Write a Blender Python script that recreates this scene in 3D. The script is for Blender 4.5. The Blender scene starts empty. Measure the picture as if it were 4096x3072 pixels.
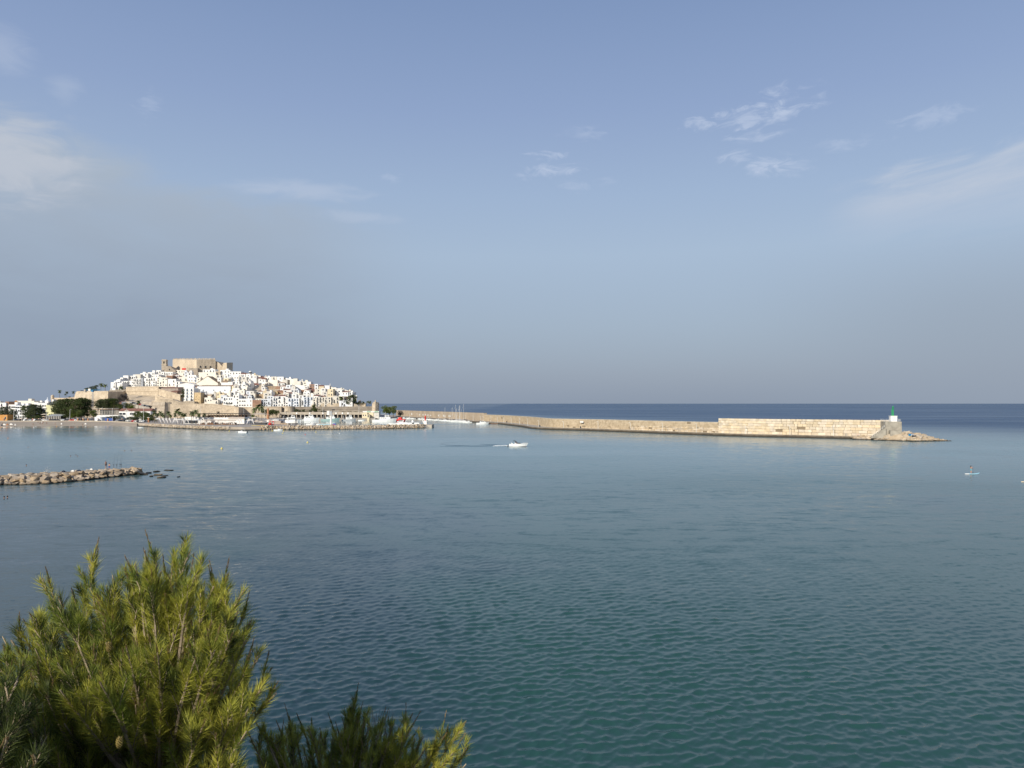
import bpy, bmesh, math, random
import numpy as np
from mathutils import Vector, Matrix, noise

random.seed(7)
np.random.seed(7)
C = bpy.context.scene.collection
SC = bpy.context.scene

# ------------------------------------------------------------------ camera
F = 2900.0                      # focal length in pixels of the 4096 px wide photograph
H = 16.0                        # eye height above the water
PITCH = math.atan(78.0 / F)
cam_data = bpy.data.cameras.new('camera')
cam_data.sensor_width = 36.0
cam_data.lens = 36.0 * F / 4096.0
cam_data.clip_start = 0.1
cam_data.clip_end = 150000.0
cam = bpy.data.objects.new('camera', cam_data)
C.objects.link(cam)
cam.location = (0, 0, H)
cam.rotation_euler = (math.pi / 2 + PITCH, 0, math.radians(-0.0))
SC.camera = cam

# ------------------------------------------------------------------ light
SUN_DIR = Vector((-0.50, -0.78, 0.435)).normalized()      # towards the sun: behind the camera, to the left
SUN_EL = math.asin(SUN_DIR.z)
sun_data = bpy.data.lights.new('sun', 'SUN')
sun_data.energy = 5.0
sun_data.angle = math.radians(0.6)
sun_data.color = (1.0, 0.93, 0.81)
sun = bpy.data.objects.new('sun', sun_data)
C.objects.link(sun)
sun.rotation_euler = (-SUN_DIR).to_track_quat('-Z', 'Y').to_euler()
sun.location = (0, 0, 200)

SC.view_settings.view_transform = 'Standard'
SC.view_settings.look = 'None'
SC.view_settings.exposure = 0.0
SC.view_settings.gamma = 1.0
SC.view_settings.use_curve_mapping = False
SC.cycles.max_bounces = 6
SC.cycles.diffuse_bounces = 2
SC.cycles.glossy_bounces = 3
SC.cycles.transmission_bounces = 3
SC.cycles.caustics_reflective = False
SC.cycles.caustics_refractive = False
SC.cycles.use_denoising = True
SC.cycles.sample_clamp_indirect = 4.0

# ------------------------------------------------------------------ node helper
class G:
    def __init__(s, tree):
        s.t = tree; s.n = tree.nodes; s.l = tree.links
    def put(s, sock, v):
        if isinstance(v, (int, float)):
            sock.default_value = v
        elif isinstance(v, (tuple, list)):
            v = tuple(v)
            if len(sock.default_value) == 4 and len(v) == 3: v = v + (1.0,)
            sock.default_value = v
        else:
            s.l.new(v, sock)
    def m(s, op, a, b=None, c=None, clamp=False):
        n = s.n.new('ShaderNodeMath'); n.operation = op; n.use_clamp = clamp
        s.put(n.inputs[0], a)
        if b is not None: s.put(n.inputs[1], b)
        if c is not None: s.put(n.inputs[2], c)
        return n.outputs[0]
    def v(s, op, a, b=None, scale=None):
        n = s.n.new('ShaderNodeVectorMath'); n.operation = op
        s.put(n.inputs[0], a)
        if b is not None: s.put(n.inputs[1], b)
        if scale is not None: s.put(n.inputs[3], scale)
        return n.outputs[0]
    def xyz(s, x, y, z):
        n = s.n.new('ShaderNodeCombineXYZ')
        for i, a in enumerate((x, y, z)): s.put(n.inputs[i], a)
        return n.outputs[0]
    def sep(s, a):
        n = s.n.new('ShaderNodeSeparateXYZ'); s.put(n.inputs[0], a); return n.outputs
    def noise(s, vec, scale=1.0, detail=3.0, rough=0.5, dist=0.0):
        n = s.n.new('ShaderNodeTexNoise'); s.put(n.inputs['Vector'], vec)
        n.inputs['Scale'].default_value = scale; n.inputs['Detail'].default_value = detail
        n.inputs['Roughness'].default_value = rough; n.inputs['Distortion'].default_value = dist
        return n.outputs[0], n.outputs[1]
    def ss(s, x, lo, hi, a=0.0, b=1.0):
        n = s.n.new('ShaderNodeMapRange'); n.interpolation_type = 'SMOOTHSTEP'
        s.put(n.inputs[0], x); s.put(n.inputs[1], lo); s.put(n.inputs[2], hi)
        s.put(n.inputs[3], a); s.put(n.inputs[4], b)
        return n.outputs[0]
    def mix(s, f, a, b, mode='MIX'):
        n = s.n.new('ShaderNodeMix'); n.data_type = 'RGBA'; n.blend_type = mode
        s.put(n.inputs[0], f); s.put(n.inputs[6], a); s.put(n.inputs[7], b)
        return n.outputs[2]
    def ramp(s, f, pts):
        n = s.n.new('ShaderNodeValToRGB'); s.put(n.inputs[0], f)
        cr = n.color_ramp
        while len(cr.elements) > 1: cr.elements.remove(cr.elements[0])
        for i, (p, c) in enumerate(pts):
            e = cr.elements[0] if i == 0 else cr.elements.new(p)
            e.position = p; e.color = (*c, 1)
        return n.outputs[0]

def srgb(r, g, b, k=1.0):
    f = lambda c: ((c / 255) / 12.92 if c / 255 <= 0.04045 else ((c / 255 + 0.055) / 1.055) ** 2.4) * k
    return (f(r), f(g), f(b))

# ------------------------------------------------------------------ sky
world = bpy.data.worlds.new('World')
SC.world = world
world.use_nodes = True
wt = world.node_tree
for n in list(wt.nodes): wt.nodes.remove(n)
g = G(wt)
tc = wt.nodes.new('ShaderNodeTexCoord')
D = tc.outputs['Generated']
dx, dy, dz = g.sep(D)
DEG = 180 / math.pi
az = g.m('MULTIPLY', g.m('ARCTAN2', dx, dy), DEG)                # degrees, + to the right
el = g.m('MULTIPLY', g.m('ARCSINE', g.m('MINIMUM', g.m('MAXIMUM', dz, -1.0), 1.0)), DEG)
elc = g.m('MAXIMUM', el, 0.0)
sky = wt.nodes.new('ShaderNodeTexSky')
sky.sky_type = 'NISHITA'
sky.sun_disc = False
sky.sun_elevation = SUN_EL
sky.sun_rotation = math.atan2(SUN_DIR.x, SUN_DIR.y)
sky.altitude = 20
sky.air_density = 1.0
sky.dust_density = 2.5
sky.ozone_density = 1.5
base = g.ramp(g.m('DIVIDE', elc, 90.0), [
    (0.0, srgb(150, 163, 182, 10)), (2.2 / 90, srgb(155, 168, 187, 10)), (6 / 90, srgb(164, 180, 200, 10)),
    (11.5 / 90, srgb(172, 191, 214, 10)), (16 / 90, srgb(164, 185, 214, 10)), (22 / 90, srgb(149, 170, 207, 10)),
    (29 / 90, srgb(133, 156, 196, 10)), (50 / 90, srgb(104, 131, 180, 10)), (1.0, srgb(80, 104, 160, 10))])
skycol = g.mix(0.85, sky.outputs[0], base)
# soft noise used by every cloud
nv = g.xyz(g.m('MULTIPLY', az, 0.06), g.m('MULTIPLY', el, 0.17), 0.3)
nA, _ = g.noise(nv, 1.6, 6, 0.55, 0.4)
nB, _ = g.noise(g.v('ADD', nv, (5.2, 1.1, 2.0)), 5.0, 6, 0.6, 0.8)
nBc = g.m('SUBTRACT', nB, 0.5)
nAc = g.m('SUBTRACT', nA, 0.5)
# grey haze bank, lower left: it thins towards the right and has a ragged sloping top
edge = g.m('ADD', g.m('ADD', 15.3, g.m('MULTIPLY', nAc, 4.5)), g.m('MULTIPLY', g.ss(az, -20.0, -34.0), 3.0))
bank = g.m('MULTIPLY', g.ss(g.m('ADD', g.m('SUBTRACT', edge, el), g.m('MULTIPLY', nBc, 2.5)), -0.8, 2.6), g.ss(az, -6.0, -21.0))
bankcol = g.ramp(g.m('DIVIDE', elc, 20.0), [
    (0.0, srgb(141, 155, 175, 10)), (0.3, srgb(147, 161, 180, 10)), (0.55, srgb(158, 171, 188, 10)),
    (0.85, srgb(172, 184, 198, 10))])
skycol = g.mix(g.m('MULTIPLY', bank, g.m('ADD', 0.70, g.m('MULTIPLY', nAc, 0.9))), skycol, bankcol)
def ell(a0, e0, sa, se):
    a = g.m('DIVIDE', g.m('SUBTRACT', az, a0), sa); b = g.m('DIVIDE', g.m('SUBTRACT', el, e0), se)
    r = g.m('SQRT', g.m('ADD', g.m('MULTIPLY', a, a), g.m('MULTIPLY', b, b)))
    return g.m('SUBTRACT', 1.0, g.m('MINIMUM', r, 1.0))
# bright heap in the bank at the far left
eh = ell(-35.5, 15.6, 8.0, 4.6)
heap = g.m('MULTIPLY', g.ss(g.m('ADD', eh, g.m('MULTIPLY', nBc, 1.5)), 0.1, 0.95), g.ss(eh, 0.0, 0.45))
skycol = g.mix(g.m('MULTIPLY', heap, 0.75), skycol, srgb(193, 199, 210, 10))
for (a0, e0, sa, se, w) in ((-16.5, 15.9, 8.0, 1.1, 0.5), (-11.5, 14.2, 5.5, 0.7, 0.38), (-35.5, 22.0, 3.0, 2.2, 0.35), (-32, 20.4, 1.8, 1.4, 0.3)):
    e_ = ell(a0, e0, sa, se)
    k = g.m('MULTIPLY', g.ss(g.m('ADD', e_, g.m('MULTIPLY', nBc, 1.3)), 0.1, 0.95), g.ss(e_, 0.0, 0.4))
    skycol = g.mix(g.m('MULTIPLY', k, w), skycol, srgb(186, 198, 218, 10))
# veil on the right
nv3 = g.xyz(g.m('MULTIPLY', g.m('SUBTRACT', az, g.m('MULTIPLY', el, -0.6)), 0.09), g.m('MULTIPLY', g.m('SUBTRACT', el, g.m('MULTIPLY', az, 0.16)), 0.55), 4.0)
nD, _ = g.noise(nv3, 1.5, 8, 0.62, 0.5)
nDc = g.m('SUBTRACT', nD, 0.5)
e2 = g.m('ADD', 15.6, g.m('ADD', g.m('MULTIPLY', g.m('SUBTRACT', az, 26.0), 0.16), g.m('MULTIPLY', nDc, 4.5)))
veil = g.m('MULTIPLY', g.m('MULTIPLY', g.ss(g.m('SUBTRACT', e2, el), -0.4, 1.2), g.ss(el, g.m('ADD', 10.5, g.m('MULTIPLY', nDc, 6.0)), 14.5)), g.ss(g.m('ADD', az, g.m('MULTIPLY', nAc, 6.0)), 22.5, 28.0))
skycol = g.mix(g.m('MULTIPLY', veil, g.m('ADD', 0.62, g.m('MULTIPLY', nDc, 1.6))), skycol, srgb(188, 199, 216, 10))
lowr = g.m('MULTIPLY', g.ss(az, 14.0, 34.0), g.ss(el, 13.0, 5.0))
skycol = g.mix(g.m('MULTIPLY', lowr, 0.55), skycol, srgb(150, 162, 178, 10))
# small wisps
nv2 = g.v('ADD', g.xyz(g.m('MULTIPLY', az, 0.28), g.m('MULTIPLY', el, 0.75), 1.3), (0, 0, 0))
nC, _ = g.noise(nv2, 1.5, 7, 0.62, 1.2)
nCc = g.m('SUBTRACT', nC, 0.5)
for (a0, e0, sa, se, w) in ((18.4, 20.7, 5.6, 1.5, 0.75), (21.0, 21.6, 4.0, 1.6, 0.7), (18.8, 19.4, 3.2, 0.9, 0.6), (14.5, 20.7, 2.4, 0.9, 0.6),
                            (19.9, 17.4, 2.8, 1.2, 1.05), (17.3, 18.1, 1.9, 0.9, 0.8), (21.5, 17.0, 2.4, 1.0, 0.5), (2.9, 19.1, 2.9, 0.8, 0.8), (3.5, 18.0, 3.4, 0.75, 0.85), (1.8, 17.6, 2.0, 0.7, 0.5),
                            (5.5, 20.5, 3.4, 0.8, 0.35), (25.5, 18.2, 4.0, 0.8, 0.4), (30.5, 18.9, 4.6, 1.2, 0.45), (4.8, 16.7, 2.0, 0.8, 0.4), (7.5, 17.0, 1.6, 0.6, 0.3), (-9.5, 17.2, 1.6, 0.7, 0.35), (-27.0, 20.3, 1.6, 2.0, 0.3)):
    e_ = ell(a0, e0, sa, se)
    k = g.m('MULTIPLY', g.ss(g.m('ADD', e_, g.m('MULTIPLY', nCc, 3.4)), 0.3, 1.35), g.ss(e_, 0.0, 0.5))
    skycol = g.mix(g.m('MULTIPLY', k, w * 0.8), skycol, srgb(190, 203, 226, 10))
bg = wt.nodes.new('ShaderNodeBackground')
g.put(bg.inputs[0], skycol)
bg.inputs[1].default_value = 0.1
wo = wt.nodes.new('ShaderNodeOutputWorld')
wt.links.new(bg.outputs[0], wo.inputs[0])

# ------------------------------------------------------------------ geometry of the photograph
CP, SP = math.cos(PITCH), math.sin(PITCH)
def ray(px, py):
    u = (px - 2048) / F; v = (1536 - py) / F
    return Vector((u, CP - v * SP, SP + v * CP))
def W(px, py, Y):
    """point seen at photo pixel (px,py) that stands at distance Y"""
    r = ray(px, py); t = Y / r.y
    return Vector((r.x * t, Y, H + r.z * t))
def GP(px, py, z=0.0):
    r = ray(px, py); t = (z - H) / r.z
    return Vector((r.x * t, r.y * t, z))
def XX(px, Y): return (px - 2048) / F * Y * 1.0
def ZZ(py, Y): return W(2048, py, Y).z
def MP(n, Y): return n * Y / F           # n photo pixels at distance Y in metres

# ------------------------------------------------------------------ materials
MATS = {}
def mat(name, col, rough=0.8, var=0.12, scale=0.5, obj_var=0.0, bump=0.0, bscale=None, metal=0.0, spec=0.3, col2=None, detail=4, stretch=(1, 1, 1), trans=0.0):
    m = bpy.data.materials.new(name); m.use_nodes = True
    t = m.node_tree; b = t.nodes['Principled BSDF']; q = G(t)
    geo = t.nodes.new('ShaderNodeNewGeometry').outputs['Position']
    pos = q.v('MULTIPLY', geo, tuple(stretch))
    n1, _ = q.noise(pos, scale, detail, 0.6)
    f = q.ss(n1, 0.3, 0.7)
    c2 = col2 or tuple(min(1, c * (1 - 2 * var)) for c in col)
    cc = q.mix(f, c2, col)
    if obj_var:
        oi = t.nodes.new('ShaderNodeObjectInfo').outputs['Random']
        k = q.m('ADD', 1 - obj_var, q.m('MULTIPLY', oi, obj_var * 2))
        hs = t.nodes.new('ShaderNodeHueSaturation')
        q.put(hs.inputs['Value'], k); q.put(hs.inputs['Saturation'], q.m('ADD', 0.8, q.m('MULTIPLY', q.m('FRACT', q.m('MULTIPLY', oi, 7.3)), 0.4)))
        q.put(hs.inputs['Color'], cc); cc = hs.outputs[0]
    q.put(b.inputs['Base Color'], cc)
    b.inputs['Roughness'].default_value = rough
    b.inputs['Metallic'].default_value = metal
    b.inputs['Specular IOR Level'].default_value = spec
    if bump:
        n2, _ = q.noise(pos, bscale or scale * 4, 5, 0.6)
        bn = t.nodes.new('ShaderNodeBump'); bn.inputs['Strength'].default_value = 1.0
        bn.inputs['Distance'].default_value = bump
        q.put(bn.inputs['Height'], n2); t.links.new(bn.outputs[0], b.inputs['Normal'])
    MATS[name] = m
    return m
mat('white', (0.84, 0.82, 0.78), var=0.06, scale=0.35)
mat('white_warm', (0.82, 0.765, 0.66), var=0.07, scale=0.3)
mat('white_cool', (0.76, 0.79, 0.83), var=0.06, scale=0.3)
mat('white_old', (0.70, 0.665, 0.60), var=0.12, scale=0.5)
mat('cream', (0.76, 0.64, 0.44), var=0.07, scale=0.3)
mat('ochre', (0.66, 0.50, 0.29), var=0.14, scale=0.4)
mat('yellow_plaster', (0.72, 0.70, 0.42), var=0.1, scale=0.3)
mat('orange_plaster', (0.66, 0.33, 0.10), var=0.1, scale=0.3)
mat('brick_wall', (0.34, 0.205, 0.14), var=0.16, scale=0.5)
mat('ruin', (0.44, 0.34, 0.24), var=0.2, scale=0.4, bump=0.15)
mat('roof_tile', (0.27, 0.135, 0.10), var=0.16, scale=0.5, bump=0.06, bscale=2.0)
mat('roof_flat', (0.44, 0.36, 0.30), var=0.18, scale=0.3)
mat('roof_brown', (0.36, 0.25, 0.16), var=0.14, scale=0.4)
mat('shadow_grey_wall', (0.36, 0.38, 0.41), var=0.1, scale=0.3)  # pale house sides in shadow, the shade put into the grey
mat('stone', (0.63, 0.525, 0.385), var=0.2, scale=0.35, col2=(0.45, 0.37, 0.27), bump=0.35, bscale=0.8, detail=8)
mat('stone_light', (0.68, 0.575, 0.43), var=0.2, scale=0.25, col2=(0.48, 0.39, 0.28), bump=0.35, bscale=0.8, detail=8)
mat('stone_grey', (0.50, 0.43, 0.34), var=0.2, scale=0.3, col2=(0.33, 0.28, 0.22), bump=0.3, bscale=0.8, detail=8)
mat('castle_stone', (0.64, 0.535, 0.395), scale=0.10, col2=(0.49, 0.405, 0.30), bump=0.4, bscale=0.6, detail=9, stretch=(1, 1, 0.5))
mat('sea_wall', (0.37, 0.32, 0.26), scale=0.2, col2=(0.26, 0.225, 0.18), bump=0.1, bscale=0.9, detail=8)  # darker stone_grey: the sea rampart's shade is put into the colour
mat('dark', (0.02, 0.022, 0.026), rough=0.35, var=0.2, scale=1)
mat('glass', (0.035, 0.045, 0.055), rough=0.12, var=0.2, scale=1, spec=0.6)
mat('blue_frame', (0.05, 0.16, 0.33), rough=0.5)
mat('frame_white', (0.75, 0.74, 0.70), rough=0.5)
mat('block', (0.65, 0.55, 0.405), scale=0.6, col2=(0.50, 0.42, 0.31), obj_var=0.12, bump=0.06, bscale=2.5, detail=6)
mat('block_low', (0.57, 0.475, 0.35), scale=0.5, col2=(0.42, 0.34, 0.24), obj_var=0.16, bump=0.08, bscale=2.0, detail=6)
mat('joint', (0.24, 0.185, 0.12), scale=0.6, bump=0.1)
mat('old_wall', (0.44, 0.355, 0.26), scale=0.15, col2=(0.33, 0.27, 0.20), bump=0.08, bscale=0.9, detail=8)
mat('concrete', (0.50, 0.44, 0.355), scale=0.25, var=0.14, bump=0.03, bscale=2, detail=7)
mat('concrete_grey', (0.40, 0.365, 0.30), scale=0.35, var=0.2, bump=0.03, bscale=2, detail=7)
mat('pavement', (0.42, 0.375, 0.32), scale=0.3, var=0.1)
mat('asphalt', (0.07, 0.07, 0.072), scale=0.5, var=0.15)
mat('sand', (0.47, 0.385, 0.28), scale=0.12, var=0.13, detail=7, bump=0.05, bscale=1.5)
mat('earth', (0.56, 0.47, 0.35), scale=0.12, col2=(0.36, 0.29, 0.20), detail=8, bump=0.5, bscale=0.4)
mat('bark', (0.20, 0.145, 0.10), scale=6, var=0.25, bump=0.01, bscale=20)
mat('twig', (0.40, 0.32, 0.22), scale=8, var=0.25)
mat('palm_bark', (0.20, 0.155, 0.11), scale=2, var=0.2)
mat('pine_leaf', (0.085, 0.105, 0.040), rough=0.9, scale=0.22, col2=(0.045, 0.062, 0.027), obj_var=0.12, spec=0.1)
mat('broad_leaf', (0.14, 0.17, 0.045), rough=0.9, scale=0.3, col2=(0.065, 0.095, 0.028), obj_var=0.2, spec=0.1)
mat('dry_leaf', (0.13, 0.105, 0.085), rough=0.9, scale=0.3, col2=(0.06, 0.055, 0.05), obj_var=0.1, spec=0.1)
mat('palm_leaf', (0.15, 0.18, 0.075), rough=0.8, scale=0.6, col2=(0.08, 0.10, 0.045), obj_var=0.2, spec=0.1)
mat('hull', (0.84, 0.84, 0.81), rough=0.3, var=0.03, scale=0.6, spec=0.5)
mat('hull_grey', (0.45, 0.47, 0.48), rough=0.4, var=0.1)
mat('hull_teal', (0.35, 0.50, 0.48), rough=0.4, var=0.1)
mat('red', (0.62, 0.035, 0.03), rough=0.45, var=0.06)
mat('green', (0.02, 0.32, 0.10), rough=0.45, var=0.06)
mat('blue', (0.03, 0.09, 0.34), rough=0.5, var=0.06)
mat('teal_blue', (0.03, 0.22, 0.42), rough=0.5, var=0.06)
mat('orange', (0.70, 0.36, 0.06), rough=0.5, var=0.08)
mat('yellow', (0.80, 0.62, 0.15), rough=0.4, var=0.05)
mat('board_blue', (0.35, 0.62, 0.72), rough=0.4, var=0.04)
mat('canvas', (0.62, 0.52, 0.40), var=0.06, scale=0.6)
mat('canvas_white', (0.80, 0.78, 0.73), var=0.04, scale=0.6)
mat('banner', (0.60, 0.57, 0.55), var=0.06, scale=0.6)
mat('terracotta', (0.48, 0.24, 0.13), var=0.14, scale=0.8)
mat('metal', (0.40, 0.40, 0.40), rough=0.45, metal=0.6, var=0.06)
mat('metal_dark', (0.06, 0.06, 0.065), rough=0.5, var=0.1)
mat('wood', (0.26, 0.15, 0.09), var=0.16, scale=1.5)
mat('tyre', (0.02, 0.02, 0.02), rough=0.9)
mat('wake_water', (0.03, 0.085, 0.10), rough=0.12, spec=0.5)  # darker copy of the water, weak reflection of the ripples put into colour
mat('skin', (0.50, 0.28, 0.19), rough=0.6, var=0.05, scale=8)
mat('hair', (0.02, 0.015, 0.012), rough=0.7)
mat('navy', (0.02, 0.03, 0.06), rough=0.8)
mat('aqua_cloth', (0.12, 0.42, 0.50), rough=0.8)
mat('cone', (0.33, 0.25, 0.075), rough=0.7, var=0.3, scale=40)
mat('foam', (0.72, 0.76, 0.78), rough=0.6, var=0.05)
mat('shrub_ground', (0.10, 0.09, 0.05), scale=0.8, var=0.3, bump=0.1)
def rock_mat(name, col, col2, wet=(0.035, 0.03, 0.022), z0=0.25, z1=0.9):
    m = mat(name, col, scale=0.5, col2=col2, obj_var=0.16, bump=0.12, bscale=1.6, detail=7)
    t = m.node_tree; q = G(t); b = t.nodes['Principled BSDF']
    src = b.inputs['Base Color'].links[0].from_socket
    P = t.nodes.new('ShaderNodeNewGeometry').outputs['Position']
    x, y, z = q.sep(P); n, _ = q.noise(P, 0.6, 3)
    zz = q.m('ADD', z, q.m('MULTIPLY', q.m('SUBTRACT', n, 0.5), 0.7))
    q.put(b.inputs['Base Color'], q.mix(q.ss(zz, z0, z1), wet, src))
    return m
rock_mat('rock', (0.45, 0.355, 0.245), (0.29, 0.215, 0.14), z0=0.05, z1=0.5)
rock_mat('rock_pale', (0.53, 0.44, 0.325), (0.37, 0.295, 0.21), z0=0.1, z1=0.8)
rock_mat('quay_side', (0.30, 0.25, 0.19), (0.17, 0.14, 0.10), z0=0.2, z1=1.5)
# irregular masonry: faint courses on the far ramparts, too small to pick apart
def masonry(name):
    m = MATS[name]; t = m.node_tree; q = G(t); b = t.nodes['Principled BSDF']
    src = b.inputs['Base Color'].links[0].from_socket
    P = t.nodes.new('ShaderNodeNewGeometry').outputs['Position']
    n, _ = q.noise(q.v('MULTIPLY', P, (0.9, 0.9, 1.9)), 1.0, 3, 0.8)
    n2, _ = q.noise(q.v('MULTIPLY', P, (0.12, 0.12, 0.06)), 1.0, 5, 0.6)
    c = q.mix(q.ss(n, 0.54, 0.64, 0.0, 0.5), src, tuple(v for v in (0.12, 0.085, 0.05)))
    c = q.mix(q.ss(n2, 0.45, 0.75, 0.0, 0.45), c, (0.24, 0.19, 0.14))
    q.put(b.inputs['Base Color'], c)
for nm in ('stone', 'stone_light', 'stone_grey', 'castle_stone', 'old_wall', 'ruin', 'sea_wall'): masonry(nm)

# ------------------------------------------------------------------ mesh builder
class MB:
    def __init__(s): s.v = []; s.f = []; s.mi = []
    def add(s, vs, fs, mi=0):
        o = len(s.v); s.v.extend(tuple(v) for v in vs)
        for f in fs: s.f.append(tuple(i + o for i in f)); s.mi.append(mi)
    def box(s, x0, x1, y0, y1, z0, z1, mi=0, rz=0.0, top=1.0, c=None):
        cx, cy = (x0 + x1) / 2, (y0 + y1) / 2
        vs = []
        for z, k in ((z0, 1.0), (z1, top)):
            for x, y in ((x0, y0), (x1, y0), (x1, y1), (x0, y1)):
                vs.append((cx + (x - cx) * k, cy + (y - cy) * k, z))
        if rz:
            px, py = c if c else (cx, cy); ca, sa = math.cos(rz), math.sin(rz)
            vs = [(px + (x - px) * ca - (y - py) * sa, py + (x - px) * sa + (y - py) * ca, z) for x, y, z in vs]
        s.add(vs, [(0, 3, 2, 1), (4, 5, 6, 7), (0, 1, 5, 4), (1, 2, 6, 5), (2, 3, 7, 6), (3, 0, 4, 7)], mi)
    def tube(s, a, b, r0, r1=None, n=6, mi=0, cap=True):
        a = Vector(a); b = Vector(b); r1 = r0 if r1 is None else r1
        d = (b - a).normalized(); u = d.orthogonal().normalized(); w = d.cross(u)
        vs = []
        for p, r in ((a, r0), (b, r1)):
            for i in range(n):
                t = 2 * math.pi * i / n
                vs.append(p + u * (math.cos(t) * r) + w * (math.sin(t) * r))
        fs = [(i, (i + 1) % n, n + (i + 1) % n, n + i) for i in range(n)]
        if cap: fs += [tuple(range(n))[::-1], tuple(range(n, 2 * n))]
        s.add(vs, fs, mi)
    def path(s, pts, rads, n=6, mi=0):
        pts = [Vector(p) for p in pts]; vs = []
        for k, p in enumerate(pts):
            d = (pts[min(k + 1, len(pts) - 1)] - pts[max(k - 1, 0)]).normalized()
            u = d.cross(Vector((0.13, 0.91, 0.4))).normalized(); w = d.cross(u)
            for i in range(n):
                t = 2 * math.pi * i / n
                vs.append(p + (u * math.cos(t) + w * math.sin(t)) * rads[k])
        fs = []
        for k in range(len(pts) - 1):
            for i in range(n):
                j = (i + 1) % n
                fs.append((k * n + i, k * n + j, (k + 1) * n + j, (k + 1) * n + i))
        fs += [tuple(range(n))[::-1], tuple(range((len(pts) - 1) * n, len(pts) * n))]
        s.add(vs, fs, mi)
    def lathe(s, prof, n=10, mi=0, c=(0, 0, 0)):
        vs = []
        for r, z in prof:
            for i in range(n):
                t = 2 * math.pi * i / n
                vs.append((c[0] + r * math.cos(t), c[1] + r * math.sin(t), c[2] + z))
        fs = []
        for k in range(len(prof) - 1):
            for i in range(n):
                j = (i + 1) % n
                fs.append((k * n + i, k * n + j, (k + 1) * n + j, (k + 1) * n + i))
        fs += [tuple(range(n))[::-1], tuple(range((len(prof) - 1) * n, len(prof) * n))]
        s.add(vs, fs, mi)
    def prism(s, pts, z0, z1, mi=0):
        """pts: xy outline counter-clockwise; z0,z1 numbers or lists"""
        n = len(pts)
        a = z0 if isinstance(z0, (list, tuple)) else [z0] * n
        b = z1 if isinstance(z1, (list, tuple)) else [z1] * n
        vs = [(p[0], p[1], a[i]) for i, p in enumerate(pts)] + [(p[0], p[1], b[i]) for i, p in enumerate(pts)]
        fs = [(i, (i + 1) % n, n + (i + 1) % n, n + i) for i in range(n)] + [tuple(range(n))[::-1], tuple(range(n, 2 * n))]
        s.add(vs, fs, mi)
    def outline(s, pts, y0, y1, mi=0):
        """pts: xz outline counter-clockwise seen from -y; extruded y0..y1"""
        n = len(pts)
        vs = [(p[0], y0, p[1]) for p in pts] + [(p[0], y1, p[1]) for p in pts]
        fs = [tuple(range(n)), tuple(range(n, 2 * n))[::-1]] + [(i, n + i, n + (i + 1) % n, (i + 1) % n) for i in range(n)]
        s.add(vs, fs, mi)
    def mesh(s, name, mats):
        me = bpy.data.meshes.new(name)
        me.from_pydata(s.v, [], s.f)
        for m in (mats if isinstance(mats, (list, tuple)) else [mats]): me.materials.append(MATS[m] if isinstance(m, str) else m)
        if any(s.mi): me.polygons.foreach_set('material_index', s.mi)
        me.update()
        return me

def thing(name, label, cat, loc=(0, 0, 0), rz=0.0, group=None):
    o = bpy.data.objects.new(name, None); C.objects.link(o)
    o.location = loc; o.rotation_euler = (0, 0, rz); o['label'] = label; o['category'] = cat
    o.empty_display_size = 0.5
    if group: o['group'] = group
    return o
def put(name, me, parent=None, loc=(0, 0, 0), rot=(0, 0, 0), scale=(1, 1, 1), mats=None, label=None):
    """link a mesh (MB or Mesh) as an object"""
    if isinstance(me, MB): me = me.mesh(name, mats)
    o = bpy.data.objects.new(name, me); C.objects.link(o)
    o.location = loc; o.rotation_euler = rot; o.scale = scale if isinstance(scale, (tuple, list, Vector)) else (scale,) * 3
    if parent is not None: o.parent = parent
    if label: o['label'] = label
    return o
def solo(name, me, label, cat, mats=None, group=None, **k):
    o = put(name, me, None, mats=mats, **k); o['label'] = label; o['category'] = cat
    if group: o['group'] = group
    return o
def copy_tree(o, parent=None):
    c = o.copy(); C.objects.link(c)
    if parent is not None: c.parent = parent
    for ch in list(o.children): copy_tree(ch, c)
    return c
def place(o, loc, rz=0.0, scale=1.0, label=None, group=None):
    o.location = loc; o.rotation_euler = (0, 0, rz)
    o.scale = (scale,) * 3 if isinstance(scale, (int, float)) else scale
    if label: o['label'] = label
    if group: o['group'] = group
    return o
def smooth(o):
    me = o.data; me.polygons.foreach_set('use_smooth', [True] * len(me.polygons)); return o
_unit = {}
def unit_box(mt):
    if mt not in _unit:
        b = MB(); b.box(-.5, .5, -.5, .5, -.5, .5); _unit[mt] = b.mesh('box_' + mt, mt)
    return _unit[mt]
def bar(name, parent, mt, c, size, rz=0.0, label=None):
    return put(name, unit_box(mt), parent, loc=c, rot=(0, 0, rz), scale=size, label=label)
ORD = ['first', 'second', 'third', 'fourth', 'fifth', 'sixth', 'seventh', 'eighth', 'ninth', 'tenth', 'eleventh', 'twelfth',
       'thirteenth', 'fourteenth', 'fifteenth', 'sixteenth', 'seventeenth', 'eighteenth', 'nineteenth', 'twentieth'] + \
      ['twenty-' + w for w in ('first', 'second', 'third', 'fourth', 'fifth', 'sixth', 'seventh', 'eighth', 'ninth')] + ['thirtieth']
# ------------------------------------------------------------------ the sea
wm = bpy.data.materials.new('water'); wm.use_nodes = True
t = wm.node_tree; q = G(t); b = t.nodes['Principled BSDF']
geo = t.nodes.new('ShaderNodeNewGeometry')
P = geo.outputs['Position']; px_, py_, pz_ = q.sep(P)
P2 = q.xyz(px_, py_, 0.0)
# open sea beyond the breakwater: right of a line running from the rubble end to the harbour corner
side = q.m('ADD', q.m('MULTIPLY', q.m('SUBTRACT', px_, 155.0), 0.86), q.m('MULTIPLY', q.m('SUBTRACT', py_, 345.0), 0.52))
open_ = q.m('MULTIPLY', q.ss(side, -15.0, 300.0), 1.0)
near = q.ss(py_, 330.0, 60.0)
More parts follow.
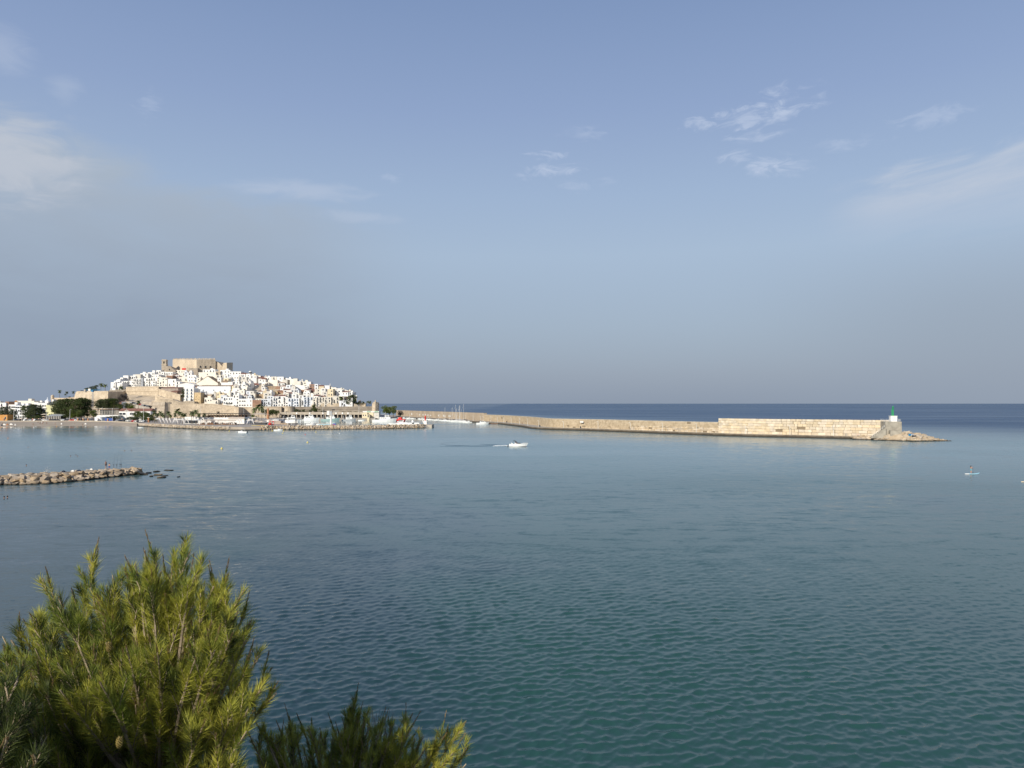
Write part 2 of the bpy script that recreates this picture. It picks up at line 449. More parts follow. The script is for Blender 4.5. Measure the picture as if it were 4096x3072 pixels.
# large patches: wind lanes and slicks
warp, _ = q.noise(q.v('MULTIPLY', P2, (0.012, 0.02, 1)), 1.0, 2)
lane, _ = q.noise(q.v('ADD', q.v('MULTIPLY', P2, (0.006, 0.016, 1)), q.xyz(0.0, warp, 0.0)), 1.0, 4, 0.55)
lane_s = q.ss(lane, 0.42, 0.62)
big, _ = q.noise(q.v('MULTIPLY', P2, (0.035, 0.03, 1)), 1.0, 3, 0.5)
teal = (0.021, 0.072, 0.060); navy_ = (0.018, 0.049, 0.055)
right = q.ss(q.m('DIVIDE', px_, q.m('MAXIMUM', py_, 1.0)), -0.35, 0.25)
deep = q.mix(q.m('MULTIPLY', q.ss(q.m('ADD', q.m('MULTIPLY', big, 0.9), q.m('MULTIPLY', right, 0.35)), 0.42, 0.75), 1.0), navy_, teal)
bay = (0.150, 0.240, 0.250)  # pale base colour makes up for sky reflection lost over the bay
far = q.mix(q.ss(py_, 70.0, 260.0), deep, bay)
far = q.mix(open_, far, (0.026, 0.070, 0.142))

q.put(b.inputs['Base Color'], far)
b.inputs['IOR'].default_value = 1.333
# ripples too small for the wave mesh
def slope(sc, seed, detail=2, st=(0.55, 1.0, 1.0)):
    n = t.nodes.new('ShaderNodeTexNoise'); q.put(n.inputs['Vector'], q.v('ADD', q.v('MULTIPLY', P2, st), (seed, seed * 1.7, 0)))
    n.inputs['Scale'].default_value = sc; n.inputs['Detail'].default_value = detail; n.inputs['Roughness'].default_value = 0.6
    return q.v('SUBTRACT', n.outputs[1], (0.5, 0.5, 0.5))
s1 = slope(1.3, 3.0, 3); s2 = slope(4.2, 11.0, 2); s3 = slope(0.28, 17.0, 3, (0.28, 1.0, 1.0))
small = q.v('ADD', q.v('SCALE', s1, scale=0.42), q.v('SCALE', s2, scale=0.42))
# strength of ripples: calm inside, lively outside
amp_bay = q.m('ADD', 0.36, q.m('MULTIPLY', lane_s, 0.6))
calm_left = q.m('SUBTRACT', 1.0, q.m('MULTIPLY', q.ss(py_, 360.0, 500.0), q.ss(px_, -60.0, -140.0, 0.35, 0.72)))
amp = q.m('MULTIPLY', amp_bay, calm_left)
amp = q.m('ADD', q.m('MULTIPLY', amp, q.m('SUBTRACT', 1.0, near)), q.m('MULTIPLY', near, 0.42))
swell = q.v('SCALE', s3, scale=0.10)
ampo = q.m('ADD', amp, q.m('MULTIPLY', open_, q.m('SUBTRACT', q.m('ADD', 1.3, q.m('MULTIPLY', lane_s, 0.6)), amp)))
sl = q.v('SCALE', small, scale=ampo)
s4 = slope(0.10, 27.0, 2, (0.6, 1.0, 1.0))
midm = q.m('MULTIPLY', q.ss(py_, 45.0, 110.0), q.ss(py_, 520.0, 260.0))
s5 = slope(0.62, 33.0, 2, (0.45, 1.0, 1.0))
sl = q.v('ADD', sl, q.v('SCALE', swell, scale=q.m('ADD', q.m('ADD', 0.25, q.m('MULTIPLY', midm, 2.2)), open_)))
sl = q.v('ADD', sl, q.v('SCALE', s4, scale=q.m('MULTIPLY', q.ss(py_, 120.0, 260.0), 0.05)))
sl = q.v('ADD', sl, q.v('SCALE', s5, scale=q.m('MULTIPLY', midm, 0.36)))
sx, sy, sz = q.sep(sl)
# ripple backs that lean away are hidden behind the crests in front of them when seen this flat
gz = q.ss(py_, 42.0, 82.0)
cap = q.m('ADD', 0.5, q.m('MULTIPLY', gz, q.m('ADD', -0.49, q.m('ADD', q.ss(py_, 90.0, 170.0, 0.0, -0.035), q.m('MULTIPLY', q.ss(py_, 260.0, 430.0), 0.05)))))
n0x, n0y, n0z = q.sep(geo.outputs['Normal'])
sy = q.m('SUBTRACT', q.m('MINIMUM', q.m('ADD', sy, n0y), cap), n0y)
N0 = geo.outputs['Normal']
nn = q.v('NORMALIZE', q.v('ADD', N0, q.xyz(sx, sy, 0.0)))
t.links.new(nn, b.inputs['Normal'])
shore = q.m('MULTIPLY', q.ss(py_, 380.0, 500.0), q.ss(px_, -60.0, -140.0))
rg = q.m('SUBTRACT', q.m('ADD', q.ss(py_, 60.0, 140.0, 0.08, 0.15), q.m('MULTIPLY', lane_s, 0.05)), q.ss(py_, 280.0, 420.0, 0.0, 0.02))
rg = q.m('SUBTRACT', rg, q.m('MULTIPLY', shore, 0.09))
q.put(b.inputs['Roughness'], q.m('ADD', rg, q.m('MULTIPLY', open_, 0.08)))
df = t.nodes.new('ShaderNodeBsdfDiffuse'); df.inputs[0].default_value = (0.020, 0.058, 0.125, 1)  # plain blue colour stands in for the reflection of a rough sea
mxs = t.nodes.new('ShaderNodeMixShader'); stn, _ = q.noise(q.v('MULTIPLY', P2, (0.0016, 0.014, 1)), 1.0, 4, 0.6)
stn2, _ = q.noise(q.v('MULTIPLY', P2, (0.0004, 0.0022, 1)), 1.0, 3, 0.6)
q.put(mxs.inputs[0], q.m('MULTIPLY', open_, q.m('ADD', q.m('ADD', 0.20, q.m('MULTIPLY', q.ss(stn, 0.35, 0.65), 0.22)), q.m('MULTIPLY', q.ss(stn2, 0.35, 0.65), 0.14))))
t.links.new(b.outputs[0], mxs.inputs[1]); t.links.new(df.outputs[0], mxs.inputs[2]); t.links.new(mxs.outputs[0], t.nodes['Material Output'].inputs[0])
MATS['water'] = wm

def build_sea():
    rows = [9.0]
    while rows[-1] < 150: rows.append(rows[-1] + max(0.11, rows[-1] ** 2 / (725 * H) * 0.72))
    n_near = len(rows)
    while rows[-1] < 90000: rows.append(rows[-1] * 1.06 + 1)
    rows = np.array(rows)
    cols = np.concatenate([np.linspace(-4, -0.82, 16)[:-1], np.linspace(-0.82, 0.80, 900), np.linspace(0.80, 4, 16)[1:]])
    R, T = np.meshgrid(rows, cols, indexing='ij')
    X = R * T; Y = R.copy(); Z = np.zeros_like(X)
    rng = np.random.RandomState(3)
    dxc = R * (1.62 / 900); dyr = np.gradient(rows)[:, None] * np.ones_like(X)
    OX = np.zeros_like(X); OY = np.zeros_like(X)
    inner = (np.abs(T) < 0.83)
    ncomp = 96
    for i in range(ncomp):
        lam = 0.18 * (1.25 / 0.18) ** (rng.rand() ** 0.9)
        th = math.radians(-90 + 13) + rng.randn() * math.radians(27)
        if rng.rand() < 0.25: th += math.radians(40)
        k = 2 * math.pi / lam; kx, ky = k * math.cos(th), k * math.sin(th)
        a = 0.0225 / k
        ph = rng.rand() * 2 * math.pi
        # a component lives only where the mesh can carry it
        fx = lam / max(abs(math.cos(th)), 0.15); fy = lam / max(abs(math.sin(th)), 0.15)
        wgt = np.clip((fy / dyr - 2.2) / 2.2, 0, 1) * np.clip((fx / dxc - 2.2) / 2.2, 0, 1) * inner
        arg = kx * X + ky * Y + ph
        c = np.cos(arg) * wgt; s_ = np.sin(arg) * wgt
        Z += a * c
        OX -= 1.15 * a * math.cos(th) * s_; OY -= 1.15 * a * math.sin(th) * s_
    gust = 0.75 + 0.6 * np.sin(X * 0.045 + 1.3 * np.sin(Y * 0.031)) * np.sin(Y * 0.038 + 1.1 * np.sin(X * 0.027))
    gust = np.clip(gust, 0.35, 1.4)
    leeward = np.clip((T + 0.9) / 0.5, 0.45, 1.0)
    Z *= gust * leeward; OX *= gust * leeward; OY *= gust * leeward
    co = np.stack([X + OX, Y + OY, Z], -1).reshape(-1, 3)
    nr, nc = X.shape
    idx = np.arange(nr * nc).reshape(nr, nc)
    quads = np.stack([idx[:-1, :-1], idx[:-1, 1:], idx[1:, 1:], idx[1:, :-1]], -1).reshape(-1, 4)
    me = bpy.data.meshes.new('sea')
    me.vertices.add(len(co)); me.vertices.foreach_set('co', co.astype(np.float32).ravel())
    me.loops.add(quads.size); me.loops.foreach_set('vertex_index', quads.astype(np.int32).ravel())
    me.polygons.add(len(quads)); me.polygons.foreach_set('loop_start', np.arange(0, quads.size, 4, dtype=np.int32))
    me.polygons.foreach_set('use_smooth', np.ones(len(quads), dtype=bool))
    me.update(); me.validate()
    me.materials.append(wm)
    o = bpy.data.objects.new('sea', me); C.objects.link(o); o['kind'] = 'structure'
    print('sea', nr, nc, len(quads))
build_sea()

def struct(name, mb, mats, **k):
    o = put(name, mb, None, mats=mats, **k); o['kind'] = 'structure'; return o
b = MB(); b.box(-90000, 90000, -3000, 100000, -40, -39.5)
struct('seabed', b, 'sand')

# ------------------------------------------------------------------ land
# beach: wet edge to the promenade wall
front = [(-2400, 1712), (-900, 1711), (0, 1707), (150, 1705), (300, 1704), (420, 1703), (500, 1703), (548, 1703.5)]
back = [(-2400, 1686), (-900, 1686), (0, 1686), (150, 1686), (300, 1685.5), (420, 1687), (500, 1690), (548, 1693)]
vs, fs = [], []
NB = len(front)
for k in range(6):
    f = k / 5
    for i in range(NB):
        a = GP(front[i][0], front[i][1], 0.0); c = GP(back[i][0], back[i][1], 1.5)
        if k == 0: a = a + Vector((0, -6, 0)); zz = -0.6
        else: zz = 1.5 * ((k - 1) / 4) ** 0.8 + 0.03
        ff = 0 if k == 0 else (k - 1) / 4
        p = a.lerp(c, ff); vs.append((p.x, p.y, zz))
for k in range(5):
    for i in range(NB - 1):
        fs.append((k * NB + i, k * NB + i + 1, (k + 1) * NB + i + 1, (k + 1) * NB + i))
b = MB(); b.add(vs, fs)
bm_ = smooth(struct('beach', b, 'sand'))
# mainland slab
LZ = 1.9
def gp(px, py, z=LZ): p = GP(px, py, z); return (p.x, p.y)
coast = [gp(-2400, 1686, 1.5), gp(-900, 1686, 1.5), gp(0, 1686, 1.5), gp(150, 1686, 1.5), gp(300, 1685.5, 1.5), gp(420, 1687, 1.5), gp(500, 1690, 1.5), gp(548, 1693, 1.5)]
coast = [(x, y + 0.3) for x, y in coast]
spit_top = [(548, 1696), (620, 1701), (700, 1703.5), (800, 1707), (880, 1709), (1000, 1707), (1180, 1706)]
coast += [(GP(x, y, 0).x, GP(x, y, 0).y + 4.6) for x, y in [(560, 1705), (620, 1709), (700, 1713), (800, 1717.5), (900, 1721), (960, 1722), (1040, 1720.5), (1120, 1719), (1185, 1718.6)]]
hb = [(XX(1190, 497), 497), (XX(1130, 560), 600), (XX(1110, 690), 690), (XX(1300, 690), 690), (XX(1500, 700), 700), (XX(1560, 730), 730), (XX(1600, 850), 850)]
land_outline = coast + hb + [(XX(1500, 960), 960), (-700, 1010), (-2600, 1200)]
b = MB(); b.prism(land_outline, -2.0, LZ)
struct('ground', b, 'pavement')
# promenade wall face and road behind the beach
b = MB()
for i in range(len(coast[:8]) - 1):
    (x0, y0), (x1, y1) = coast[i], coast[i + 1]
    b.prism([(x0, y0 - 0.35), (x1, y1 - 0.35), (x1, y1 + 0.1), (x0, y0 + 0.1)], 0.6, LZ + 0.25)
o = put('promenade_wall', b, None, mats='concrete'); o['label'] = 'low pale concrete wall between the beach and the road'; o['category'] = 'wall'
b = MB()
for i in range(1, 7):
    (x0, y0), (x1, y1) = coast[i], coast[i + 1]
    b.add([(x0, y0 + 3, LZ + .004), (x1, y1 + 3, LZ + .004), (x1, y1 + 13, LZ + .004), (x0, y0 + 13, LZ + .004)], [(0, 1, 2, 3)])
struct('road', b, 'asphalt')

# ------------------------------------------------------------------ hill of the old town
SKY = [(400, 1560), (436, 1545), (440, 1531), (462, 1528), (490, 1504), (520, 1502), (560, 1498), (572, 1492), (600, 1488), (622, 1487), (640, 1484), (700, 1483),
       (860, 1484), (930, 1487), (960, 1489), (975, 1493), (1010, 1497), (1040, 1505), (1070, 1508), (1105, 1508), (1134, 1512), (1165, 1516),
       (1200, 1524), (1230, 1529), (1262, 1537), (1290, 1541), (1330, 1550), (1365, 1557), (1395, 1564), (1412, 1575), (1424, 1588), (1440, 1604), (1500, 1618)]
BOT = [(400, 1572), (440, 1560), (500, 1556), (505, 1546), (640, 1546), (705, 1547), (712, 1575), (727, 1604), (775, 1607), (810, 1614), (880, 1620), (895, 1619), (932, 1629),
       (1045, 1629), (1120, 1628), (1250, 1627), (1390, 1626), (1430, 1618), (1500, 1622)]
def interp(tab, x):
    if x <= tab[0][0]: return tab[0][1]
    for (a, ya), (c, yc) in zip(tab, tab[1:]):
        if x <= c: return ya + (yc - ya) * (x - a) / (c - a)
    return tab[-1][1]
def YH(py):
    u = 1614 - py
    return 243.9 / (0.33 - u / F)
def hill_z(Y): return 13 + (Y - 730) * 0.33
# terrain in columns of bearing
vs, fs = [], []
cols = list(range(180, 1521, 12)); Ys = [700, 716, 730, 737, 739, 745, 751, 753, 760, 769, 775, 790, 805, 820, 835, 850, 865, 880, 895, 915, 940, 970, 1000]
for px in cols:
    top = interp(SKY, px) + 22
    for Y in Ys:
        cap = ZZ(top, min(Y, 900)) if px > 430 else ZZ(interp([(180, 1612), (300, 1590), (380, 1578), (430, 1568)], px), Y)
        lo = ZZ(interp(BOT, px), 735) if px > 430 else 2
        z = min(hill_z(Y), cap - 1.0)
        y_edge = 752 if px < 500 else (738 if px > 700 else 752 - (px - 500) * .07)
        if px > 455 and px < 500: y_edge = 768
        if Y < y_edge: z = 1.5
        if Y > 880: z = z - (Y - 880) * 0.6
        z = max(z, -3) + (noise.noise(Vector((px * .02, Y * .05, 0))) * 1.2 if Y > 760 else 0)
        vs.append(((px - 2048) / F * Y, Y, z))
nY = len(Ys)
for i in range(len(cols) - 1):
    for j in range(nY - 1):
        fs.append((i * nY + j, (i + 1) * nY + j, (i + 1) * nY + j + 1, i * nY + j + 1))
b = MB(); b.add(vs, fs); smooth(struct('hill', b, 'earth'))
# bank under the viewer on which the pines grow (below the frame)
vs, fs = [], []
xs = np.linspace(-40, 40, 33); ys = np.linspace(-12, 15, 20)
for x in xs:
    for y in ys:
        z = 14.3 - max(0, y + 0.5) * 1.12 + noise.noise(Vector((x * .3, y * .3, 2))) * 0.35 - max(0, abs(x) - 25) * .2
        if y > 0: z = min(z, 14.3 - 1.05 * y)
        vs.append((x, y, max(z, -2.0)))
for i in range(len(xs) - 1):
    for j in range(len(ys) - 1):
        fs.append((i * 20 + j, (i + 1) * 20 + j, (i + 1) * 20 + j + 1, i * 20 + j + 1))
b = MB(); b.add(vs, fs); smooth(struct('shore_bank', b, 'shrub_ground'))
# ------------------------------------------------------------------ foliage builders
def leaf_cloud(rng, blobs, n, size, flat=1.0):
    """many small leaf-clump faces scattered through the given blobs (cx,cy,cz,rx,ry,rz)"""
    vs, fs = [], []
    vol = [bb[3] * bb[4] * bb[5] for bb in blobs]; tot = sum(vol)
    for bb, v in zip(blobs, vol):
        for _ in range(max(4, int(n * v / tot))):
            while True:
                d = Vector((rng.uniform(-1, 1), rng.uniform(-1, 1), rng.uniform(-1, 1)))
                if d.length <= 1: break
            r = d.length; d = d * ((0.55 + 0.45 * r) / max(r, .05)) * (r ** 0.25)
            p = Vector((bb[0] + d.x * bb[3], bb[1] + d.y * bb[4], bb[2] + d.z * bb[5]))
            s = size * rng.uniform(0.6, 1.3)
            a = Vector((rng.gauss(0, 1), rng.gauss(0, 1), rng.gauss(0, 1) * flat)).normalized()
            c = a.cross(Vector((rng.gauss(0, 1), rng.gauss(0, 1), rng.gauss(0, 1)))).normalized()
            o = len(vs)
            vs += [p - a * s, p + c * s * .7, p + a * s]
            fs.append((o, o + 1, o + 2))
    b = MB(); b.v = [tuple(v) for v in vs]; b.f = fs; b.mi = [0] * len(fs)
    return b
def make_tree(name, rng, kind, label='tree'):
    """unit-ish tree, height 1, crown radius about 0.45; scaled on placing"""
    root = thing(name, label, 'tree')
    tb = MB(); blobs = []
    if kind == 'pine':
        tb.path([(0, 0, -.04), (.01, .01, .2), (-.01, 0, .5), (.01, 0, .8)], [.035, .028, .02, .008])
        for k in range(24):
            a = rng.uniform(0, 6.28); z = rng.uniform(.16, .93); r = .42 * math.sqrt(max(0.03, 1 - ((z - .38) / .6) ** 2)) * rng.uniform(.35, 1.0)
            p = (math.cos(a) * r, math.sin(a) * r, z)
            blobs.append((*p, rng.uniform(.12, .2), rng.uniform(.12, .2), rng.uniform(.055, .085)))
            tb.tube((0, 0, z * .75), (p[0] * .8, p[1] * .8, z), .012, .004, 4)
        blobs.append((0, 0, .5, .25, .25, .34)); n, s, m = 4600, .028, 'pine_leaf'
    elif kind == 'broad':
        tb.path([(0, 0, -.04), (.01, 0, .25), (-.01, 0, .55)], [.03, .025, .012])
        for k in range(12):
            a = rng.uniform(0, 6.28); z = rng.uniform(.45, .86); r = rng.uniform(.05, .33)
            p = (math.cos(a) * r, math.sin(a) * r, z)
            blobs.append((*p, rng.uniform(.12, .2), rng.uniform(.12, .2), rng.uniform(.1, .15)))
            tb.tube((0, 0, .35), (p[0] * .8, p[1] * .8, z), .012, .004, 4)
        n, s, m = 2600, .03, 'broad_leaf'
    elif kind in ('bush', 'dry'):
        tb.tube((0, 0, -.05), (0, 0, .4), .04, .02)
        for k in range(10):
            a = rng.uniform(0, 6.28); z = rng.uniform(.2, .75); r = rng.uniform(.05, .4)
            blobs.append((math.cos(a) * r, math.sin(a) * r, z, rng.uniform(.15, .25), rng.uniform(.15, .25), rng.uniform(.14, .22)))
            tb.tube((0, 0, .1), (math.cos(a) * r * .8, math.sin(a) * r * .8, z), .015, .005, 4)
        n, s, m = 2200, .035, ('dry_leaf' if kind == 'dry' else 'pine_leaf')
    elif kind == 'cypress':
        tb.tube((0, 0, -.04), (0, 0, .5), .02, .01)
        for k in range(12):
            z = .08 + k * .078; r = .075 * math.sin(min(1, (1.02 - z) * 1.9) * 1.57)
            blobs.append((0, 0, z, r, r, .07))
        n, s, m = 1200, .018, 'pine_leaf'
    put('trunk', tb, root, mats='bark')
    put('crown', leaf_cloud(rng, blobs, n, s), root, mats=m)
    return root
def make_palm(rng, label='palm', nf=34, droop=1.0):
    """palm of height 1 at the crown's heart"""
    root = thing('palm_tree', label, 'palm tree')
    tb = MB(); tb.path([(0, 0, -.03), (.01, 0, .3), (.02, .01, .65), (.02, .01, .97)], [.032, .022, .020, .024], 7)
    put('trunk', tb, root, mats='palm_bark')
    fb = MB()
    for i in range(nf):
        a = rng.uniform(0, 6.28); e = rng.uniform(-.5, 1.35); L = rng.uniform(.30, .40)
        d = Vector((math.cos(a), math.sin(a), 0)); p = Vector((.02, .01, .96)); pts = []
        for k in range(6):
            pts.append(p.copy()); e2 = e - k * .33 * droop; p = p + (d * math.cos(e2) + Vector((0, 0, math.sin(e2)))) * (L / 5)
        sd = Vector((-d.y, d.x, 0))
        for k in range(5):
            w0 = .055 * math.sin(math.pi * (k + .3) / 5.6); w1 = .055 * math.sin(math.pi * (k + 1.3) / 5.6)
            for sg in (1, -1):
                q0, q1 = pts[k], pts[k + 1]
                dn = Vector((0, 0, -.5))
                fb.add([q0, q1, q1 + (sd * sg + dn) * w1, q0 + (sd * sg + dn) * w0], [(0, 1, 2, 3)])
    put('crown', fb, root, mats='palm_leaf')
    return root
TREES = {}
def tree(kind, px, py_base, Y, hpx, label, group=None, wide=1.0, gz=None, name=None, first={}):
    rng = random.Random(hash((kind, px)) % 9999 if False else int(px * 7 + hpx * 3) % 9973)
    nm = name or {'pine': 'pine_tree', 'broad': 'broadleaf_tree', 'bush': 'shrub', 'dry': 'shrub', 'cypress': 'cypress_tree', 'palm': 'palm_tree'}[kind]
    key = (kind, int(px) % 3)
    if key not in TREES:
        o = make_palm(rng) if kind == 'palm' else make_tree(nm, rng, kind)
        TREES[key] = o
    else:
        o = copy_tree(TREES[key])
    o.name = nm
    z = ZZ(py_base, Y) if gz is None else gz
    ht = MP(hpx, Y) + (ZZ(py_base, Y) - z)
    place(o, ((px - 2048) / F * Y, Y, z), rng.uniform(0, 6.28), (ht * wide, ht * wide, ht), label, group)
    o['category'] = {'bush': 'shrub', 'dry': 'shrub', 'palm': 'palm tree'}.get(kind, 'tree')
    return o

# ------------------------------------------------------------------ houses
def win_mesh(kind):
    b = MB()
    if kind == 'square': w, h = .5, .62
    elif kind == 'door': w, h = .5, 1.1
    else: w, h = .8, .55
    b.box(-w, w, -.02, .1, -h, h, 0)
    t_ = .09
    b.box(-w - t_, -w, -.07, .1, -h, h, 1); b.box(w, w + t_, -.07, .1, -h, h, 1)
    b.box(-w - t_, w + t_, -.07, .1, h, h + t_, 1); b.box(-w - t_ - .05, w + t_ + .05, -.12, .1, -h - t_, -h, 1)
    return b
WM = {}
def window(kind, frame, parent, loc, rz=0.0, sc=1.0):
    k = (kind, frame)
    if k not in WM: WM[k] = win_mesh(kind).mesh('window_' + kind, ['glass', frame])
    return put('window', WM[k], parent, loc=loc, rot=(0, 0, rz), scale=sc if isinstance(sc, tuple) else (sc,) * 3)
_bal = {}
def balcony(parent, loc, rz=0.0, col='metal_dark'):
    if col not in _bal:
        b = MB(); b.box(-1.0, 1.0, -.8, 0, -.12, 0, 0)
        b.box(-1.0, 1.0, -.8, -.76, .9, .96, 1)
        for s_ in (-1, 1): b.box(s_ * 1.0 - .02, s_ * 1.0 + .02, -.78, 0, .9, .96, 1)
        for i in range(9):
            x = -1 + i * .25; b.box(x - .02, x + .02, -.79, -.75, 0, .9, 1)
        _bal[col] = b.mesh('balcony', ['frame_white', col])
    return put('balcony', _bal[col], parent, loc=loc, rot=(0, 0, rz))
def house(x0, x1, ytop, ybase, Y, wallm='white', label='', rz=0.0, cols=None, rows=None, depth=9.0, style='flat', frame='frame_white', bal=0.3,
          seed=0, hut=False, wkind=None, skip=0.15, gz=None, full=True, name='house', roofm=None, wsc=1.0, cat='house', peak=None):
    rng = random.Random(seed * 31 + int(x0) * 7 + int(ytop))
    xc = (x0 + x1) / 2
    w = MP(x1 - x0, Y) / max(math.cos(rz) , .5) * (1.0 if abs(rz) < .1 else .93)
    z0 = ZZ(ybase, Y) if gz is None else gz
    h = ZZ(ytop, Y) - z0
    yc = Y + (0 if abs(rz) < .01 else abs(math.sin(rz)) * w / 2)
    root = thing(name, label, cat, ((xc - 2048) / F * Y, yc, z0), rz)
    b = MB()
    hw = w / 2; hr = h - .5
    if style == 'flat':
        b.box(-hw, hw, 0, depth, -4.0, hr)
        p = .22
        b.box(-hw, hw, 0, p, hr, h); b.box(-hw, hw, depth - p, depth, hr, h)
        b.box(-hw, -hw + p, p, depth - p, hr, h); b.box(hw - p, hw, p, depth - p, hr, h)
        if hut:
            a = rng.uniform(-hw * .5, hw * .3); ww = min(w * .4, 3.2)
            b.box(a - ww / 2, a + ww / 2, depth * .45, depth * .8, hr, h + rng.uniform(1.4, 2.3))
        put('wall', b, root, mats=wallm)
        bar('roof', root, roofm or 'roof_flat', (0, depth / 2, hr + .02), (w - 2 * p - .02, depth - 2 * p - .02, .06))
    elif style == 'shed':          # sloping tiled roof, eave to the front
        b.prism([(-hw, 0), (hw, 0), (hw, depth), (-hw, depth)], -4.0, [h - 1.2, h - 1.2, h, h])
        put('wall', b, root, mats=wallm)
        r = MB(); e = .3
        r.prism([(-hw - e, -e), (hw + e, -e), (hw + e, depth), (-hw - e, depth)], [h - 1.2, h - 1.2, h, h], [h - 1.0, h - 1.0, h + .2, h + .2])
        put('roof', r, root, mats=roofm or 'roof_tile')
        h = h - 1.0
    elif style == 'hip':
        pk = peak if peak else 1.6
        hb_ = h - pk
        b.box(-hw, hw, 0, depth, -4.0, hb_); put('wall', b, root, mats=wallm)
        r = MB(); e = .35
        vs = [(-hw - e, -e, hb_), (hw + e, -e, hb_), (hw + e, depth + e, hb_), (-hw - e, depth + e, hb_), (-hw * .35, depth / 2, h), (hw * .35, depth / 2, h)]
        r.add(vs, [(0, 1, 5, 4), (1, 2, 5), (2, 3, 4, 5), (3, 0, 4), (3, 2, 1, 0)]); put('roof', r, root, mats=roofm or 'roof_tile')
        h = hb_
    elif style == 'gable':         # ridge runs away from the viewer, gable to the front
        pk = peak if peak else 1.8
        hb_ = h - pk
        b.outline([(-hw, -4), (hw, -4), (hw, hb_), (0, h), (-hw, hb_)], 0, depth); put('wall', b, root, mats=wallm)
        r = MB()
        for s_ in (-1, 1):
            e = .3; k = pk / hw
            pts = [(s_ * (hw + e), hb_ - e * k + .02), (0, h + .02), (0, h + .25), (s_ * (hw + e), hb_ - e * k + .25)]
            if s_ < 0: pts = pts[::-1]
            r.outline(pts, -e, depth + e)
        put('roof', r, root, mats=roofm or 'roof_tile')
        h = hb_
    elif style == 'gable_side':    # ridge parallel to the front
        pk = peak if peak else 1.6
        hb_ = h - pk
        b.box(-hw, hw, 0, depth, -4.0, hb_)
        b.add([(-hw, 0, hb_), (-hw, depth, hb_), (-hw, depth / 2, h - .05)], [(0, 2, 1)]); b.add([(hw, 0, hb_), (hw, depth, hb_), (hw, depth / 2, h - .05)], [(0, 1, 2)])
        put('wall', b, root, mats=wallm)
        r = MB(); e = .3
        r.add([(-hw - e, -e, hb_), (hw + e, -e, hb_), (hw + e, depth / 2, h), (-hw - e, depth / 2, h), (hw + e, depth + e, hb_), (-hw - e, depth + e, hb_)],
              [(0, 1, 2, 3), (3, 2, 4, 5), (1, 0, 5, 4), (0, 3, 5), (1, 4, 2)])
        put('roof', r, root, mats=roofm or 'roof_tile')
        h = hb_
    # openings
    if cols is None: cols = max(1, int(w / 3.1))
    nf = max(1, int((h - .4) / 3.0)) if rows is None else rows
    fl = (h - .3) / nf if rows else 3.0
    lim = nf if full else min(nf, 2)
    for r_ in range(lim):
        zc = h - .35 - fl * (r_ + .5)
        if zc < 1.0: break
        for c_ in range(cols):
            if rng.random() < skip: continue
            xw = -hw + w * (c_ + .5) / cols + rng.uniform(-.25, .25)
            kd = wkind or rng.choice(['square', 'square', 'square', 'wide', 'door'])
            has_b = rng.random() < bal
            if has_b: kd = 'door'
            if xw - .9 < -hw or xw + .9 > hw: kd = 'square' if kd == 'wide' else kd
            window(kd, frame, root, (xw, -.0, zc), 0, wsc)
            if has_b: balcony(root, (xw, 0, zc - 1.1 * wsc), 0, frame if frame == 'blue_frame' else 'metal_dark')
    if full and rng.random() < .7 and abs(rz) > .05:
        s_ = -1 if rz < 0 else 1
        for r_ in range(lim):
            zc = h - .35 - fl * (r_ + .5)
            if zc > 1: window('square', frame, root, (-s_ * 0 + (hw if s_ < 0 else -hw) * 1.0, depth * .4, zc), (math.pi / 2 if s_ < 0 else -math.pi / 2), wsc)
    return root

used = []      # photo rectangles of the landmark buildings, with their distance
def L(x0, x1, yt, yb, **k):
    Y = k.pop('Y', None)
    if Y is None: Y = YH(yb)
    used.append((x0, x1, yt, yb, Y))
    return house(x0, x1, yt, yb, Y, **k)
R = math.radians
# -- upper left terrace over the big rampart
L(440, 462, 1529, 1561, rz=R(-8), cols=2, rows=3, bal=.5, wkind='square', label='tall white end house at the left tip of the old town')
L(452, 480, 1523, 1556, Y=792, rz=R(-8), cols=2, rows=3, label='white house just behind the left end house of the old town')
L(463, 489, 1532, 1560, rz=R(-6), cols=3, rows=2, bal=.5, label='low white balcony house beside the left end house, above the dark palm')
L(478, 491, 1510, 1540, Y=806, rz=R(-12), cols=1, label='slim white house left of the big blank white cube on the skyline')
L(489, 513, 1502, 1530, Y=812, rz=R(-10), cols=1, skip=1, label='big blank white cube on the left skyline of the town')
L(515, 541, 1503, 1530, Y=814, rz=R(6), cols=3, rows=2, wkind='square', skip=0, hut=True, label='white house with paired windows and a drum on its roof, left skyline')
L(541, 559, 1497, 1524, Y=816, rz=R(14), cols=1, skip=1, wallm='white_warm', label='blank cream cube with slanting top right of the drum-topped house')
L(491, 512, 1524, 1548, rz=R(-8), cols=3, rows=2, label='white house below the blank cube, left edge of the balcony terrace')
L(512, 531, 1523, 1547, rz=R(-4), cols=3, rows=2, bal=.6, label='white house with small balconies, second in the terrace above the rampart')
L(531, 563, 1514, 1547, cols=4, rows=3, bal=.75, skip=.05, label='tall white house with a grid of dark balconies left of the grey strip')
L(563, 572, 1511, 1547, wallm='shadow_grey_wall', cols=1, skip=1, label='narrow shadow-grey wall strip in the middle of the white terrace')  # wall in shadow, its shade put into the grey colour
L(572, 602, 1512, 1546, cols=3, rows=3, bal=.8, skip=.1, label='white house with round-ended balconies right of the grey strip')
L(602, 628, 1510, 1546, cols=3, rows=3, bal=.7, skip=.1, label='white house with stacked balconies above the middle of the rampart')
L(628, 647, 1509, 1546, wallm='white_warm', cols=2, rows=4, bal=.6, label='warm white house with tall stack of balconies near the right end of the terrace')
L(647, 668, 1510, 1546, wallm='white_warm', cols=2, rows=3, bal=.2, label='warm white house with vaulted top window at the right end of the terrace')
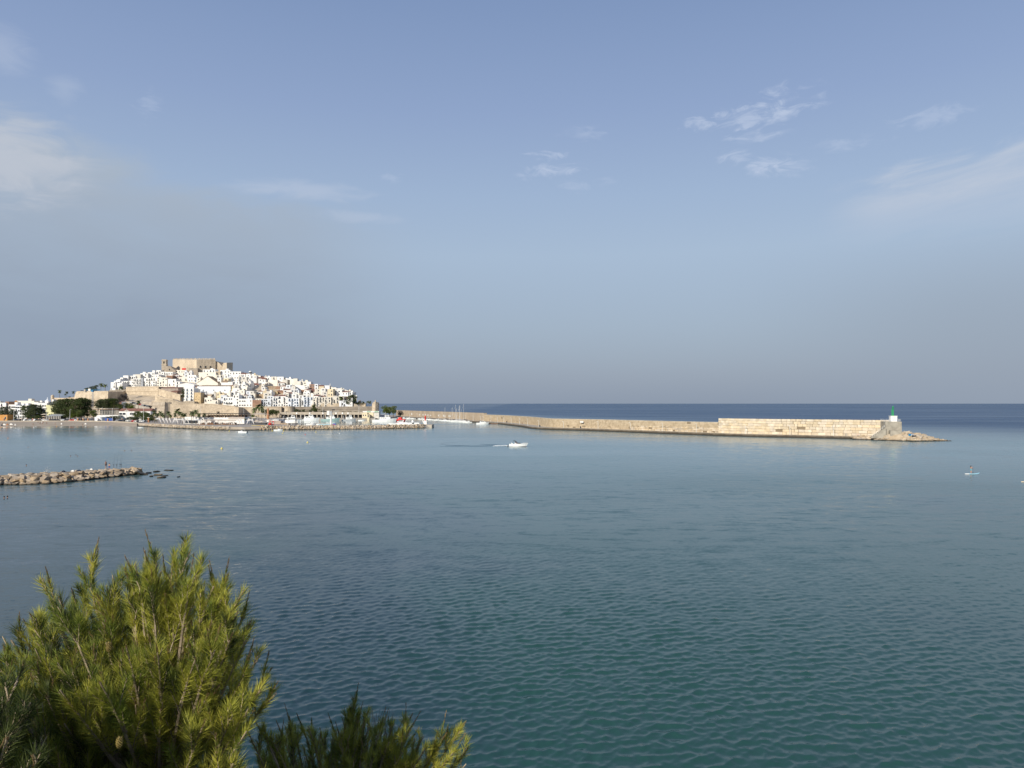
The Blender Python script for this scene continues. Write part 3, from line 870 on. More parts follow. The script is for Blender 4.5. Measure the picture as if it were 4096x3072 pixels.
L(664, 688, 1502, 1530, Y=806, wallm='brick_wall', rz=R(4), cols=1, skip=1, label='dark red-brown unfinished wall behind the terrace, left of centre')
L(668, 703, 1516, 1546, rz=R(-5), cols=2, rows=2, bal=.9, wkind='door', label='low white house with two balconies under the red-brown wall')
# -- centre left
L(560, 590, 1493, 1520, Y=822, cols=2, wallm='white', hut=True, label='white house with an antenna on the left skyline')
L(590, 617, 1489, 1518, Y=826, cols=2, hut=True, label='white stepped house on the skyline left of the church tower')
L(621, 643, 1481, 1506, Y=842, rz=R(-10), cols=2, rows=2, skip=.2, label='white cube standing clear to the left of the church tower')
L(643, 662, 1487, 1512, Y=842, cols=2, label='white house at the foot of the church tower')
L(662, 690, 1488, 1514, Y=838, cols=3, rows=2, wkind='wide', skip=.1, label='white house with a long dark strip window below the church gable')
L(688, 712, 1480, 1506, Y=848, cols=2, wallm='white_warm', label='warm white blank house left below the castle wall')
L(712, 740, 1481, 1512, Y=846, cols=3, wallm='white_warm', label='cream house with a row of small windows under the red cloth')
L(765, 784, 1483, 1512, Y=848, cols=1, label='white house below the castle corner')
L(784, 800, 1489, 1512, Y=848, cols=1, wallm='white', skip=.4, label='small white cube right of the castle corner')
L(714, 752, 1508, 1545, Y=812, wallm='white_warm', cols=2, rows=2, bal=1, skip=0, wkind='door', label='cream house with two tall balcony doors, centre of the slope')
L(752, 783, 1500, 1545, Y=810, cols=3, rows=3, bal=0, skip=0, wkind='square', label='white block with a regular grid of dark windows, centre of the slope')
L(779, 787, 1507, 1548, Y=807, cols=1, rows=4, frame='blue_frame', bal=0, skip=0, wallm='white_cool', label='slim white wing with a column of blue windows beside the grid block')
L(711, 776, 1531, 1576, Y=782, cols=3, skip=1, style='gable', peak=2.2, depth=12, roofm='white', label='large blank white gabled wall above the blue-balcony house')
L(727, 740, 1552, 1604, Y=742, rz=R(-50), cols=2, rows=4, frame='blue_frame', bal=.2, depth=6, label='narrow white side house left of the blue-balcony house')
L(739, 775, 1552, 1604, Y=740, cols=2, rows=4, frame='blue_frame', bal=.9, skip=0, wkind='door', hut=True, depth=11, label='tall white house with two columns of blue balconies over the lower rampart')
L(778, 803, 1570, 1614, Y=737, wallm='ochre', cols=2, rows=4, bal=0, wkind='square', frame='ochre', wsc=.6, label='tall ochre stone house right of the blue-balcony house')
L(803, 848, 1578, 1612, Y=745, wallm='ruin', cols=2, skip=1, label='low rough stone house with terrace right of the tall ochre house')
L(818, 850, 1590, 1612, Y=738, wallm='white_warm', cols=3, rows=1, wkind='square', hut=True, label='white terrace house on the stone base right of the ochre house')
L(850, 872, 1600, 1616, Y=735, wallm='white_warm', cols=2, rows=1, wkind='square', label='low white wing beside the white terrace house')
# -- the white church
L(788, 871, 1505, 1540, Y=792, wallm='white_warm', cols=2, skip=1, style='gable', peak=7.5, roofm='roof_brown', depth=14, name='church_nave', cat='church', label='large white gabled church nave in the middle of the town')
L(790, 922, 1540, 1577, Y=772, wallm='white_cool', cols=3, rows=1, skip=0, wkind='square', style='shed', roofm='roof_brown', depth=15, bal=0, name='church_aisle', cat='church', label='long low white church aisle with three small windows and brown roof')
L(884, 912, 1521, 1542, Y=792, wallm='white', cols=1, skip=1, style='hip', roofm='roof_brown', peak=2.2, depth=8, name='church_chapel', cat='chapel', label='white chapel with pointed brown roof right of the white church')
L(795, 862, 1489, 1520, Y=812, wallm='white_warm', cols=3, rows=2, skip=.5, bal=0, label='long cream house behind the ridge of the white church')
L(810, 860, 1478, 1502, Y=838, cols=4, rows=2, hut=True, skip=.3, label='wide white house with roof terrace under the castle ruin')
L(843, 860, 1477, 1498, Y=840, cols=1, skip=.3, label='white cube left of the ochre bell tower')
# -- right of the church
L(880, 920, 1480, 1508, Y=838, cols=3, rows=2, hut=True, label='white house directly right of the ochre bell tower')
L(917, 963, 1486, 1512, Y=832, cols=4, rows=2, skip=.2, bal=0, label='long white house below the castle keep with a terrace')
L(924, 954, 1503, 1533, Y=812, wallm='white', cols=3, rows=2, bal=.4, label='white house right of the cypress with shaded loggia')
L(866, 880, 1569, 1602, Y=746, wallm='cream', cols=1, rows=2, wkind='door', bal=.6, label='slim cream house with tall dark doorway right below the church aisle')
L(882, 905, 1580, 1616, Y=740, rz=R(20), cols=2, rows=2, wallm='white_cool', label='white house at the left end of the lower row, behind dark bushes')
L(893, 932, 1587, 1619, Y=736, cols=4, rows=2, frame='blue_frame', bal=.1, wkind='square', label='white house with blue window frames over the dark bush')
L(932, 956, 1579, 1629, Y=733, cols=2, rows=4, bal=.6, frame='frame_white', hut=True, label='tall white house with balconies left of the arched house')
L(956, 984, 1595, 1629, Y=732, cols=3, rows=2, bal=0, wkind='wide', skip=0, label='white house with a row of arched windows in the lower row')
L(984, 1010, 1594, 1629, Y=732, cols=2, rows=2, skip=.5, bal=0, wallm='white', label='plain white house crossed by a slanting shadow, left of the ruin')
L(1010, 1044, 1600, 1630, Y=731, wallm='brick_wall', cols=2, skip=1, label='roofless brown masonry ruin in the lower row', roofm='ruin')
L(1013, 1045, 1594, 1604, Y=745, wallm='white_warm', cols=3, rows=1, wkind='square', bal=0, label='white terrace house just above the brown ruin')
for (x0, x1, yt, m_, cc, rr, fr, sk, lab) in [
    (1045, 1070, 1596, 'white_cool', 3, 3, 'frame_white', .15, 'bluish white house right of the brown ruin'),
    (1069, 1092, 1584, 'white_cool', 2, 4, 'frame_white', .15, 'tall bluish white house, second right of the brown ruin'),
    (1091, 1111, 1590, 'white', 2, 3, 'blue_frame', .3, 'white house with a blue triangular awning in the lower row'),
    (1111, 1135, 1596, 'white', 2, 2, 'frame_white', .75, 'nearly blank white house above the left edge of the round bastion'),
    (1133, 1152, 1588, 'white', 2, 4, 'frame_white', .3, 'tall white house over the round bastion'),
    (1151, 1196, 1593, 'white_cool', 4, 3, 'blue_frame', .05, 'wide white house with three columns of blue balconies over the round bastion'),
    (1195, 1214, 1592, 'white', 2, 4, 'frame_white', .2, 'white house right of the wide blue-balcony house'),
    (1213, 1251, 1588, 'white_cool', 3, 4, 'blue_frame', .15, 'tall white house with blue doors above the rampart bushes'),
    (1250, 1264, 1594, 'white_warm', 1, 3, 'frame_white', .1, 'slim warm white house with a dark loggia in the lower row'),
    (1263, 1297, 1588, 'white_warm', 3, 4, 'frame_white', .1, 'warm white house with many balconies above the tall dark rampart tree'),
    (1296, 1323, 1587, 'white_warm', 2, 4, 'frame_white', .1, 'cream white house with a column of balconies behind the tall white pole'),
    (1322, 1342, 1588, 'white_warm', 2, 4, 'metal_dark', .1, 'last tall warm white house of the lower row, left of the lone palm'),
    (1341, 1358, 1586, 'white_warm', 1, 3, 'frame_white', .4, 'narrow white house behind the lone palm')]:
    L(x0, x1, yt, 1628, Y=733 + (x0 - 1045) * .02, rz=R(18 if x0 < 1100 or x0 > 1190 else 8), cols=cc, rows=rr, wallm=m_, frame=fr, skip=sk, bal=.55, wkind=None, label=lab)
L(1357, 1373, 1603, 1628, Y=738, cols=2, rows=1, wallm='white_cool', wkind='door', label='low bluish white house right of the lone palm')
L(1372, 1392, 1601, 1626, Y=738, cols=2, rows=2, wallm='white_cool', label='low white house under the dark round pine at the right end')
L(1396, 1428, 1610, 1627, Y=742, cols=2, rows=1, wallm='white', label='small white house at the right foot of the town')
# -- landmarks on the right slope
L(1001, 1037, 1532, 1568, Y=800, cols=4, rows=2, style='hip', peak=2.4, roofm='roof_tile', wkind='square', skip=.15, bal=0, label='white block with red hipped roof and square windows, mid slope')
L(1037, 1045, 1532, 1570, Y=802, rz=R(45), cols=1, skip=1, wallm='shadow_grey_wall', label='shadowed grey wall beside the red-roofed block')  # right side of the block, its shadow put into the colour
L(1063, 1103, 1544, 1570, Y=786, wallm='ruin', cols=2, skip=1, rz=R(8), label='long bare brown stone wall, mid slope right of the red-roofed block')
L(1103, 1119, 1545, 1566, Y=786, wallm='brick_wall', cols=1, skip=1, label='small brick-red wall at the end of the bare brown wall')
L(1084, 1110, 1566, 1588, Y=765, wallm='ochre', cols=1, skip=1, rz=R(8), roofm='ruin', label='blank ochre cube below the bare brown wall')
L(1108, 1133, 1560, 1586, Y=770, wallm='brick_wall', cols=1, skip=1, style='shed', label='brown shed-roofed block right of the ochre cube')
L(1019, 1053, 1576, 1604, Y=760, wallm='ruin', cols=2, rows=1, skip=.5, roofm='ruin', label='rough grey-brown walled plot above the brown ruin')
L(1195, 1217, 1559, 1586, Y=772, wallm='brick_wall', cols=1, skip=1, rz=R(10), label='brick-red unfinished block on the right slope')
L(1237, 1258, 1537, 1574, Y=784, wallm='brick_wall', cols=2, rows=3, skip=0, bal=0, wkind='wide', label='unfinished brown tower house with open storeys on the right slope')
L(1230, 1262, 1556, 1576, Y=774, wallm='brick_wall', style='hip', peak=2.5, cols=1, skip=1, label='house with dark red hipped roof below the unfinished tower house')
L(1107, 1134, 1507, 1536, Y=800, cols=3, rows=2, wkind='square', skip=.3, bal=0, label='white cube with two dark windows standing up on the right skyline')
L(1072, 1110, 1520, 1545, Y=796, wallm='white_warm', cols=2, skip=1, label='long blank cream wall below the right skyline')
L(1159, 1176, 1516, 1542, Y=792, cols=1, skip=1, wallm='white_warm', label='blank cream cube on the skyline, left of its taller neighbour')
L(1172, 1189, 1514, 1545, Y=790, cols=1, skip=.7, wallm='white_warm', rz=R(8), label='tall blank cream cube on the right skyline')
L(1172, 1202, 1525, 1550, Y=786, cols=1, skip=1, wallm='white_warm', rz=R(10), label='wide blank cream cube under the two skyline cubes')
L(1225, 1243, 1527, 1552, Y=788, cols=1, skip=1, label='white cube with flat drum roof on the right skyline')
L(1180, 1217, 1541, 1566, Y=780, cols=2, skip=1, wallm='white', label='wide blank white wall in the middle of the right slope')
sp = L(1299, 1318, 1542, 1575, Y=770, cols=1, skip=.5, label='white house with a thin white spire on its right corner')
b = MB(); b.tube((MP(8, 770), 4, 0), (MP(8, 770), 4, 3.0), .5, .1, 6)
put('spire', b, sp, mats='white', loc=(0, 0, ZZ(1544, 770) - ZZ(1575, 770)))
L(1310, 1332, 1556, 1600, Y=752, cols=2, rows=3, skip=.4, wallm='cream', bal=0, label='tall cream house with dark round windows on the right slope')
L(1410, 1427, 1580, 1612, Y=752, cols=2, rows=2, rz=R(20), label='white end house dropping to the sea at the right tip of the town')

# -- the rest of the old town, terrace by terrace
LMK = [(440, 'under the left tip of the skyline'), (505, 'above the big left rampart'), (560, 'behind the white balcony terrace'), (620, 'left of the church tower'), (660, 'below the church gable'),
       (710, 'under the castle wall'), (770, 'below the castle corner'), (830, 'around the white church'), (885, 'right of the ochre bell tower'), (930, 'near the lone cypress'),
       (985, 'above the arched house'), (1030, 'around the red hipped roof'), (1075, 'by the bare brown wall'), (1120, 'above the round bastion'), (1165, 'over the wide blue-balcony house'),
       (1215, 'by the brick-red block'), (1262, 'by the unfinished tower house'), (1310, 'near the thin white spire'), (1355, 'above the lone palm'), (1405, 'above the dark round pine')]
TIER = ['on the skyline', 'just under the skyline', 'in the third tier down', 'in the fourth tier down', 'in the fifth tier down', 'in the sixth tier down', 'in the seventh tier down', 'in the eighth tier down', 'in the ninth tier down', 'in the tenth tier down', 'in the lowest tier']
WN = {'white': 'white', 'white_warm': 'warm white', 'white_cool': 'bluish white', 'white_old': 'weathered off-white', 'cream': 'cream', 'ochre': 'ochre'}
made = {}
rng = random.Random(41)
nh = 0
GX0, GY0 = 430, 1470
depth_buf = np.full((170, 1010), 1e9)
def paint(x0, x1, yt, yb, Y):
    r = depth_buf[max(0, int(yt) - GY0):max(0, int(yb) - GY0), max(0, int(x0) - GX0):max(0, int(x1) - GX0)]
    np.minimum(r, Y, out=r)
for u_ in used: paint(*u_)
fillers = []
def try_house(px, w_, top, base, Y, need):
    xc = px + w_ / 2
    for (x0, x1, yt, yb, YL) in used:
        ox = min(px + w_, x1) - max(px, x0); oy = min(base, yb) - max(top, yt)
        if ox <= 2: continue
        if abs(Y - YL) < 3 and ox > w_ * .4: return False
        if Y < YL and oy > 9 and ox > 4: return False
    if px < 935 and px + w_ > 640 and top < 1484: return False
    r = depth_buf[max(0, int(top) - GY0):max(1, int(base) - GY0), max(0, int(px) - GX0):max(1, int(px + w_) - GX0)]
    if r.size == 0 or (r > 1e8).mean() < need: return False
    if ((r < Y) | (r > 1e8)).mean() < .42: return False           # would hide too much of its neighbours
    paint(px, px + w_, top, base, Y)
    fillers.append((px, w_, top, base, Y))
    return True
for row in range(9):
    px = 443 + rng.uniform(0, 6)
    while px < 1418:
        w_ = rng.choice([15, 18, 20, 22, 25, 29]); xc = px + w_ / 2
        top = interp(SKY, xc) + row * 13 + rng.uniform(-4, 5) + (2 if row == 0 else 0); bot = interp(BOT, xc)
        if top > bot - 20 or (row > 1 and xc < 706): px += w_; continue
        base = min(top + rng.uniform(27, 36), bot)
        Y = min(YH(base) + rng.uniform(-2, 3), 858)
        px += w_ + rng.choice([-1, 0, 0, 2]) if try_house(px, w_, top, base, Y, .18) else 5
for need in (.5, .35, .22, .14, .08, .04):
    for _ in range(5000):
        w_ = rng.choice([12, 15, 18, 21, 25]); px = rng.uniform(441, 1420 - w_); xc = px + w_ / 2
        s0, bot = interp(SKY, xc), interp(BOT, xc)
        if bot - s0 < 24: continue
        base = rng.uniform(s0 + 24, bot); top = max(base - rng.uniform(20, 36), s0 - 1)
        if xc < 706 and base > s0 + 52: continue
        try_house(px, w_, top, base, min(YH(base) + rng.uniform(-2, 2), 858), need)
for (px, w_, top, base, Y) in fillers:
    xc = px + w_ / 2
    tier = min(len(TIER) - 1, int(max(0, top - interp(SKY, xc) + 3) / 11))
    wm_ = rng.choices(['white', 'white_warm', 'white_cool', 'white_old', 'cream', 'ochre'], [42, 28, 7, 13, 7, 1])[0]
    st = rng.choices(['flat', 'shed', 'gable_side'], [80, 13, 6])[0]
    lm = min(LMK, key=lambda a: abs(a[0] - xc))[1]
    hutt = rng.random() < .35 and st == 'flat'
    form = {'flat': 'flat-roofed house', 'shed': 'house with sloping tiles', 'gable_side': 'low-pitched house'}[st]
    if hutt: form = 'house with roof hut'
    key = '%s %s %s %s' % (WN[wm_], form, TIER[tier], lm)
    key = key.replace('in the ', 'in ') if len(key.split()) > 14 else key
    o = house(px, px + w_, top, base, Y, wallm=wm_, rz=R(rng.choice([-12, -5, 0, 4, 8, 14, 22])), style=st, hut=hutt, full=False, skip=.2, bal=.15,
              depth=rng.uniform(6, 9), frame=rng.choices(['frame_white', 'metal_dark', 'blue_frame'], [6, 2, 1])[0], seed=int(top * 3 + px), label=key, roofm=rng.choice(['roof_flat', 'white_warm', 'roof_brown', 'white_old']) if st == 'flat' else None)
    o['group'] = 'houses climbing the old town hill'
    made.setdefault(key, []).append((px, o)); nh += 1
for key, lst in made.items():
    if len(lst) > 1:
        lst.sort(key=lambda a: a[0])
        side = ['left-hand', 'right-hand'] if len(lst) == 2 else ['left-hand', 'middle', 'right-hand', 'rightmost', 'last']
        for (p_, o), s_ in zip(lst, side):
            o['label'] = s_ + ' ' + key
print('filler houses', nh)
# ------------------------------------------------------------------ ramparts, castle, towers
def rampart(name, label, cat, pts, mt, thick=4.0, parapet=True, cordon=None, batter=0.0):
    """pts: (px, ytop, ybase, Y) from left to right. A battered wall with parapet and cordon, each its own part"""
    o = pts[0]
    root = thing(name, label, cat)
    b = MB(); n = len(pts)
    P_ = [((p[0] - 2048) / F * p[3], p[3], ZZ(p[1], p[3]), ZZ(p[2], p[3])) for p in pts]
    vs = []
    for (x, y, zt, zb) in P_:
        zl = 0.8 if o[2] >= 1596 else zb - 4
        bt = batter * (zt - zl)
        vs += [(x, y - bt, zl), (x, y, zt), (x, y + thick, zt), (x, y + thick, zl)]
    fs = []
    for i in range(n - 1):
        a, c = i * 4, (i + 1) * 4
        for k in range(4):
            k2 = (k + 1) % 4
            fs.append((a + k, c + k, c + k2, a + k2)[::-1])
    fs.append((0, 1, 2, 3)[::-1]); e = (n - 1) * 4; fs.append((e, e + 1, e + 2, e + 3))
    b.add(vs, fs); put('wall', b, root, mats=mt)
    if parapet:
        b = MB()
        for i in range(n - 1):
            (x0, y0, z0, _), (x1, y1, z1, _) = P_[i], P_[i + 1]
            b.prism([(x0, y0 - .15), (x1, y1 - .15), (x1, y1 + 1.0), (x0, y0 + 1.0)], [z0 - .35, z1 - .35, z1 - .35, z0 - .35], [z0 + .55, z1 + .55, z1 + .55, z0 + .55])
        put('parapet', b, root, mats=mt)
    if cordon:
        b = MB()
        for i in range(n - 1):
            (x0, y0, z0, _), (x1, y1, z1, _) = P_[i], P_[i + 1]
            z0 -= cordon; z1 -= cordon; bo = batter * cordon
            b.prism([(x0, y0 - .45 - bo), (x1, y1 - .45 - bo), (x1, y1 + .1), (x0, y0 + .1)], [z0, z1, z1, z0], [z0 + .5, z1 + .5, z1 + .5, z0 + .5])
        put('cordon', b, root, mats=mt)
    return root
rampart('rampart', 'low sunlit outer rampart at the far left with a round sentry box', 'rampart', [(205, 1593, 1612, 762), (262, 1594, 1612, 758), (302, 1590, 1612, 756)], 'stone_light', thick=18)
s_ = thing('sentry_box', 'small round domed sentry box on the left end of the outer rampart', 'sentry box', W(210, 1594, 761))
b = MB(); b.lathe([(1.3, -2), (1.7, 0), (1.5, .2), (1.5, 2.2), (1.7, 2.3), (1.7, 2.5)], 10); put('wall', b, s_, mats='stone_light')
b = MB(); b.lathe([(1.6, 2.5), (1.4, 3.1), (.8, 3.7), (.1, 4.0)], 10); put('dome', b, s_, mats='stone_light')
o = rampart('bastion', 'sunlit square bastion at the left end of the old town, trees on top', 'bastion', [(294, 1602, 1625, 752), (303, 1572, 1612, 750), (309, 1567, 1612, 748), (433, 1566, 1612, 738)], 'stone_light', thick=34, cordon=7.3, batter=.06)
o = rampart('bastion', 'grey shaded flank of the bastion with crumbling battlements', 'bastion', [(433.5, 1567, 1612, 738.5), (480, 1566, 1612, 765)], 'stone_grey', thick=5, parapet=False, cordon=6.6)  # greyer stone than the lit face adds the flank's shade as colour
for i in range(6):
    x = 438 + i * 8; Y = 738.5 + (x - 433) * .57
    bar('merlon', o, 'stone_grey', ((x - 2048) / F * Y, Y + .8, ZZ(1566.5, Y) + .7), (1.6, 1.4, 1.8), R(30))
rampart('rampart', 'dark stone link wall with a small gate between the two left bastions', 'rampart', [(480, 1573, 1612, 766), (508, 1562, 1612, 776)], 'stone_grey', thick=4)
rampart('rampart', 'big long sunlit rampart below the white terrace', 'rampart', [(504, 1550, 1600, 772), (512, 1549, 1610, 770), (570, 1548, 1610, 768), (634, 1547, 1612, 764)], 'stone', thick=14, cordon=4.6, batter=.1)
rampart('rampart', 'rampart running down to the right below the brown terrace', 'rampart', [(634, 1557, 1606, 762), (676, 1568, 1610, 752), (708, 1577, 1612, 744), (721, 1580, 1612, 742)], 'stone', thick=6, batter=.05)
rampart('parapet_wall', 'pointed wedge of masonry standing in front of the big rampart', 'wall', [(620, 1582, 1606, 734), (628, 1581, 1606, 732), (660, 1592, 1606, 730), (692, 1596, 1606, 730)], 'stone', thick=3, parapet=False)
rampart('rampart', 'sloping shoulder wall above the corner bastion', 'rampart', [(608, 1604, 1640, 722), (640, 1595, 1640, 722), (690, 1598, 1640, 724), (722, 1608, 1640, 726), (745, 1604, 1640, 728), (778, 1606, 1640, 730)], 'stone', thick=8, parapet=False)
rampart('bastion', 'tall battered corner bastion behind the seafront palms', 'bastion', [(607, 1611, 1656, 708), (660, 1610, 1656, 700)], 'stone_grey', thick=14, cordon=3.0, batter=.12)
rampart('rampart', 'long lower rampart behind the beach restaurant', 'rampart', [(660, 1611, 1656, 701), (682, 1617, 1656, 704), (740, 1616, 1656, 706), (790, 1617, 1656, 707), (845, 1617, 1656, 708), (940, 1626, 1656, 710)], 'stone', thick=6, batter=.05)
rampart('bastion', 'projecting rampart corner with bright front between restaurant and cypress-tall palms', 'bastion', [(936, 1628, 1656, 704), (955, 1630, 1656, 703)], 'stone_light', thick=12, batter=.03)
rampart('rampart', 'rampart section right of the projecting corner with a white pole', 'rampart', [(955.5, 1630, 1658, 716), (1010, 1630, 1658, 716), (1048, 1628, 1658, 718), (1126, 1628, 1658, 722)], 'stone_light', thick=8, batter=.03)
rb = thing('round_bastion', 'round stone bastion with a dark low arch above the fishing boats', 'bastion', W(1148, 1656, 726))
b = MB(); hh = ZZ(1627, 720) - ZZ(1656, 726)
b.lathe([(6.9, -2), (6.6, 0), (6.2, hh - 1), (6.5, hh - .9), (6.5, hh - .5), (6.1, hh - .4), (6.1, hh + .4)], 24, c=(0, 5, 0)); put('wall', b, rb, mats='stone')
b = MB(); b.outline([(-3.2, 0), (3.2, 0), (3.0, 1.3), (1.8, 2.2), (0, 2.6), (-1.8, 2.2), (-3.0, 1.3)], -1.75, 2); put('arch_opening', b, rb, mats='dark')
rampart('rampart', 'long grey sea rampart right of the round bastion', 'rampart', [(1170, 1629, 1660, 730), (1260, 1629, 1660, 732), (1400, 1628, 1660, 734), (1470, 1628, 1660, 736), (1489, 1627, 1660, 737)], 'sea_wall', thick=10, cordon=2.0)
tw = thing('sea_tower', 'broken stone tower at the right end of the sea rampart', 'tower', W(1498, 1642, 736))
b = MB(); b.prism([(-2.6, 0), (1.2, -1.5), (3.4, 1.0), (3.4, 7), (-2.6, 7)], -3, [ZZ(1617, 736) - ZZ(1642, 736), ZZ(1606, 736) - ZZ(1642, 736), ZZ(1610, 736) - ZZ(1642, 736), ZZ(1611, 736) - ZZ(1642, 736), ZZ(1608, 736) - ZZ(1642, 736)])
put('wall', b, tw, mats='stone')
b = MB(); b.box(0.6, 1.4, -1.6, 0, 8, 10.6, 0); put('parapet', b, tw, mats='stone')
rampart('ruin_wall', 'low broken ochre wall below the right tip of the town', 'wall', [(1437, 1614, 1626, 742), (1450, 1611, 1626, 744), (1462, 1612, 1626, 744)], 'stone_light', thick=5, parapet=False)
s_ = thing('sentry_box', 'tiny domed lookout behind the ruin wall at the right tip', 'sentry box', W(1439, 1610, 752))
b = MB(); b.lathe([(1.7, -3), (1.7, 1.0), (1.9, 1.1), (1.5, 1.8), (.8, 2.4), (.1, 2.6)], 10); put('wall', b, s_, mats='stone_grey')

# rocky ground under the big rampart
vs, fs = [], []
cols = list(range(500, 725, 9))
for i, px in enumerate(cols):
    for j, (Y, py) in enumerate(((764, 1594), (758, 1597), (750, 1600), (740, 1606), (732, 1611), (724, 1624))):
        k = (px - 500) / 225
        z = ZZ(py - 2 * math.sin(k * 3.1) + 10 * max(0, .2 - k), Y) + noise.noise(Vector((px * .03, Y * .05, 0))) * 1.2
        vs.append(((px - 2048) / F * Y, Y, z))
for i in range(len(cols) - 1):
    for j in range(5): fs.append((i * 6 + j + 1, (i + 1) * 6 + j + 1, (i + 1) * 6 + j, i * 6 + j))
b = MB(); b.add(vs, fs); o = struct('rock_slope', b, 'stone_light')
# ramp with parked cars
b = MB(); pts = [(522, 1608, 1614, 728), (560, 1614, 1622, 718), (600, 1622, 1632, 704)]
vs = []
for (px, y0, y1, Y) in pts:
    vs += [((px - 2048) / F * (Y + 9), Y + 9, ZZ(y0, Y + 9)), ((px - 2048) / F * Y, Y, ZZ(y1, Y)), ((px - 2048) / F * Y, Y, 0)]
b.add(vs, [(0, 1, 4, 3), (3, 4, 7, 6), (1, 2, 5, 4), (4, 5, 8, 7)]); struct('ramp_road', b, 'pavement')

# terraces and roofs right of the big rampart
L2 = lambda *a, **k: house(*a, **k)
L2(643, 712, 1548, 1572, 766, wallm='roof_flat', cols=1, skip=1, style='shed', depth=12, label='long brown tiled terrace roof right of the big rampart', name='terrace_building')
L2(684, 708, 1562, 1578, 750, wallm='brick_wall', cols=3, rows=1, skip=0, bal=0, wkind='square', style='shed', label='small brown pavilion on the rampart shoulder', name='pavilion')

# castle -----------------------------------------------------------
cy = 862
ca = thing('castle', 'large tan stone castle crowning the old town, thin spikes along its top', 'castle', (0, 0, 0))
def X_(px, Y): return (px - 2048) / F * Y
def cz(py, Y=862): return ZZ(py, Y)
b = MB()
b.prism([(X_(689, 884), 884), (X_(694, 872), 872), (X_(722, 864), 864), (X_(785, 852), 852), (X_(861, 864), 864), (X_(861, 900), 900), (X_(694, 905), 905)], cz(1500, 852) - 4,
        [cz(1438.5, 884), cz(1436.5, 872), cz(1438, 864), cz(1438.5, 852), cz(1438, 864), cz(1438, 864), cz(1437, 872)])
put('wall', b, ca, mats='castle_stone')
b = MB()      # ruined right shoulder, sloping down
b.outline([(X_(861, 866), cz(1500)), (X_(905, 866), cz(1500)), (X_(903, 866), cz(1484)), (X_(896, 866), cz(1474)), (X_(884, 866), cz(1461)), (X_(876, 866), cz(1452)), (X_(868, 866), cz(1446)), (X_(861, 866), cz(1444))], 866, 884)
put('ruined_wall', b, ca, mats='castle_stone')
b = MB(); b.prism([(X_(892, 872), 872), (X_(906, 858), 858), (X_(930, 866), 866), (X_(930, 888), 888), (X_(892, 888), 888)], cz(1500), [cz(1452, 872), cz(1450.5, 858), cz(1450, 866), cz(1450, 866), cz(1452, 872)])
put('keep', b, ca, mats='castle_stone')
b = MB(); b.prism([(X_(889, 860), 860), (X_(906, 857.8), 857.8), (X_(906, 866), 866), (X_(889, 866), 866)], cz(1500), [cz(1456), cz(1464), cz(1464), cz(1456)])
put('buttress', b, ca, mats='castle_stone')
for i in range(3):
    px = 800 + i * 20; Y = 852 + (px - 785) * .158
    w_ = bar('window', ca, 'dark', (X_(px, Y), Y + .1, cz(1467.3 + i * .6, Y)), (MP(3.6, Y), .9, MP(8.5, Y)), R(9))
    bar('window_frame', w_, 'castle_stone', (0, -.1, -.56), (1.3, 1.0, .1))
for i in range(33):
    px = 694 + i * 5.1
    Y = 872 - (px - 694) * .225 if px < 785 else 852 + (px - 785) * .158
    put('merlon', unit_box('castle_stone'), ca, loc=(X_(px, Y + 1), Y + 1, cz(1438.2, Y + 1) + .55 + (i % 3) * .12), scale=(.55 + (i * 7 % 3) * .15, .6, 1.7))
rr = thing('red_cloth', 'red cloth canopy hung against the castle wall', 'canopy', W(736, 1480, 850))
b = MB(); b.box(-2.2, 2.2, -.4, .4, 0, 2.2); put('cloth', b, rr, mats='red')
L2(752, 788, 1472, 1486, 845, wallm='stone_grey', cols=1, skip=1, rz=R(12), roofm='ruin', label='low grey stone outwork in front of the castle corner', name='outwork')
# parish church with bell tower
ct = thing('church_tower', 'square stone bell tower with cornices left of the castle', 'bell tower', W(655, 1490, 850), R(4))
u = MP(1, 850)
b = MB(); b.box(-9 * u, 9 * u, 0, 16 * u, -3, 31 * u); put('shaft', b, ct, mats='stone_grey')
b = MB(); b.box(-10.2 * u, 10.2 * u, -1 * u, 17 * u, 31 * u, 32.6 * u); put('cornice', b, ct, mats='stone_light')
b = MB()
for sx in (-1, 1):
    b.box(min(sx * 8.6, sx * 2.6) * u, max(sx * 8.6, sx * 2.6) * u, 0, 4 * u, 32.6 * u, 48 * u); b.box(min(sx * 8.6, sx * 2.6) * u, max(sx * 8.6, sx * 2.6) * u, 12 * u, 16 * u, 32.6 * u, 48 * u)
    b.box(min(sx * 8.6, sx * 6) * u, max(sx * 8.6, sx * 6) * u, 4 * u, 12 * u, 32.6 * u, 48 * u)
b.box(-2.6 * u, 2.6 * u, 0, 4 * u, 32.6 * u, 35.5 * u); b.box(-2.6 * u, 2.6 * u, 0, 4 * u, 44.5 * u, 48 * u); b.box(-6 * u, 6 * u, 4 * u, 12 * u, 46 * u, 48 * u)
put('belfry', b, ct, mats='stone_grey')
b = MB(); b.tube((0, 8 * u, 37 * u), (0, 8 * u, 42 * u), 1.8 * u, .9 * u, 8); put('bell', b, ct, mats='metal_dark')
b = MB(); b.box(-10.2 * u, 10.2 * u, -1.2 * u, 17.2 * u, 48 * u, 49.6 * u); b.box(-8 * u, 8 * u, 1 * u, 15 * u, 49.6 * u, 52 * u)
for sx in (-7.5, 7.5): b.tube((sx * u, 1.5 * u, 52 * u), (sx * u, 1.5 * u, 54.5 * u), .5 * u, .1 * u, 5)
put('top_cornice', b, ct, mats='stone_light')
b = MB(); b.box(-2 * u, 2 * u, -.06, .1, 6 * u, 9.5 * u); put('window', b, ct, mats='dark')
pc = thing('parish_church', 'stone church front with a scrolled gable beside the bell tower', 'church', W(678, 1490, 846), R(6))
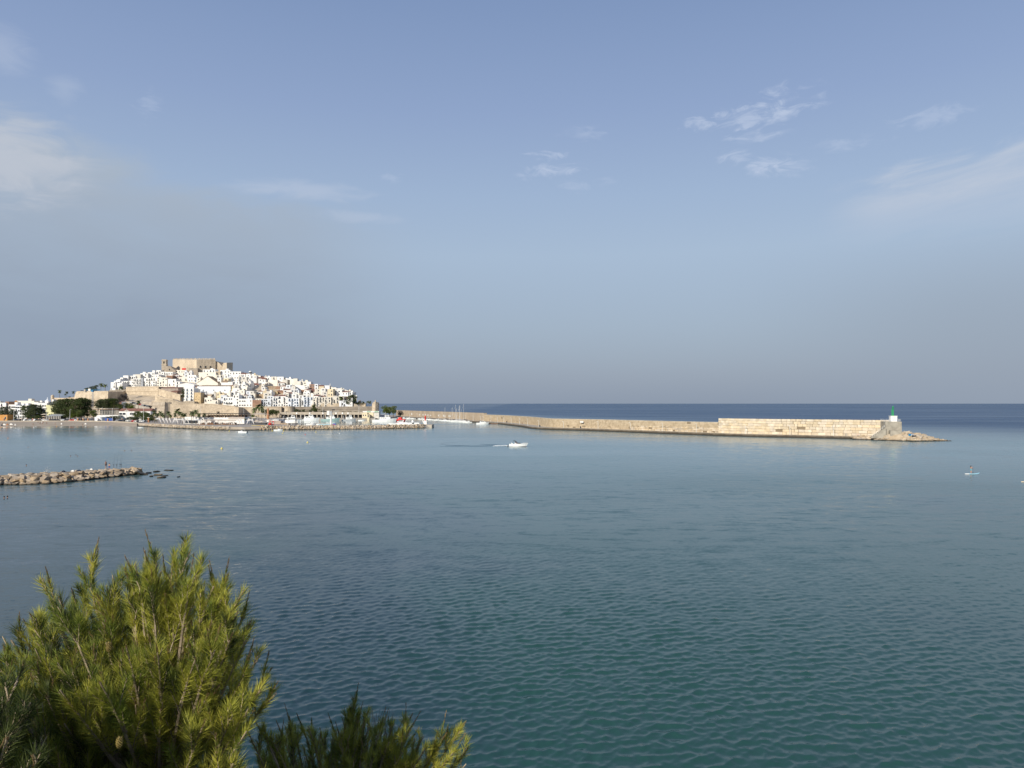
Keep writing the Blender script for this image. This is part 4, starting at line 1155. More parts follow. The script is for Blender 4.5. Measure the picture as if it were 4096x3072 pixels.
b = MB(); b.outline([(-20 * u, -3), (23 * u, -3), (23 * u, 10 * u), (16 * u, 12 * u), (9 * u, 18 * u), (6 * u, 23 * u), (0, 26 * u), (-6 * u, 23 * u), (-9 * u, 18 * u), (-16 * u, 12 * u), (-20 * u, 10 * u)], 0, 3)
put('front', b, pc, mats='stone_grey')
b = MB(); b.outline([(-18 * u, -3), (21 * u, -3), (21 * u, 9 * u), (3 * u, 20 * u), (-18 * u, 28 * u)], 3, 22); put('nave', b, pc, mats='stone_grey')
b = MB(); b.box(-2 * u, 2 * u, -.15, .2, 8 * u, 15 * u); put('window', b, pc, mats='dark')
b = MB()
for x, z in ((0, 26), (-12, 15), (12, 15), (-6, 23)): b.tube((x * u, 1, z * u), (x * u, 1, (z + 4) * u), .6 * u, .1 * u, 5)
put('finial', b, pc, mats='stone_light')
# ochre bell tower in the middle of the town
bt = thing('bell_tower', 'short ochre stone bell tower with an arched opening behind the white church', 'bell tower', W(871, 1530, 815), R(3))
u = MP(1, 815)
b = MB(); b.box(-9 * u, 9 * u, 0, 16 * u, -3, 18 * u)
for sx in (-1, 1): b.box(min(sx * 9, sx * 3) * u, max(sx * 9, sx * 3) * u, 0, 16 * u, 18 * u, 40 * u)
b.box(-3 * u, 3 * u, 0, 16 * u, 33 * u, 40 * u); put('shaft', b, bt, mats='stone')
b = MB(); b.box(-10.5 * u, 10.5 * u, -1.5 * u, 17 * u, 40 * u, 42 * u); b.box(-9 * u, 9 * u, 0, 16 * u, 42 * u, 44.5 * u); b.box(-10 * u, 10 * u, -1 * u, 16.5 * u, 16 * u, 17.2 * u); put('cornice', b, bt, mats='stone_light')
b = MB(); b.box(-2.9 * u, 2.9 * u, 8 * u, 9 * u, 18 * u, 33 * u); put('arch_opening', b, bt, mats='dark')
tree('cypress', 921, 1531, 820, 26, 'lone dark cypress among the white houses right of the ochre bell tower', wide=1.5)
# lighthouse dome on the skyline
lh = thing('lighthouse', 'small dark-glassed lighthouse lantern on the skyline right of the keep', 'lighthouse', W(1001, 1500, 822))
b = MB(); b.lathe([(3, -3), (3, 1), (3.3, 1.1), (3.3, 1.4)], 10); put('drum', b, lh, mats='white')
b = MB(); b.lathe([(1.5, 1.4), (1.5, 3.2)], 8); put('lantern', b, lh, mats='glass')
b = MB(); b.lathe([(1.8, 3.2), (1.6, 3.9), (.8, 4.6), (.1, 4.9)], 10); put('dome', b, lh, mats='frame_white')
# trees of the hill and the left bastion
for i, (k, px, py, Y, h, lab, w_) in enumerate([
    ('bush', 328, 1572, 760, 12, 'low dark pine bush at the left end of the bastion top', 1.5), ('pine', 347, 1572, 762, 22, 'dark pine on the bastion, left of the larger pine', 1.2),
    ('pine', 380, 1572, 762, 32, 'large dark pine on the bastion, left of the palms', 1.0), ('pine', 364, 1572, 765, 26, 'dark pine half hidden between its two neighbours on the bastion', 1.0),
    ('palm', 403, 1572, 760, 34, 'left palm of the pair on the bastion', 1.0), ('palm', 421, 1571, 760, 30, 'right palm of the pair on the bastion', 1.2),
    ('palm', 239, 1592, 772, 28, 'lone tall palm standing left above the outer rampart', 1.0), ('palm', 268, 1592, 770, 23, 'left palm of the two shorter palms above the outer rampart', 1.0),
    ('palm', 261, 1592, 768, 15, 'shortest palm between the tall and the two shorter palms', 1.2), ('palm', 293, 1590, 768, 22, 'palm leaning against the left edge of the bastion', 1.1),
    ('bush', 280, 1592, 772, 7, 'low shrub between the palms of the outer rampart', 2.0),
    ('palm', 484, 1587, 744, 38, 'dark tall palm in front of the shaded bastion flank', .9), ('dry', 494, 1600, 740, 26, 'grey thorny bush below the small gate', 1.2), ('dry', 508, 1604, 742, 24, 'second grey bush right of the small gate', 1.2),
    ('dry', 478, 1603, 744, 18, 'third grey bush at the foot of the bastion flank', 1.2),
    ('palm', 1366, 1626, 738, 36, 'lone palm before the white houses at the right end', 1.1), ('pine', 1397, 1622, 738, 41, 'dark round pine at the right end of the town, left of its twin', .95),
    ('pine', 1415, 1622, 740, 44, 'tallest dark pine at the right tip of the town', .85), ('bush', 1434, 1622, 742, 16, 'low dark shrub under the right-tip pine', 1.5), ('bush', 1450, 1618, 744, 14, 'green shrub on the broken ochre wall', 1.3),
    ('broad', 1476, 1622, 742, 20, 'dense green tree beside the broken sea tower', 1.2), ('bush', 1396, 1563, 762, 5, 'tuft of green on the far right skyline', 1.8),
    ('bush', 910, 1619, 728, 8, 'dark bush in front of the blue-framed house, left one', 2.2), ('bush', 924, 1619, 727, 8, 'dark bush in front of the blue-framed house, right one', 2.2),
    ('cypress', 733, 1590, 744, 44, 'dark climbing tree at the side of the blue-balcony house', 2.2), ('dry', 770, 1604, 736, 8, 'small bush at the foot of the blue-balcony house', 1.5)]):
    tree(k, px, py, Y, h, lab, wide=w_)
# ------------------------------------------------------------------ people
def person(name_label, joints, hair=True, top=None, shorts='navy', loc=(0, 0, 0), rz=0.0, group=None, long_hair=False, hat=None):
    """joints: dict of points in metres; one continuous skinned body"""
    root = thing('person', name_label, 'person', loc, rz, group)
    J = joints
    order = ['pelvis', 'waist', 'chest', 'neck', 'head', 'crown', 'shL', 'elL', 'wrL', 'haL', 'shR', 'elR', 'wrR', 'haR', 'hiL', 'knL', 'anL', 'toL', 'hiR', 'knR', 'anR', 'toR']
    rad = dict(pelvis=.135, waist=.115, chest=.14, neck=.052, head=.088, crown=.07, shL=.06, elL=.042, wrL=.028, haL=.036, shR=.06, elR=.042, wrR=.028, haR=.036,
               hiL=.085, knL=.058, anL=.038, toL=.034, hiR=.085, knR=.058, anR=.038, toR=.034)
    E = [('pelvis', 'waist'), ('waist', 'chest'), ('chest', 'neck'), ('neck', 'head'), ('head', 'crown'), ('chest', 'shL'), ('shL', 'elL'), ('elL', 'wrL'), ('wrL', 'haL'),
         ('chest', 'shR'), ('shR', 'elR'), ('elR', 'wrR'), ('wrR', 'haR'), ('pelvis', 'hiL'), ('hiL', 'knL'), ('knL', 'anL'), ('anL', 'toL'), ('pelvis', 'hiR'), ('hiR', 'knR'), ('knR', 'anR'), ('anR', 'toR')]
    names = [n for n in order if n in J]
    me = bpy.data.meshes.new('body'); idx = {n: i for i, n in enumerate(names)}
    me.from_pydata([J[n] for n in names], [(idx[a], idx[c]) for a, c in E if a in idx and c in idx], [])
    ob = bpy.data.objects.new('body_tmp', me); C.objects.link(ob)
    m = ob.modifiers.new('s', 'SKIN'); ob.modifiers.new('u', 'SUBSURF').levels = 1
    for n in names: me.skin_vertices[0].data[idx[n]].radius = (rad[n], rad[n] * (.75 if n in ('waist', 'chest', 'pelvis') else 1))
    me.skin_vertices[0].data[0].use_root = True
    dg = bpy.context.evaluated_depsgraph_get(); em = bpy.data.meshes.new_from_object(ob.evaluated_get(dg))
    bpy.data.objects.remove(ob)
    bmx = bmesh.new(); bmx.from_mesh(em)
    # fingers, thumb, nose and ears joined into the same body mesh
    fb = MB()
    for s_ in 'LR':
        if 'ha' + s_ in J:
            h = Vector(J['ha' + s_]); w = Vector(J['wr' + s_]); d = (h - w).normalized(); sd = d.orthogonal().normalized(); nn_ = d.cross(sd)
            for k in range(4):
                p0 = h + sd * (-.024 + .016 * k); p1 = p0 + d * (.045 + (.006 if k in (1, 2) else 0)); p2 = p1 + (d * .5 + nn_ * .8).normalized() * .03
                fb.path([p0, p1, p2], [.010, .009, .007], 5)
            fb.path([h - sd * .03 - d * .02, h - sd * .055 + d * .015, h - sd * .05 + d * .04 + nn_ * .02], [.011, .010, .008], 5)
    if 'head' in J:
        hd = Vector(J['head']); fb.tube(hd + Vector((0, -.08, 0)), hd + Vector((0, -.115, -.015)), .014, .006, 5)
        for sx in (-1, 1): fb.tube(hd + Vector((sx * .085, 0, 0)), hd + Vector((sx * .10, .01, 0)), .02, .016, 6)
    if fb.v:
        fm = fb.mesh('x', 'skin'); bmx.from_mesh(fm)
    bmx.to_mesh(em); bmx.free(); em.materials.clear(); em.materials.append(MATS['skin'])
    o = put('body', em, root); smooth(o)
    if 'head' in J:
        hd = Vector(J['head'])
        hb_ = MB(); hb_.lathe([(.085, -.02), (.108, .03), (.10, .09), (.06, .135), (.01, .15)], 10, c=(hd.x, hd.y + .022, hd.z - .005))
        if long_hair: hb_.path([hd + Vector((0, .07, .02)), hd + Vector((0, .11, -.12)), hd + Vector((0, .12, -.28))], [.08, .07, .03], 7)
        put('hair', hb_, root, mats=hat or 'hair')
        eb = MB()
        for sx in (-1, 1): eb.lathe([(.003, -.008), (.011, 0), (.003, .008)], 6, c=(hd.x + sx * .034, hd.y - .086, hd.z + .012))
        eb.box(hd.x - .025, hd.x + .025, hd.y - .092, hd.y - .08, hd.z - .045, hd.z - .037)
        put('face', eb, root, mats='hair')
    if 'knL' in J and shorts:
        sb = MB(); p = Vector(J['pelvis'])
        sb.path([p + Vector((0, 0, .10)), p, p + Vector((0, 0, -.06))], [.14, .165, .15], 10)
        for s_ in 'LR':
            a = Vector(J['hi' + s_]); k = Vector(J['kn' + s_]); sb.path([a, a.lerp(k, .5)], [.105, .095], 8)
        put('shorts', sb, root, mats=shorts)
    if top:
        tb = MB(); tb.path([Vector(J['waist']) - Vector((0, 0, .1)), J['waist'], J['chest'], Vector(J['chest']).lerp(Vector(J['neck']), .45)], [.14, .14, .17, .10], 10)
        put('top', tb, root, mats=top)
    return root
def stand(dxh=0.0, armL=None, armR=None, lean=0.0):
    J = dict(pelvis=(0, 0, .95), waist=(0, -.01 - lean * .3, 1.12), chest=(0, -lean, 1.34), neck=(0, -lean * 1.2, 1.51), head=(0, -lean * 1.3 - .01, 1.63), crown=(0, -lean * 1.3, 1.71),
             shL=(-.19, -lean, 1.42), elL=(-.25, .02 - lean, 1.15), wrL=(-.25, -.08 - lean, .90), haL=(-.25, -.11 - lean, .82),
             shR=(.19, -lean, 1.42), elR=(.25, .02 - lean, 1.15), wrR=(.25, -.08 - lean, .90), haR=(.25, -.11 - lean, .82),
             hiL=(-.10, 0, .88), knL=(-.12, -.03, .48), anL=(-.12, .02, .08), toL=(-.13, -.14, .04),
             hiR=(.10, 0, .88), knR=(.13, -.02, .48), anR=(.14, .03, .08), toR=(.16, -.13, .04))
    if armL: J['elL'], J['wrL'], J['haL'] = armL
    if armR: J['elR'], J['wrR'], J['haR'] = armR
    return J

# ------------------------------------------------------------------ boats
def hull_mesh(Lg, B, D, bow=.42, sheer=.25, n=9, transom=.85, rk=.05):
    """hull along +x (bow), waterline at z=0"""
    b = MB(); secs = []
    for i in range(n):
        t = i / (n - 1); x = -Lg / 2 + Lg * t
        wdt = B / 2 * (transom + (1 - transom) * min(1, t / .35)) * (1 - max(0, (t - (1 - bow)) / bow) ** 1.9)
        zt = D * (1 + sheer * (t ** 2) * 1.2); wdt = max(wdt, .02)
        xx = x + (0 if i < n - 1 else 0)
        rake = Lg * rk * t ** 3
        secs.append([(xx - rake, 0, -D * .35 * (1 - t ** 4)), (xx - rake * .6, -wdt * .93, -D * .05), (xx + rake * .5, -wdt, zt), (xx + rake * .5, -wdt * .9, zt), (xx + rake * .5, wdt * .9, zt), (xx + rake * .5, wdt, zt), (xx - rake * .6, wdt * .93, -D * .05)])
    vs = [v for s_ in secs for v in s_]; m = 7; fs = []
    for i in range(n - 1):
        for k in range(m):
            k2 = (k + 1) % m
            fs.append((i * m + k, (i + 1) * m + k, (i + 1) * m + k2, i * m + k2)[::-1])
    fs.append(tuple(range(m))); fs.append(tuple(range((n - 1) * m, n * m))[::-1])
    b.add(vs, fs); return b
def motorboat(label, Lg=6.0, loc=(0, 0, 0), rz=0.0, style=0, hull='hull', group=None):
    r = thing('motorboat', label, 'boat', loc, rz, group); B = Lg * .34; D = Lg * .13
    put('hull', hull_mesh(Lg, B, D), r, mats=hull)
    b = MB(); b.box(-Lg * .38, Lg * .08, -B * .33, B * .33, D * 1.02, D * 1.02 + .03); put('cockpit', b, r, mats='wood' if style == 2 else 'roof_flat')
    if style in (0, 3):
        b = MB(); b.prism([(-Lg * .02, -B * .3), (Lg * .26, -B * .2), (Lg * .26, B * .2), (-Lg * .02, B * .3)], D, [D + .55, D + .2, D + .2, D + .55]); put('cabin', b, r, mats='hull')
        b = MB(); b.prism([(-Lg * .05, -B * .3), (Lg * .04, -B * .27), (Lg * .04, B * .27), (-Lg * .05, B * .3)], D + .5, [D + 1.0, D + .55, D + .55, D + 1.0]); put('windscreen', b, r, mats='glass')
    if style == 1:
        b = MB(); b.box(-Lg * .12, Lg * .1, -B * .28, B * .28, D, D + 1.3, top=.85); put('cabin', b, r, mats='hull')
        b = MB(); b.box(-Lg * .11, Lg * .097, -B * .281, B * .281, D + .75, D + 1.1, top=.93); put('window', b, r, mats='glass')
    if style == 3:
        b = MB(); b.box(-Lg * .25, Lg * .05, -B * .35, B * .35, D + 1.75, D + 1.82)
        for sx in (-.22, .02):
            for sy in (-.3, .3): b.tube((Lg * sx, B * sy, D), (Lg * sx, B * sy, D + 1.75), .03, n=4)
        put('bimini', b, r, mats='canvas_white')
    b = MB(); b.box(-Lg * .5 - .45, -Lg * .5 - .02, -.22, .22, D * .5, D * 1.7, top=.8); b.tube((-Lg * .5 - .3, 0, D * .5), (-Lg * .5 - .3, 0, -.4), .09); put('outboard', b, r, mats='metal_dark')
    return r
def sailboat(label, Lg, mast, loc, rz, cover='navy', group=None):
    r = thing('sailing_boat', label, 'sailing boat', loc, rz, group); B = Lg * .3; D = Lg * .1
    put('hull', hull_mesh(Lg, B, D, bow=.55, transom=.7), r, mats='hull')
    b = MB(); b.box(-Lg * .12, Lg * .2, -B * .25, B * .25, D, D + .5, top=.8); put('cabin', b, r, mats='hull')
    b = MB(); b.tube((Lg * .06, 0, D), (Lg * .06, 0, mast), .085, .055, 6); put('mast', b, r, mats='frame_white')
    b = MB(); b.tube((Lg * .05, 0, D + 1.2), (-Lg * .35, 0, D + 1.15), .07); put('boom', b, r, mats='metal')
    b = MB(); b.path([(Lg * .03, 0, D + 1.4), (-Lg * .1, 0, D + 1.38), (-Lg * .33, 0, D + 1.3)], [.2, .18, .1], 6); put('sail_cover', b, r, mats=cover)
    b = MB()
    for e in ((Lg * .5, 0), (-Lg * .48, 0)): b.tube((Lg * .06, 0, mast), (e[0], e[1], D * 1.1), .012, n=3, cap=False)
    put('stay', b, r, mats='metal')
    return r
def trawler(label, Lg, loc, rz, hull='hull', group=None):
    r = thing('fishing_boat', label, 'fishing boat', loc, rz, group); B = Lg * .26; D = Lg * .085
    put('hull', hull_mesh(Lg, B, D, bow=.4, sheer=.7), r, mats=hull)
    b = MB(); b.box(-Lg * .42, Lg * .42, -B * .505, B * .505, D * .55, D * .75, top=.86); 
    b2 = MB(); b2.prism([(-Lg * .2, -B * .34), (Lg * .25, -B * .3), (Lg * .25, B * .3), (-Lg * .2, B * .34)], D, [D + 2.2] * 4); b2.prism([(Lg * .02, -B * .28), (Lg * .2, -B * .25), (Lg * .2, B * .25), (Lg * .02, B * .28)], D + 2.2, [D + 3.9] * 4)
    put('wheelhouse', b2, r, mats='hull')
    for i in range(3): bar('window', r, 'glass', (-Lg * .1 + i * Lg * .08, -B * .345, D + 1.4), (.75, .1, .6))
    bar('window', r, 'glass', (Lg * .11, -B * .275, D + 3.1), (Lg * .12, .1, .7))
    b = MB(); b.tube((Lg * .05, 0, D + 3.9), (Lg * .05, 0, D + 7.2), .1, .05); b.tube((Lg * .05, 0, D + 6), (-Lg * .08, 0, D + 4.4), .05); b.tube((Lg * .05, -1, D + 5.6), (Lg * .05, 1, D + 5.6), .04); put('mast', b, r, mats='frame_white')
    b = MB()
    for sy in (-1, 1): b.tube((-Lg * .4, sy * B * .3, D), (-Lg * .36, sy * B * .25, D + 3.6), .1)
    b.tube((-Lg * .36, -B * .25, D + 3.6), (-Lg * .36, B * .25, D + 3.6), .1); b.tube((-Lg * .36, 0, D + 3.6), (-Lg * .12, 0, D + 2.4), .07); put('gantry', b, r, mats='metal')
    b = MB(); b.lathe([(.6, 0), (.75, .5), (.6, 1.0)], 8, c=(-Lg * .3, 0, D)); put('winch', b, r, mats='metal_dark')
    b = MB()
    for i in range(7): b.tube((Lg * (.28 + i * .035), -B * (.34 - i * .045), D * (1.2 + i * .05)), (Lg * (.28 + i * .035), -B * (.34 - i * .045), D * (1.2 + i * .05) + .9), .03, n=4)
    put('railing', b, r, mats='metal')
    return r
def car(label, colour, loc, rz, group=None):
    r = thing('parked_car', label, 'car', loc, rz, group)
    b = MB()
    prof = [(-2.1, .25), (2.1, .25), (2.1, .62), (1.95, .82), (1.05, .92), (.45, 1.38), (-1.05, 1.42), (-1.75, .98), (-2.1, .9)]
    b.outline(prof, -.85, .85); put('body', b, r, mats=colour)
    b = MB(); b.outline([(.95, .95), (.42, 1.33), (-1.0, 1.36), (-1.6, .98)], -.87, .87); put('window', b, r, mats='glass')
    for sx in (-1.3, 1.3):
        for sy in (-.8, .8):
            b = MB(); b.tube((sx, sy - .1, .32), (sx, sy + .1, .32), .32, n=10); put('wheel', b, r, mats='tyre')
    for sy in (-.6, .6): bar('headlight', r, 'frame_white', (2.1, sy, .68), (.06, .3, .14))
    return r
_poles = {}
def lamp(px, py, Y, hpx, label, group, kind='mast', z=None):
    z = ZZ(py, Y) if z is None else z
    loc = (X_(px, Y), Y, z)
    hm = ZZ(py - hpx, Y) - z
    r = thing('street_lamp', label, 'street lamp', loc, 0, group)
    b = MB(); b.tube((0, 0, 0), (0, 0, hm), .16, .10, 7); put('post', b, r, mats='frame_white')
    if kind == 'cross':
        b = MB(); b.box(-1.2, 1.2, -.1, .1, hm * .84, hm * .86)
        for s_ in (-1.1, 1.1): b.box(s_ - .3, s_ + .3, -.3, .15, hm * .80, hm * .84)
        put('crossarm', b, r, mats='frame_white')
    elif kind == 'arm':
        b = MB(); b.path([(0, 0, hm), (.5, -.1, hm + .15), (1.3, -.2, hm + .1)], [.07, .06, .1], 6); put('lamp_head', b, r, mats='frame_white')
    else:
        b = MB(); b.lathe([(.1, hm), (.22, hm + .1), (.18, hm + .35), (.03, hm + .45)], 8); put('lamp_head', b, r, mats='frame_white')
    return r

# ------------------------------------------------------------------ breakwater
WL = [(167.1, 316.5), (155.2, 324), (134, 337), (103.4, 357), (50.7, 418), (16.1, 450), (5.5, 501), (-13.6, 570), (-43, 636), (-86, 736), (-128, 829), (-150, 880)]
WL = [Vector((x, y)) for x, y in WL]
# smooth the polyline and resample
def resample(pts, step):
    out = []; n = len(pts)
    for i in range(n - 1):
        p0, p1, p2, p3 = pts[max(i - 1, 0)], pts[i], pts[i + 1], pts[min(i + 2, n - 1)]
        k = max(2, int((p2 - p1).length / 2))
        for j in range(k):
            t = j / k
            out.append(.5 * ((2 * p1) + (p2 - p0) * t + (2 * p0 - 5 * p1 + 4 * p2 - p3) * t * t + (3 * p1 - p0 - 3 * p2 + p3) * t ** 3))
    out.append(pts[-1]); res = [out[0]]; acc = 0
    for a, c in zip(out, out[1:]):
        acc += (c - a).length
        if acc >= step: res.append(c); acc = 0
    return res
EDGE = resample(WL, 4.0)
def normal_at(i, pts):
    t_ = (pts[min(i + 1, len(pts) - 1)] - pts[max(i - 1, 0)]).normalized(); return Vector((-t_.y, t_.x))   # towards... checked below
nrm = []
for i in range(len(EDGE)):
    n_ = normal_at(i, EDGE)
    if n_.x * 1 + n_.y * .5 < 0: n_ = -n_       # pointing away from the bay
    nrm.append(n_)
slen = [0]
for a, c in zip(EDGE, EDGE[1:]): slen.append(slen[-1] + (c - a).length)
QZ = 1.25
OFF = 14.0
def qw(s):   # quay width
    s -= OFF
    return 5.5 + 4.0 * min(1, max(0, (s - 120) / 80)) if s < 260 else 9.5
WALL = [EDGE[i] + nrm[i] * qw(slen[i]) for i in range(len(EDGE))]
bw = thing('breakwater', 'long curving stone breakwater wall closing the harbour', 'breakwater')
def strip(pa, pb, za, zb, b, mi=0):
    n = len(pa)
    vs = [(p.x, p.y, za if not isinstance(za, list) else za[i]) for i, p in enumerate(pa)] + [(p.x, p.y, zb if not isinstance(zb, list) else zb[i]) for i, p in enumerate(pb)]
    b.add(vs, [(i, i + 1, n + i + 1, n + i) for i in range(n - 1)], mi)
rng = random.Random(5)
jit = [Vector((rng.uniform(-.25, .25), rng.uniform(-.25, .25))) for _ in EDGE]
b = MB(); strip([e + j - n * .5 for e, j, n in zip(EDGE, jit, nrm)], [e + j for e, j in zip(EDGE, jit)], -1.5, .35, b); strip([e + j for e, j in zip(EDGE, jit)], [e + n * .6 for e, n in zip(EDGE, nrm)], .35, QZ - .25, b)
strip([e + n * .6 for e, n in zip(EDGE, nrm)], [e + n * .62 for e, n in zip(EDGE, nrm)], QZ - .25, QZ, b)
put('quay_face', b, bw, mats='quay_side')
b = MB(); strip([e + n * .62 for e, n in zip(EDGE, nrm)], [w + n * .5 for w, n in zip(WALL, nrm)], QZ, QZ, b); put('quay_top', b, bw, mats='concrete')
def s_of(px):
    return slen[min(range(len(WALL)), key=lambda k: abs(2048 + F * WALL[k].x / WALL[k].y - px))]
S_HI, S_LO = s_of(2888), s_of(1937)
print('sections', S_HI, S_LO, slen[-1])
# wall height by station (distance from the end)
TH = 3.0
def sub(lo, hi): return [i for i in range(len(EDGE)) if lo <= slen[i] <= hi]
def wall_section(name, lo, hi, zt, m, z0=QZ - .3):
    ix = sub(lo, hi); pts = [WALL[i] for i in ix]; bk = [WALL[i] + nrm[i] * TH for i in ix]
    b = MB(); strip(pts, pts, z0, zt, b); strip(pts, bk, zt, zt, b); strip(bk, bk, zt, -1.0, b)
    for k in (0, -1):
        p, q2 = pts[k], bk[k]; b.add([(p.x, p.y, z0), (q2.x, q2.y, z0), (q2.x, q2.y, zt), (p.x, p.y, zt)], [(0, 1, 2, 3)])
    put(name, b, bw, mats=m)
wall_section('wall_core', 0, S_HI + 3, 8.5, 'joint'); wall_section('wall_core', S_HI - 1, S_LO + 4, 6.35, 'joint'); wall_section('concrete_wall', S_LO, 9999, 7.9, 'old_wall')
# blocks: same mesh, individual objects for the ones that show largest
rb_ = []
for v in range(5):
    bmx = bmesh.new(); bmesh.ops.create_cube(bmx, size=1.0)
    for vv in bmx.verts: vv.co += Vector((rng.uniform(-.03, .03), rng.uniform(-.03, .03), rng.uniform(-.05, .05)))
    bmesh.ops.bevel(bmx, geom=list(bmx.edges), offset=.05, segments=1, affect='EDGES')
    me = bpy.data.meshes.new('block'); bmx.to_mesh(me); bmx.free(); me.materials.append(MATS['block']); rb_.append(me)
rb2 = []
for me in rb_:
    m2 = me.copy(); m2.materials.clear(); m2.materials.append(MATS['block_low']); rb2.append(m2)
def at_s(s, pts):
    for i in range(len(slen) - 1):
        if slen[i + 1] >= s:
            f = (s - slen[i]) / max(slen[i + 1] - slen[i], 1e-6)
            return pts[i].lerp(pts[i + 1], f), (pts[i + 1] - pts[i]).normalized(), nrm[i].lerp(nrm[i + 1], f).normalized()
    return pts[-1], (pts[-1] - pts[-2]).normalized(), nrm[-1]
nblk = 0; stuff = MB()
def lay(s0, s1, z0, z1, lmin, lmax, meshes, proud, course_h, indiv):
    global nblk
    z = z0
    while z < z1 - .3:
        ch = min(course_h * rng.uniform(.85, 1.15), z1 - z)
        if z1 - z - ch < .35: ch = z1 - z
        s = s0 - rng.uniform(0, 1.0)
        while s < s1:
            l = rng.uniform(lmin, lmax); l = min(l, s1 - s + .5)
            p, t_, n_ = at_s(max(s + l / 2, .2), WALL)
            ang = math.atan2(t_.y, t_.x); pr = rng.uniform(*proud); th = .9
            c = Vector((p.x, p.y)) - n_ * pr + n_ * th / 2
            if rng.random() > .012:
                if indiv and nblk < 298:
                    put('block', meshes[rng.randrange(5)], bw, loc=(c.x, c.y, z + ch / 2), rot=(0, rng.uniform(-.012, .012), ang), scale=(l - .07, th, ch - .07))
                    nblk += 1
                else:
                    g_ = .05
                    stuff.box(c.x - (l - g_) / 2, c.x + (l - g_) / 2, c.y - th / 2, c.y + th / 2, z + g_ / 2, z + ch - g_ / 2 + rng.uniform(-.03, .02), rz=ang)
            s += l
        z += ch
lay(1.0, S_HI, QZ - .1, 8.6, 1.3, 3.6, rb_, (.04, .26), 1.18, True)
lay(S_HI + 1, S_HI + 60, QZ - .1, 6.4, .8, 2.6, rb2, (.0, .22), .85, True)
lay(S_HI + 60, S_LO, QZ - .1, 6.4, .8, 2.8, rb2, (.0, .22), .85, False)
o = put('masonry', stuff, bw, mats='block_low'); o['kind'] = 'stuff'
b = MB(); ix = sub(S_HI, S_LO); pts = [WALL[i] - nrm[i] * .12 for i in ix]; bk = [WALL[i] + nrm[i] * (TH + .1) for i in ix]
strip(pts, pts, 6.38, 6.62, b); strip(pts, bk, 6.62, 6.62, b); put('coping', b, bw, mats='concrete')
print('blocks', nblk, len(stuff.f) // 6)
# white painted scrawl on the concrete wall, a white notice and dark refuges
sc = MB()
for s_, wdt, hgt in ((1648, 4, 2.6), (1680, 4, 1.6), (1692, 3, 1.9), (1703, 4, 1.9), (1714, 3, 1.7), (1724, 4, 1.0), (1756, 3, 2.0), (1775, 3, 2.2), (1781, 2, 1.6), (1795, 3, 2.2), (1802, 2, 1.8)):
    p, t_, n_ = at_s(s_of(s_), WALL); a = math.atan2(t_.y, t_.x); c = Vector((p.x, p.y)) - n_ * .06
    for k in range(4):
        o2 = (k - 1.5) * wdt / 4
        cc = c + t_ * o2
        sc.box(cc.x - wdt * .09, cc.x + wdt * .09, cc.y - .04, cc.y + .04, QZ + 1.6 + (k % 2) * .3, QZ + 1.6 + hgt - (k * 7 % 3) * .3, rz=a)
        sc.box(cc.x - wdt * .13, cc.x + wdt * .13, cc.y - .045, cc.y + .045, QZ + 1.9 + (k % 3) * .5, QZ + 2.2 + (k % 3) * .5, rz=a)
put('graffiti', sc, bw, mats='frame_white', label='white painted scrawl along the concrete wall')
# lamps on the breakwater
lamps_px = [(3332, 1747, 37), (3142, 1741, 38), (2964, 1736, 36), (2801, 1730, 34), (2651, 1725, 32), (2511, 1720, 30), (2382, 1715, 29), (2262, 1711, 26), (2149, 1708, 27), (2112, 1703, 27), (2076, 1699, 26), (2044, 1696, 23),
            (2014, 1690, 22), (1988, 1686, 21), (1963, 1682, 20), (1938, 1680, 20), (1917, 1678, 20), (1896, 1676, 19), (1860, 1672, 19), (1807, 1671, 17), (1758, 1669, 16), (1713, 1667, 16), (1671, 1665, 15), (1637, 1664, 15)]
for i, (px, py, h) in enumerate(lamps_px):
    # find the quay edge point on this bearing
    best = min(range(len(EDGE)), key=lambda k: abs(2048 + F * (EDGE[k].x + nrm[k].x * 1.6) / (EDGE[k].y + nrm[k].y * 1.6) - px))
    e = EDGE[best] + nrm[best] * 1.6
    r = thing('street_lamp', '%s white lamp post along the breakwater quay, counted from the green beacon' % ORD[i], 'street lamp', (e.x, e.y, QZ), math.pi / 2, 'lamp posts along the breakwater quay')
    hm = MP(h, e.y)
    b = MB(); b.tube((0, 0, 0), (0, 0, hm), .10, .075, 7); put('post', b, r, mats='frame_white')
    b = MB(); b.path([(0, 0, hm), (.25, .35, hm + .14), (.4, .8, hm + .05)], [.08, .07, .12], 6); put('lamp_head', b, r, mats='frame_white')
def on_quay(px, off):
    best = min(range(len(EDGE)), key=lambda k: abs(2048 + F * (EDGE[k].x + nrm[k].x * off) / (EDGE[k].y + nrm[k].y * off) - px))
    e = EDGE[best] + nrm[best] * off; a = nrm[best]; return e, math.atan2(a.y, a.x) - math.pi / 2, best
e, a, k = on_quay(2324, qw(150) - .35)
b = MB(); b.box(-1.15, 1.15, -.05, .05, 3.2, 4.3); o = solo('notice_board', b, 'white rectangular notice fixed high on the breakwater wall', 'sign', mats='frame_white', loc=(e.x, e.y, QZ), rot=(0, 0, a))
for j, (px, off, lab) in enumerate(((2333, 4.6, 'dark litter bin on the quay below the white notice'), (2158, 4.5, 'dark litter bin on the breakwater quay where the wall curves'), (2029, 6.5, 'dark litter bin on the wide part of the quay, left of the bend'))):
    e, a, k = on_quay(px, off); b = MB(); b.lathe([(.35, 0), (.42, .9), (.42, 1.1), (.3, 1.2)], 8); solo('litter_bin', b, lab, 'bin', mats='metal_dark', loc=(e.x, e.y, QZ))
e, a, k = on_quay(2089, 3.5)
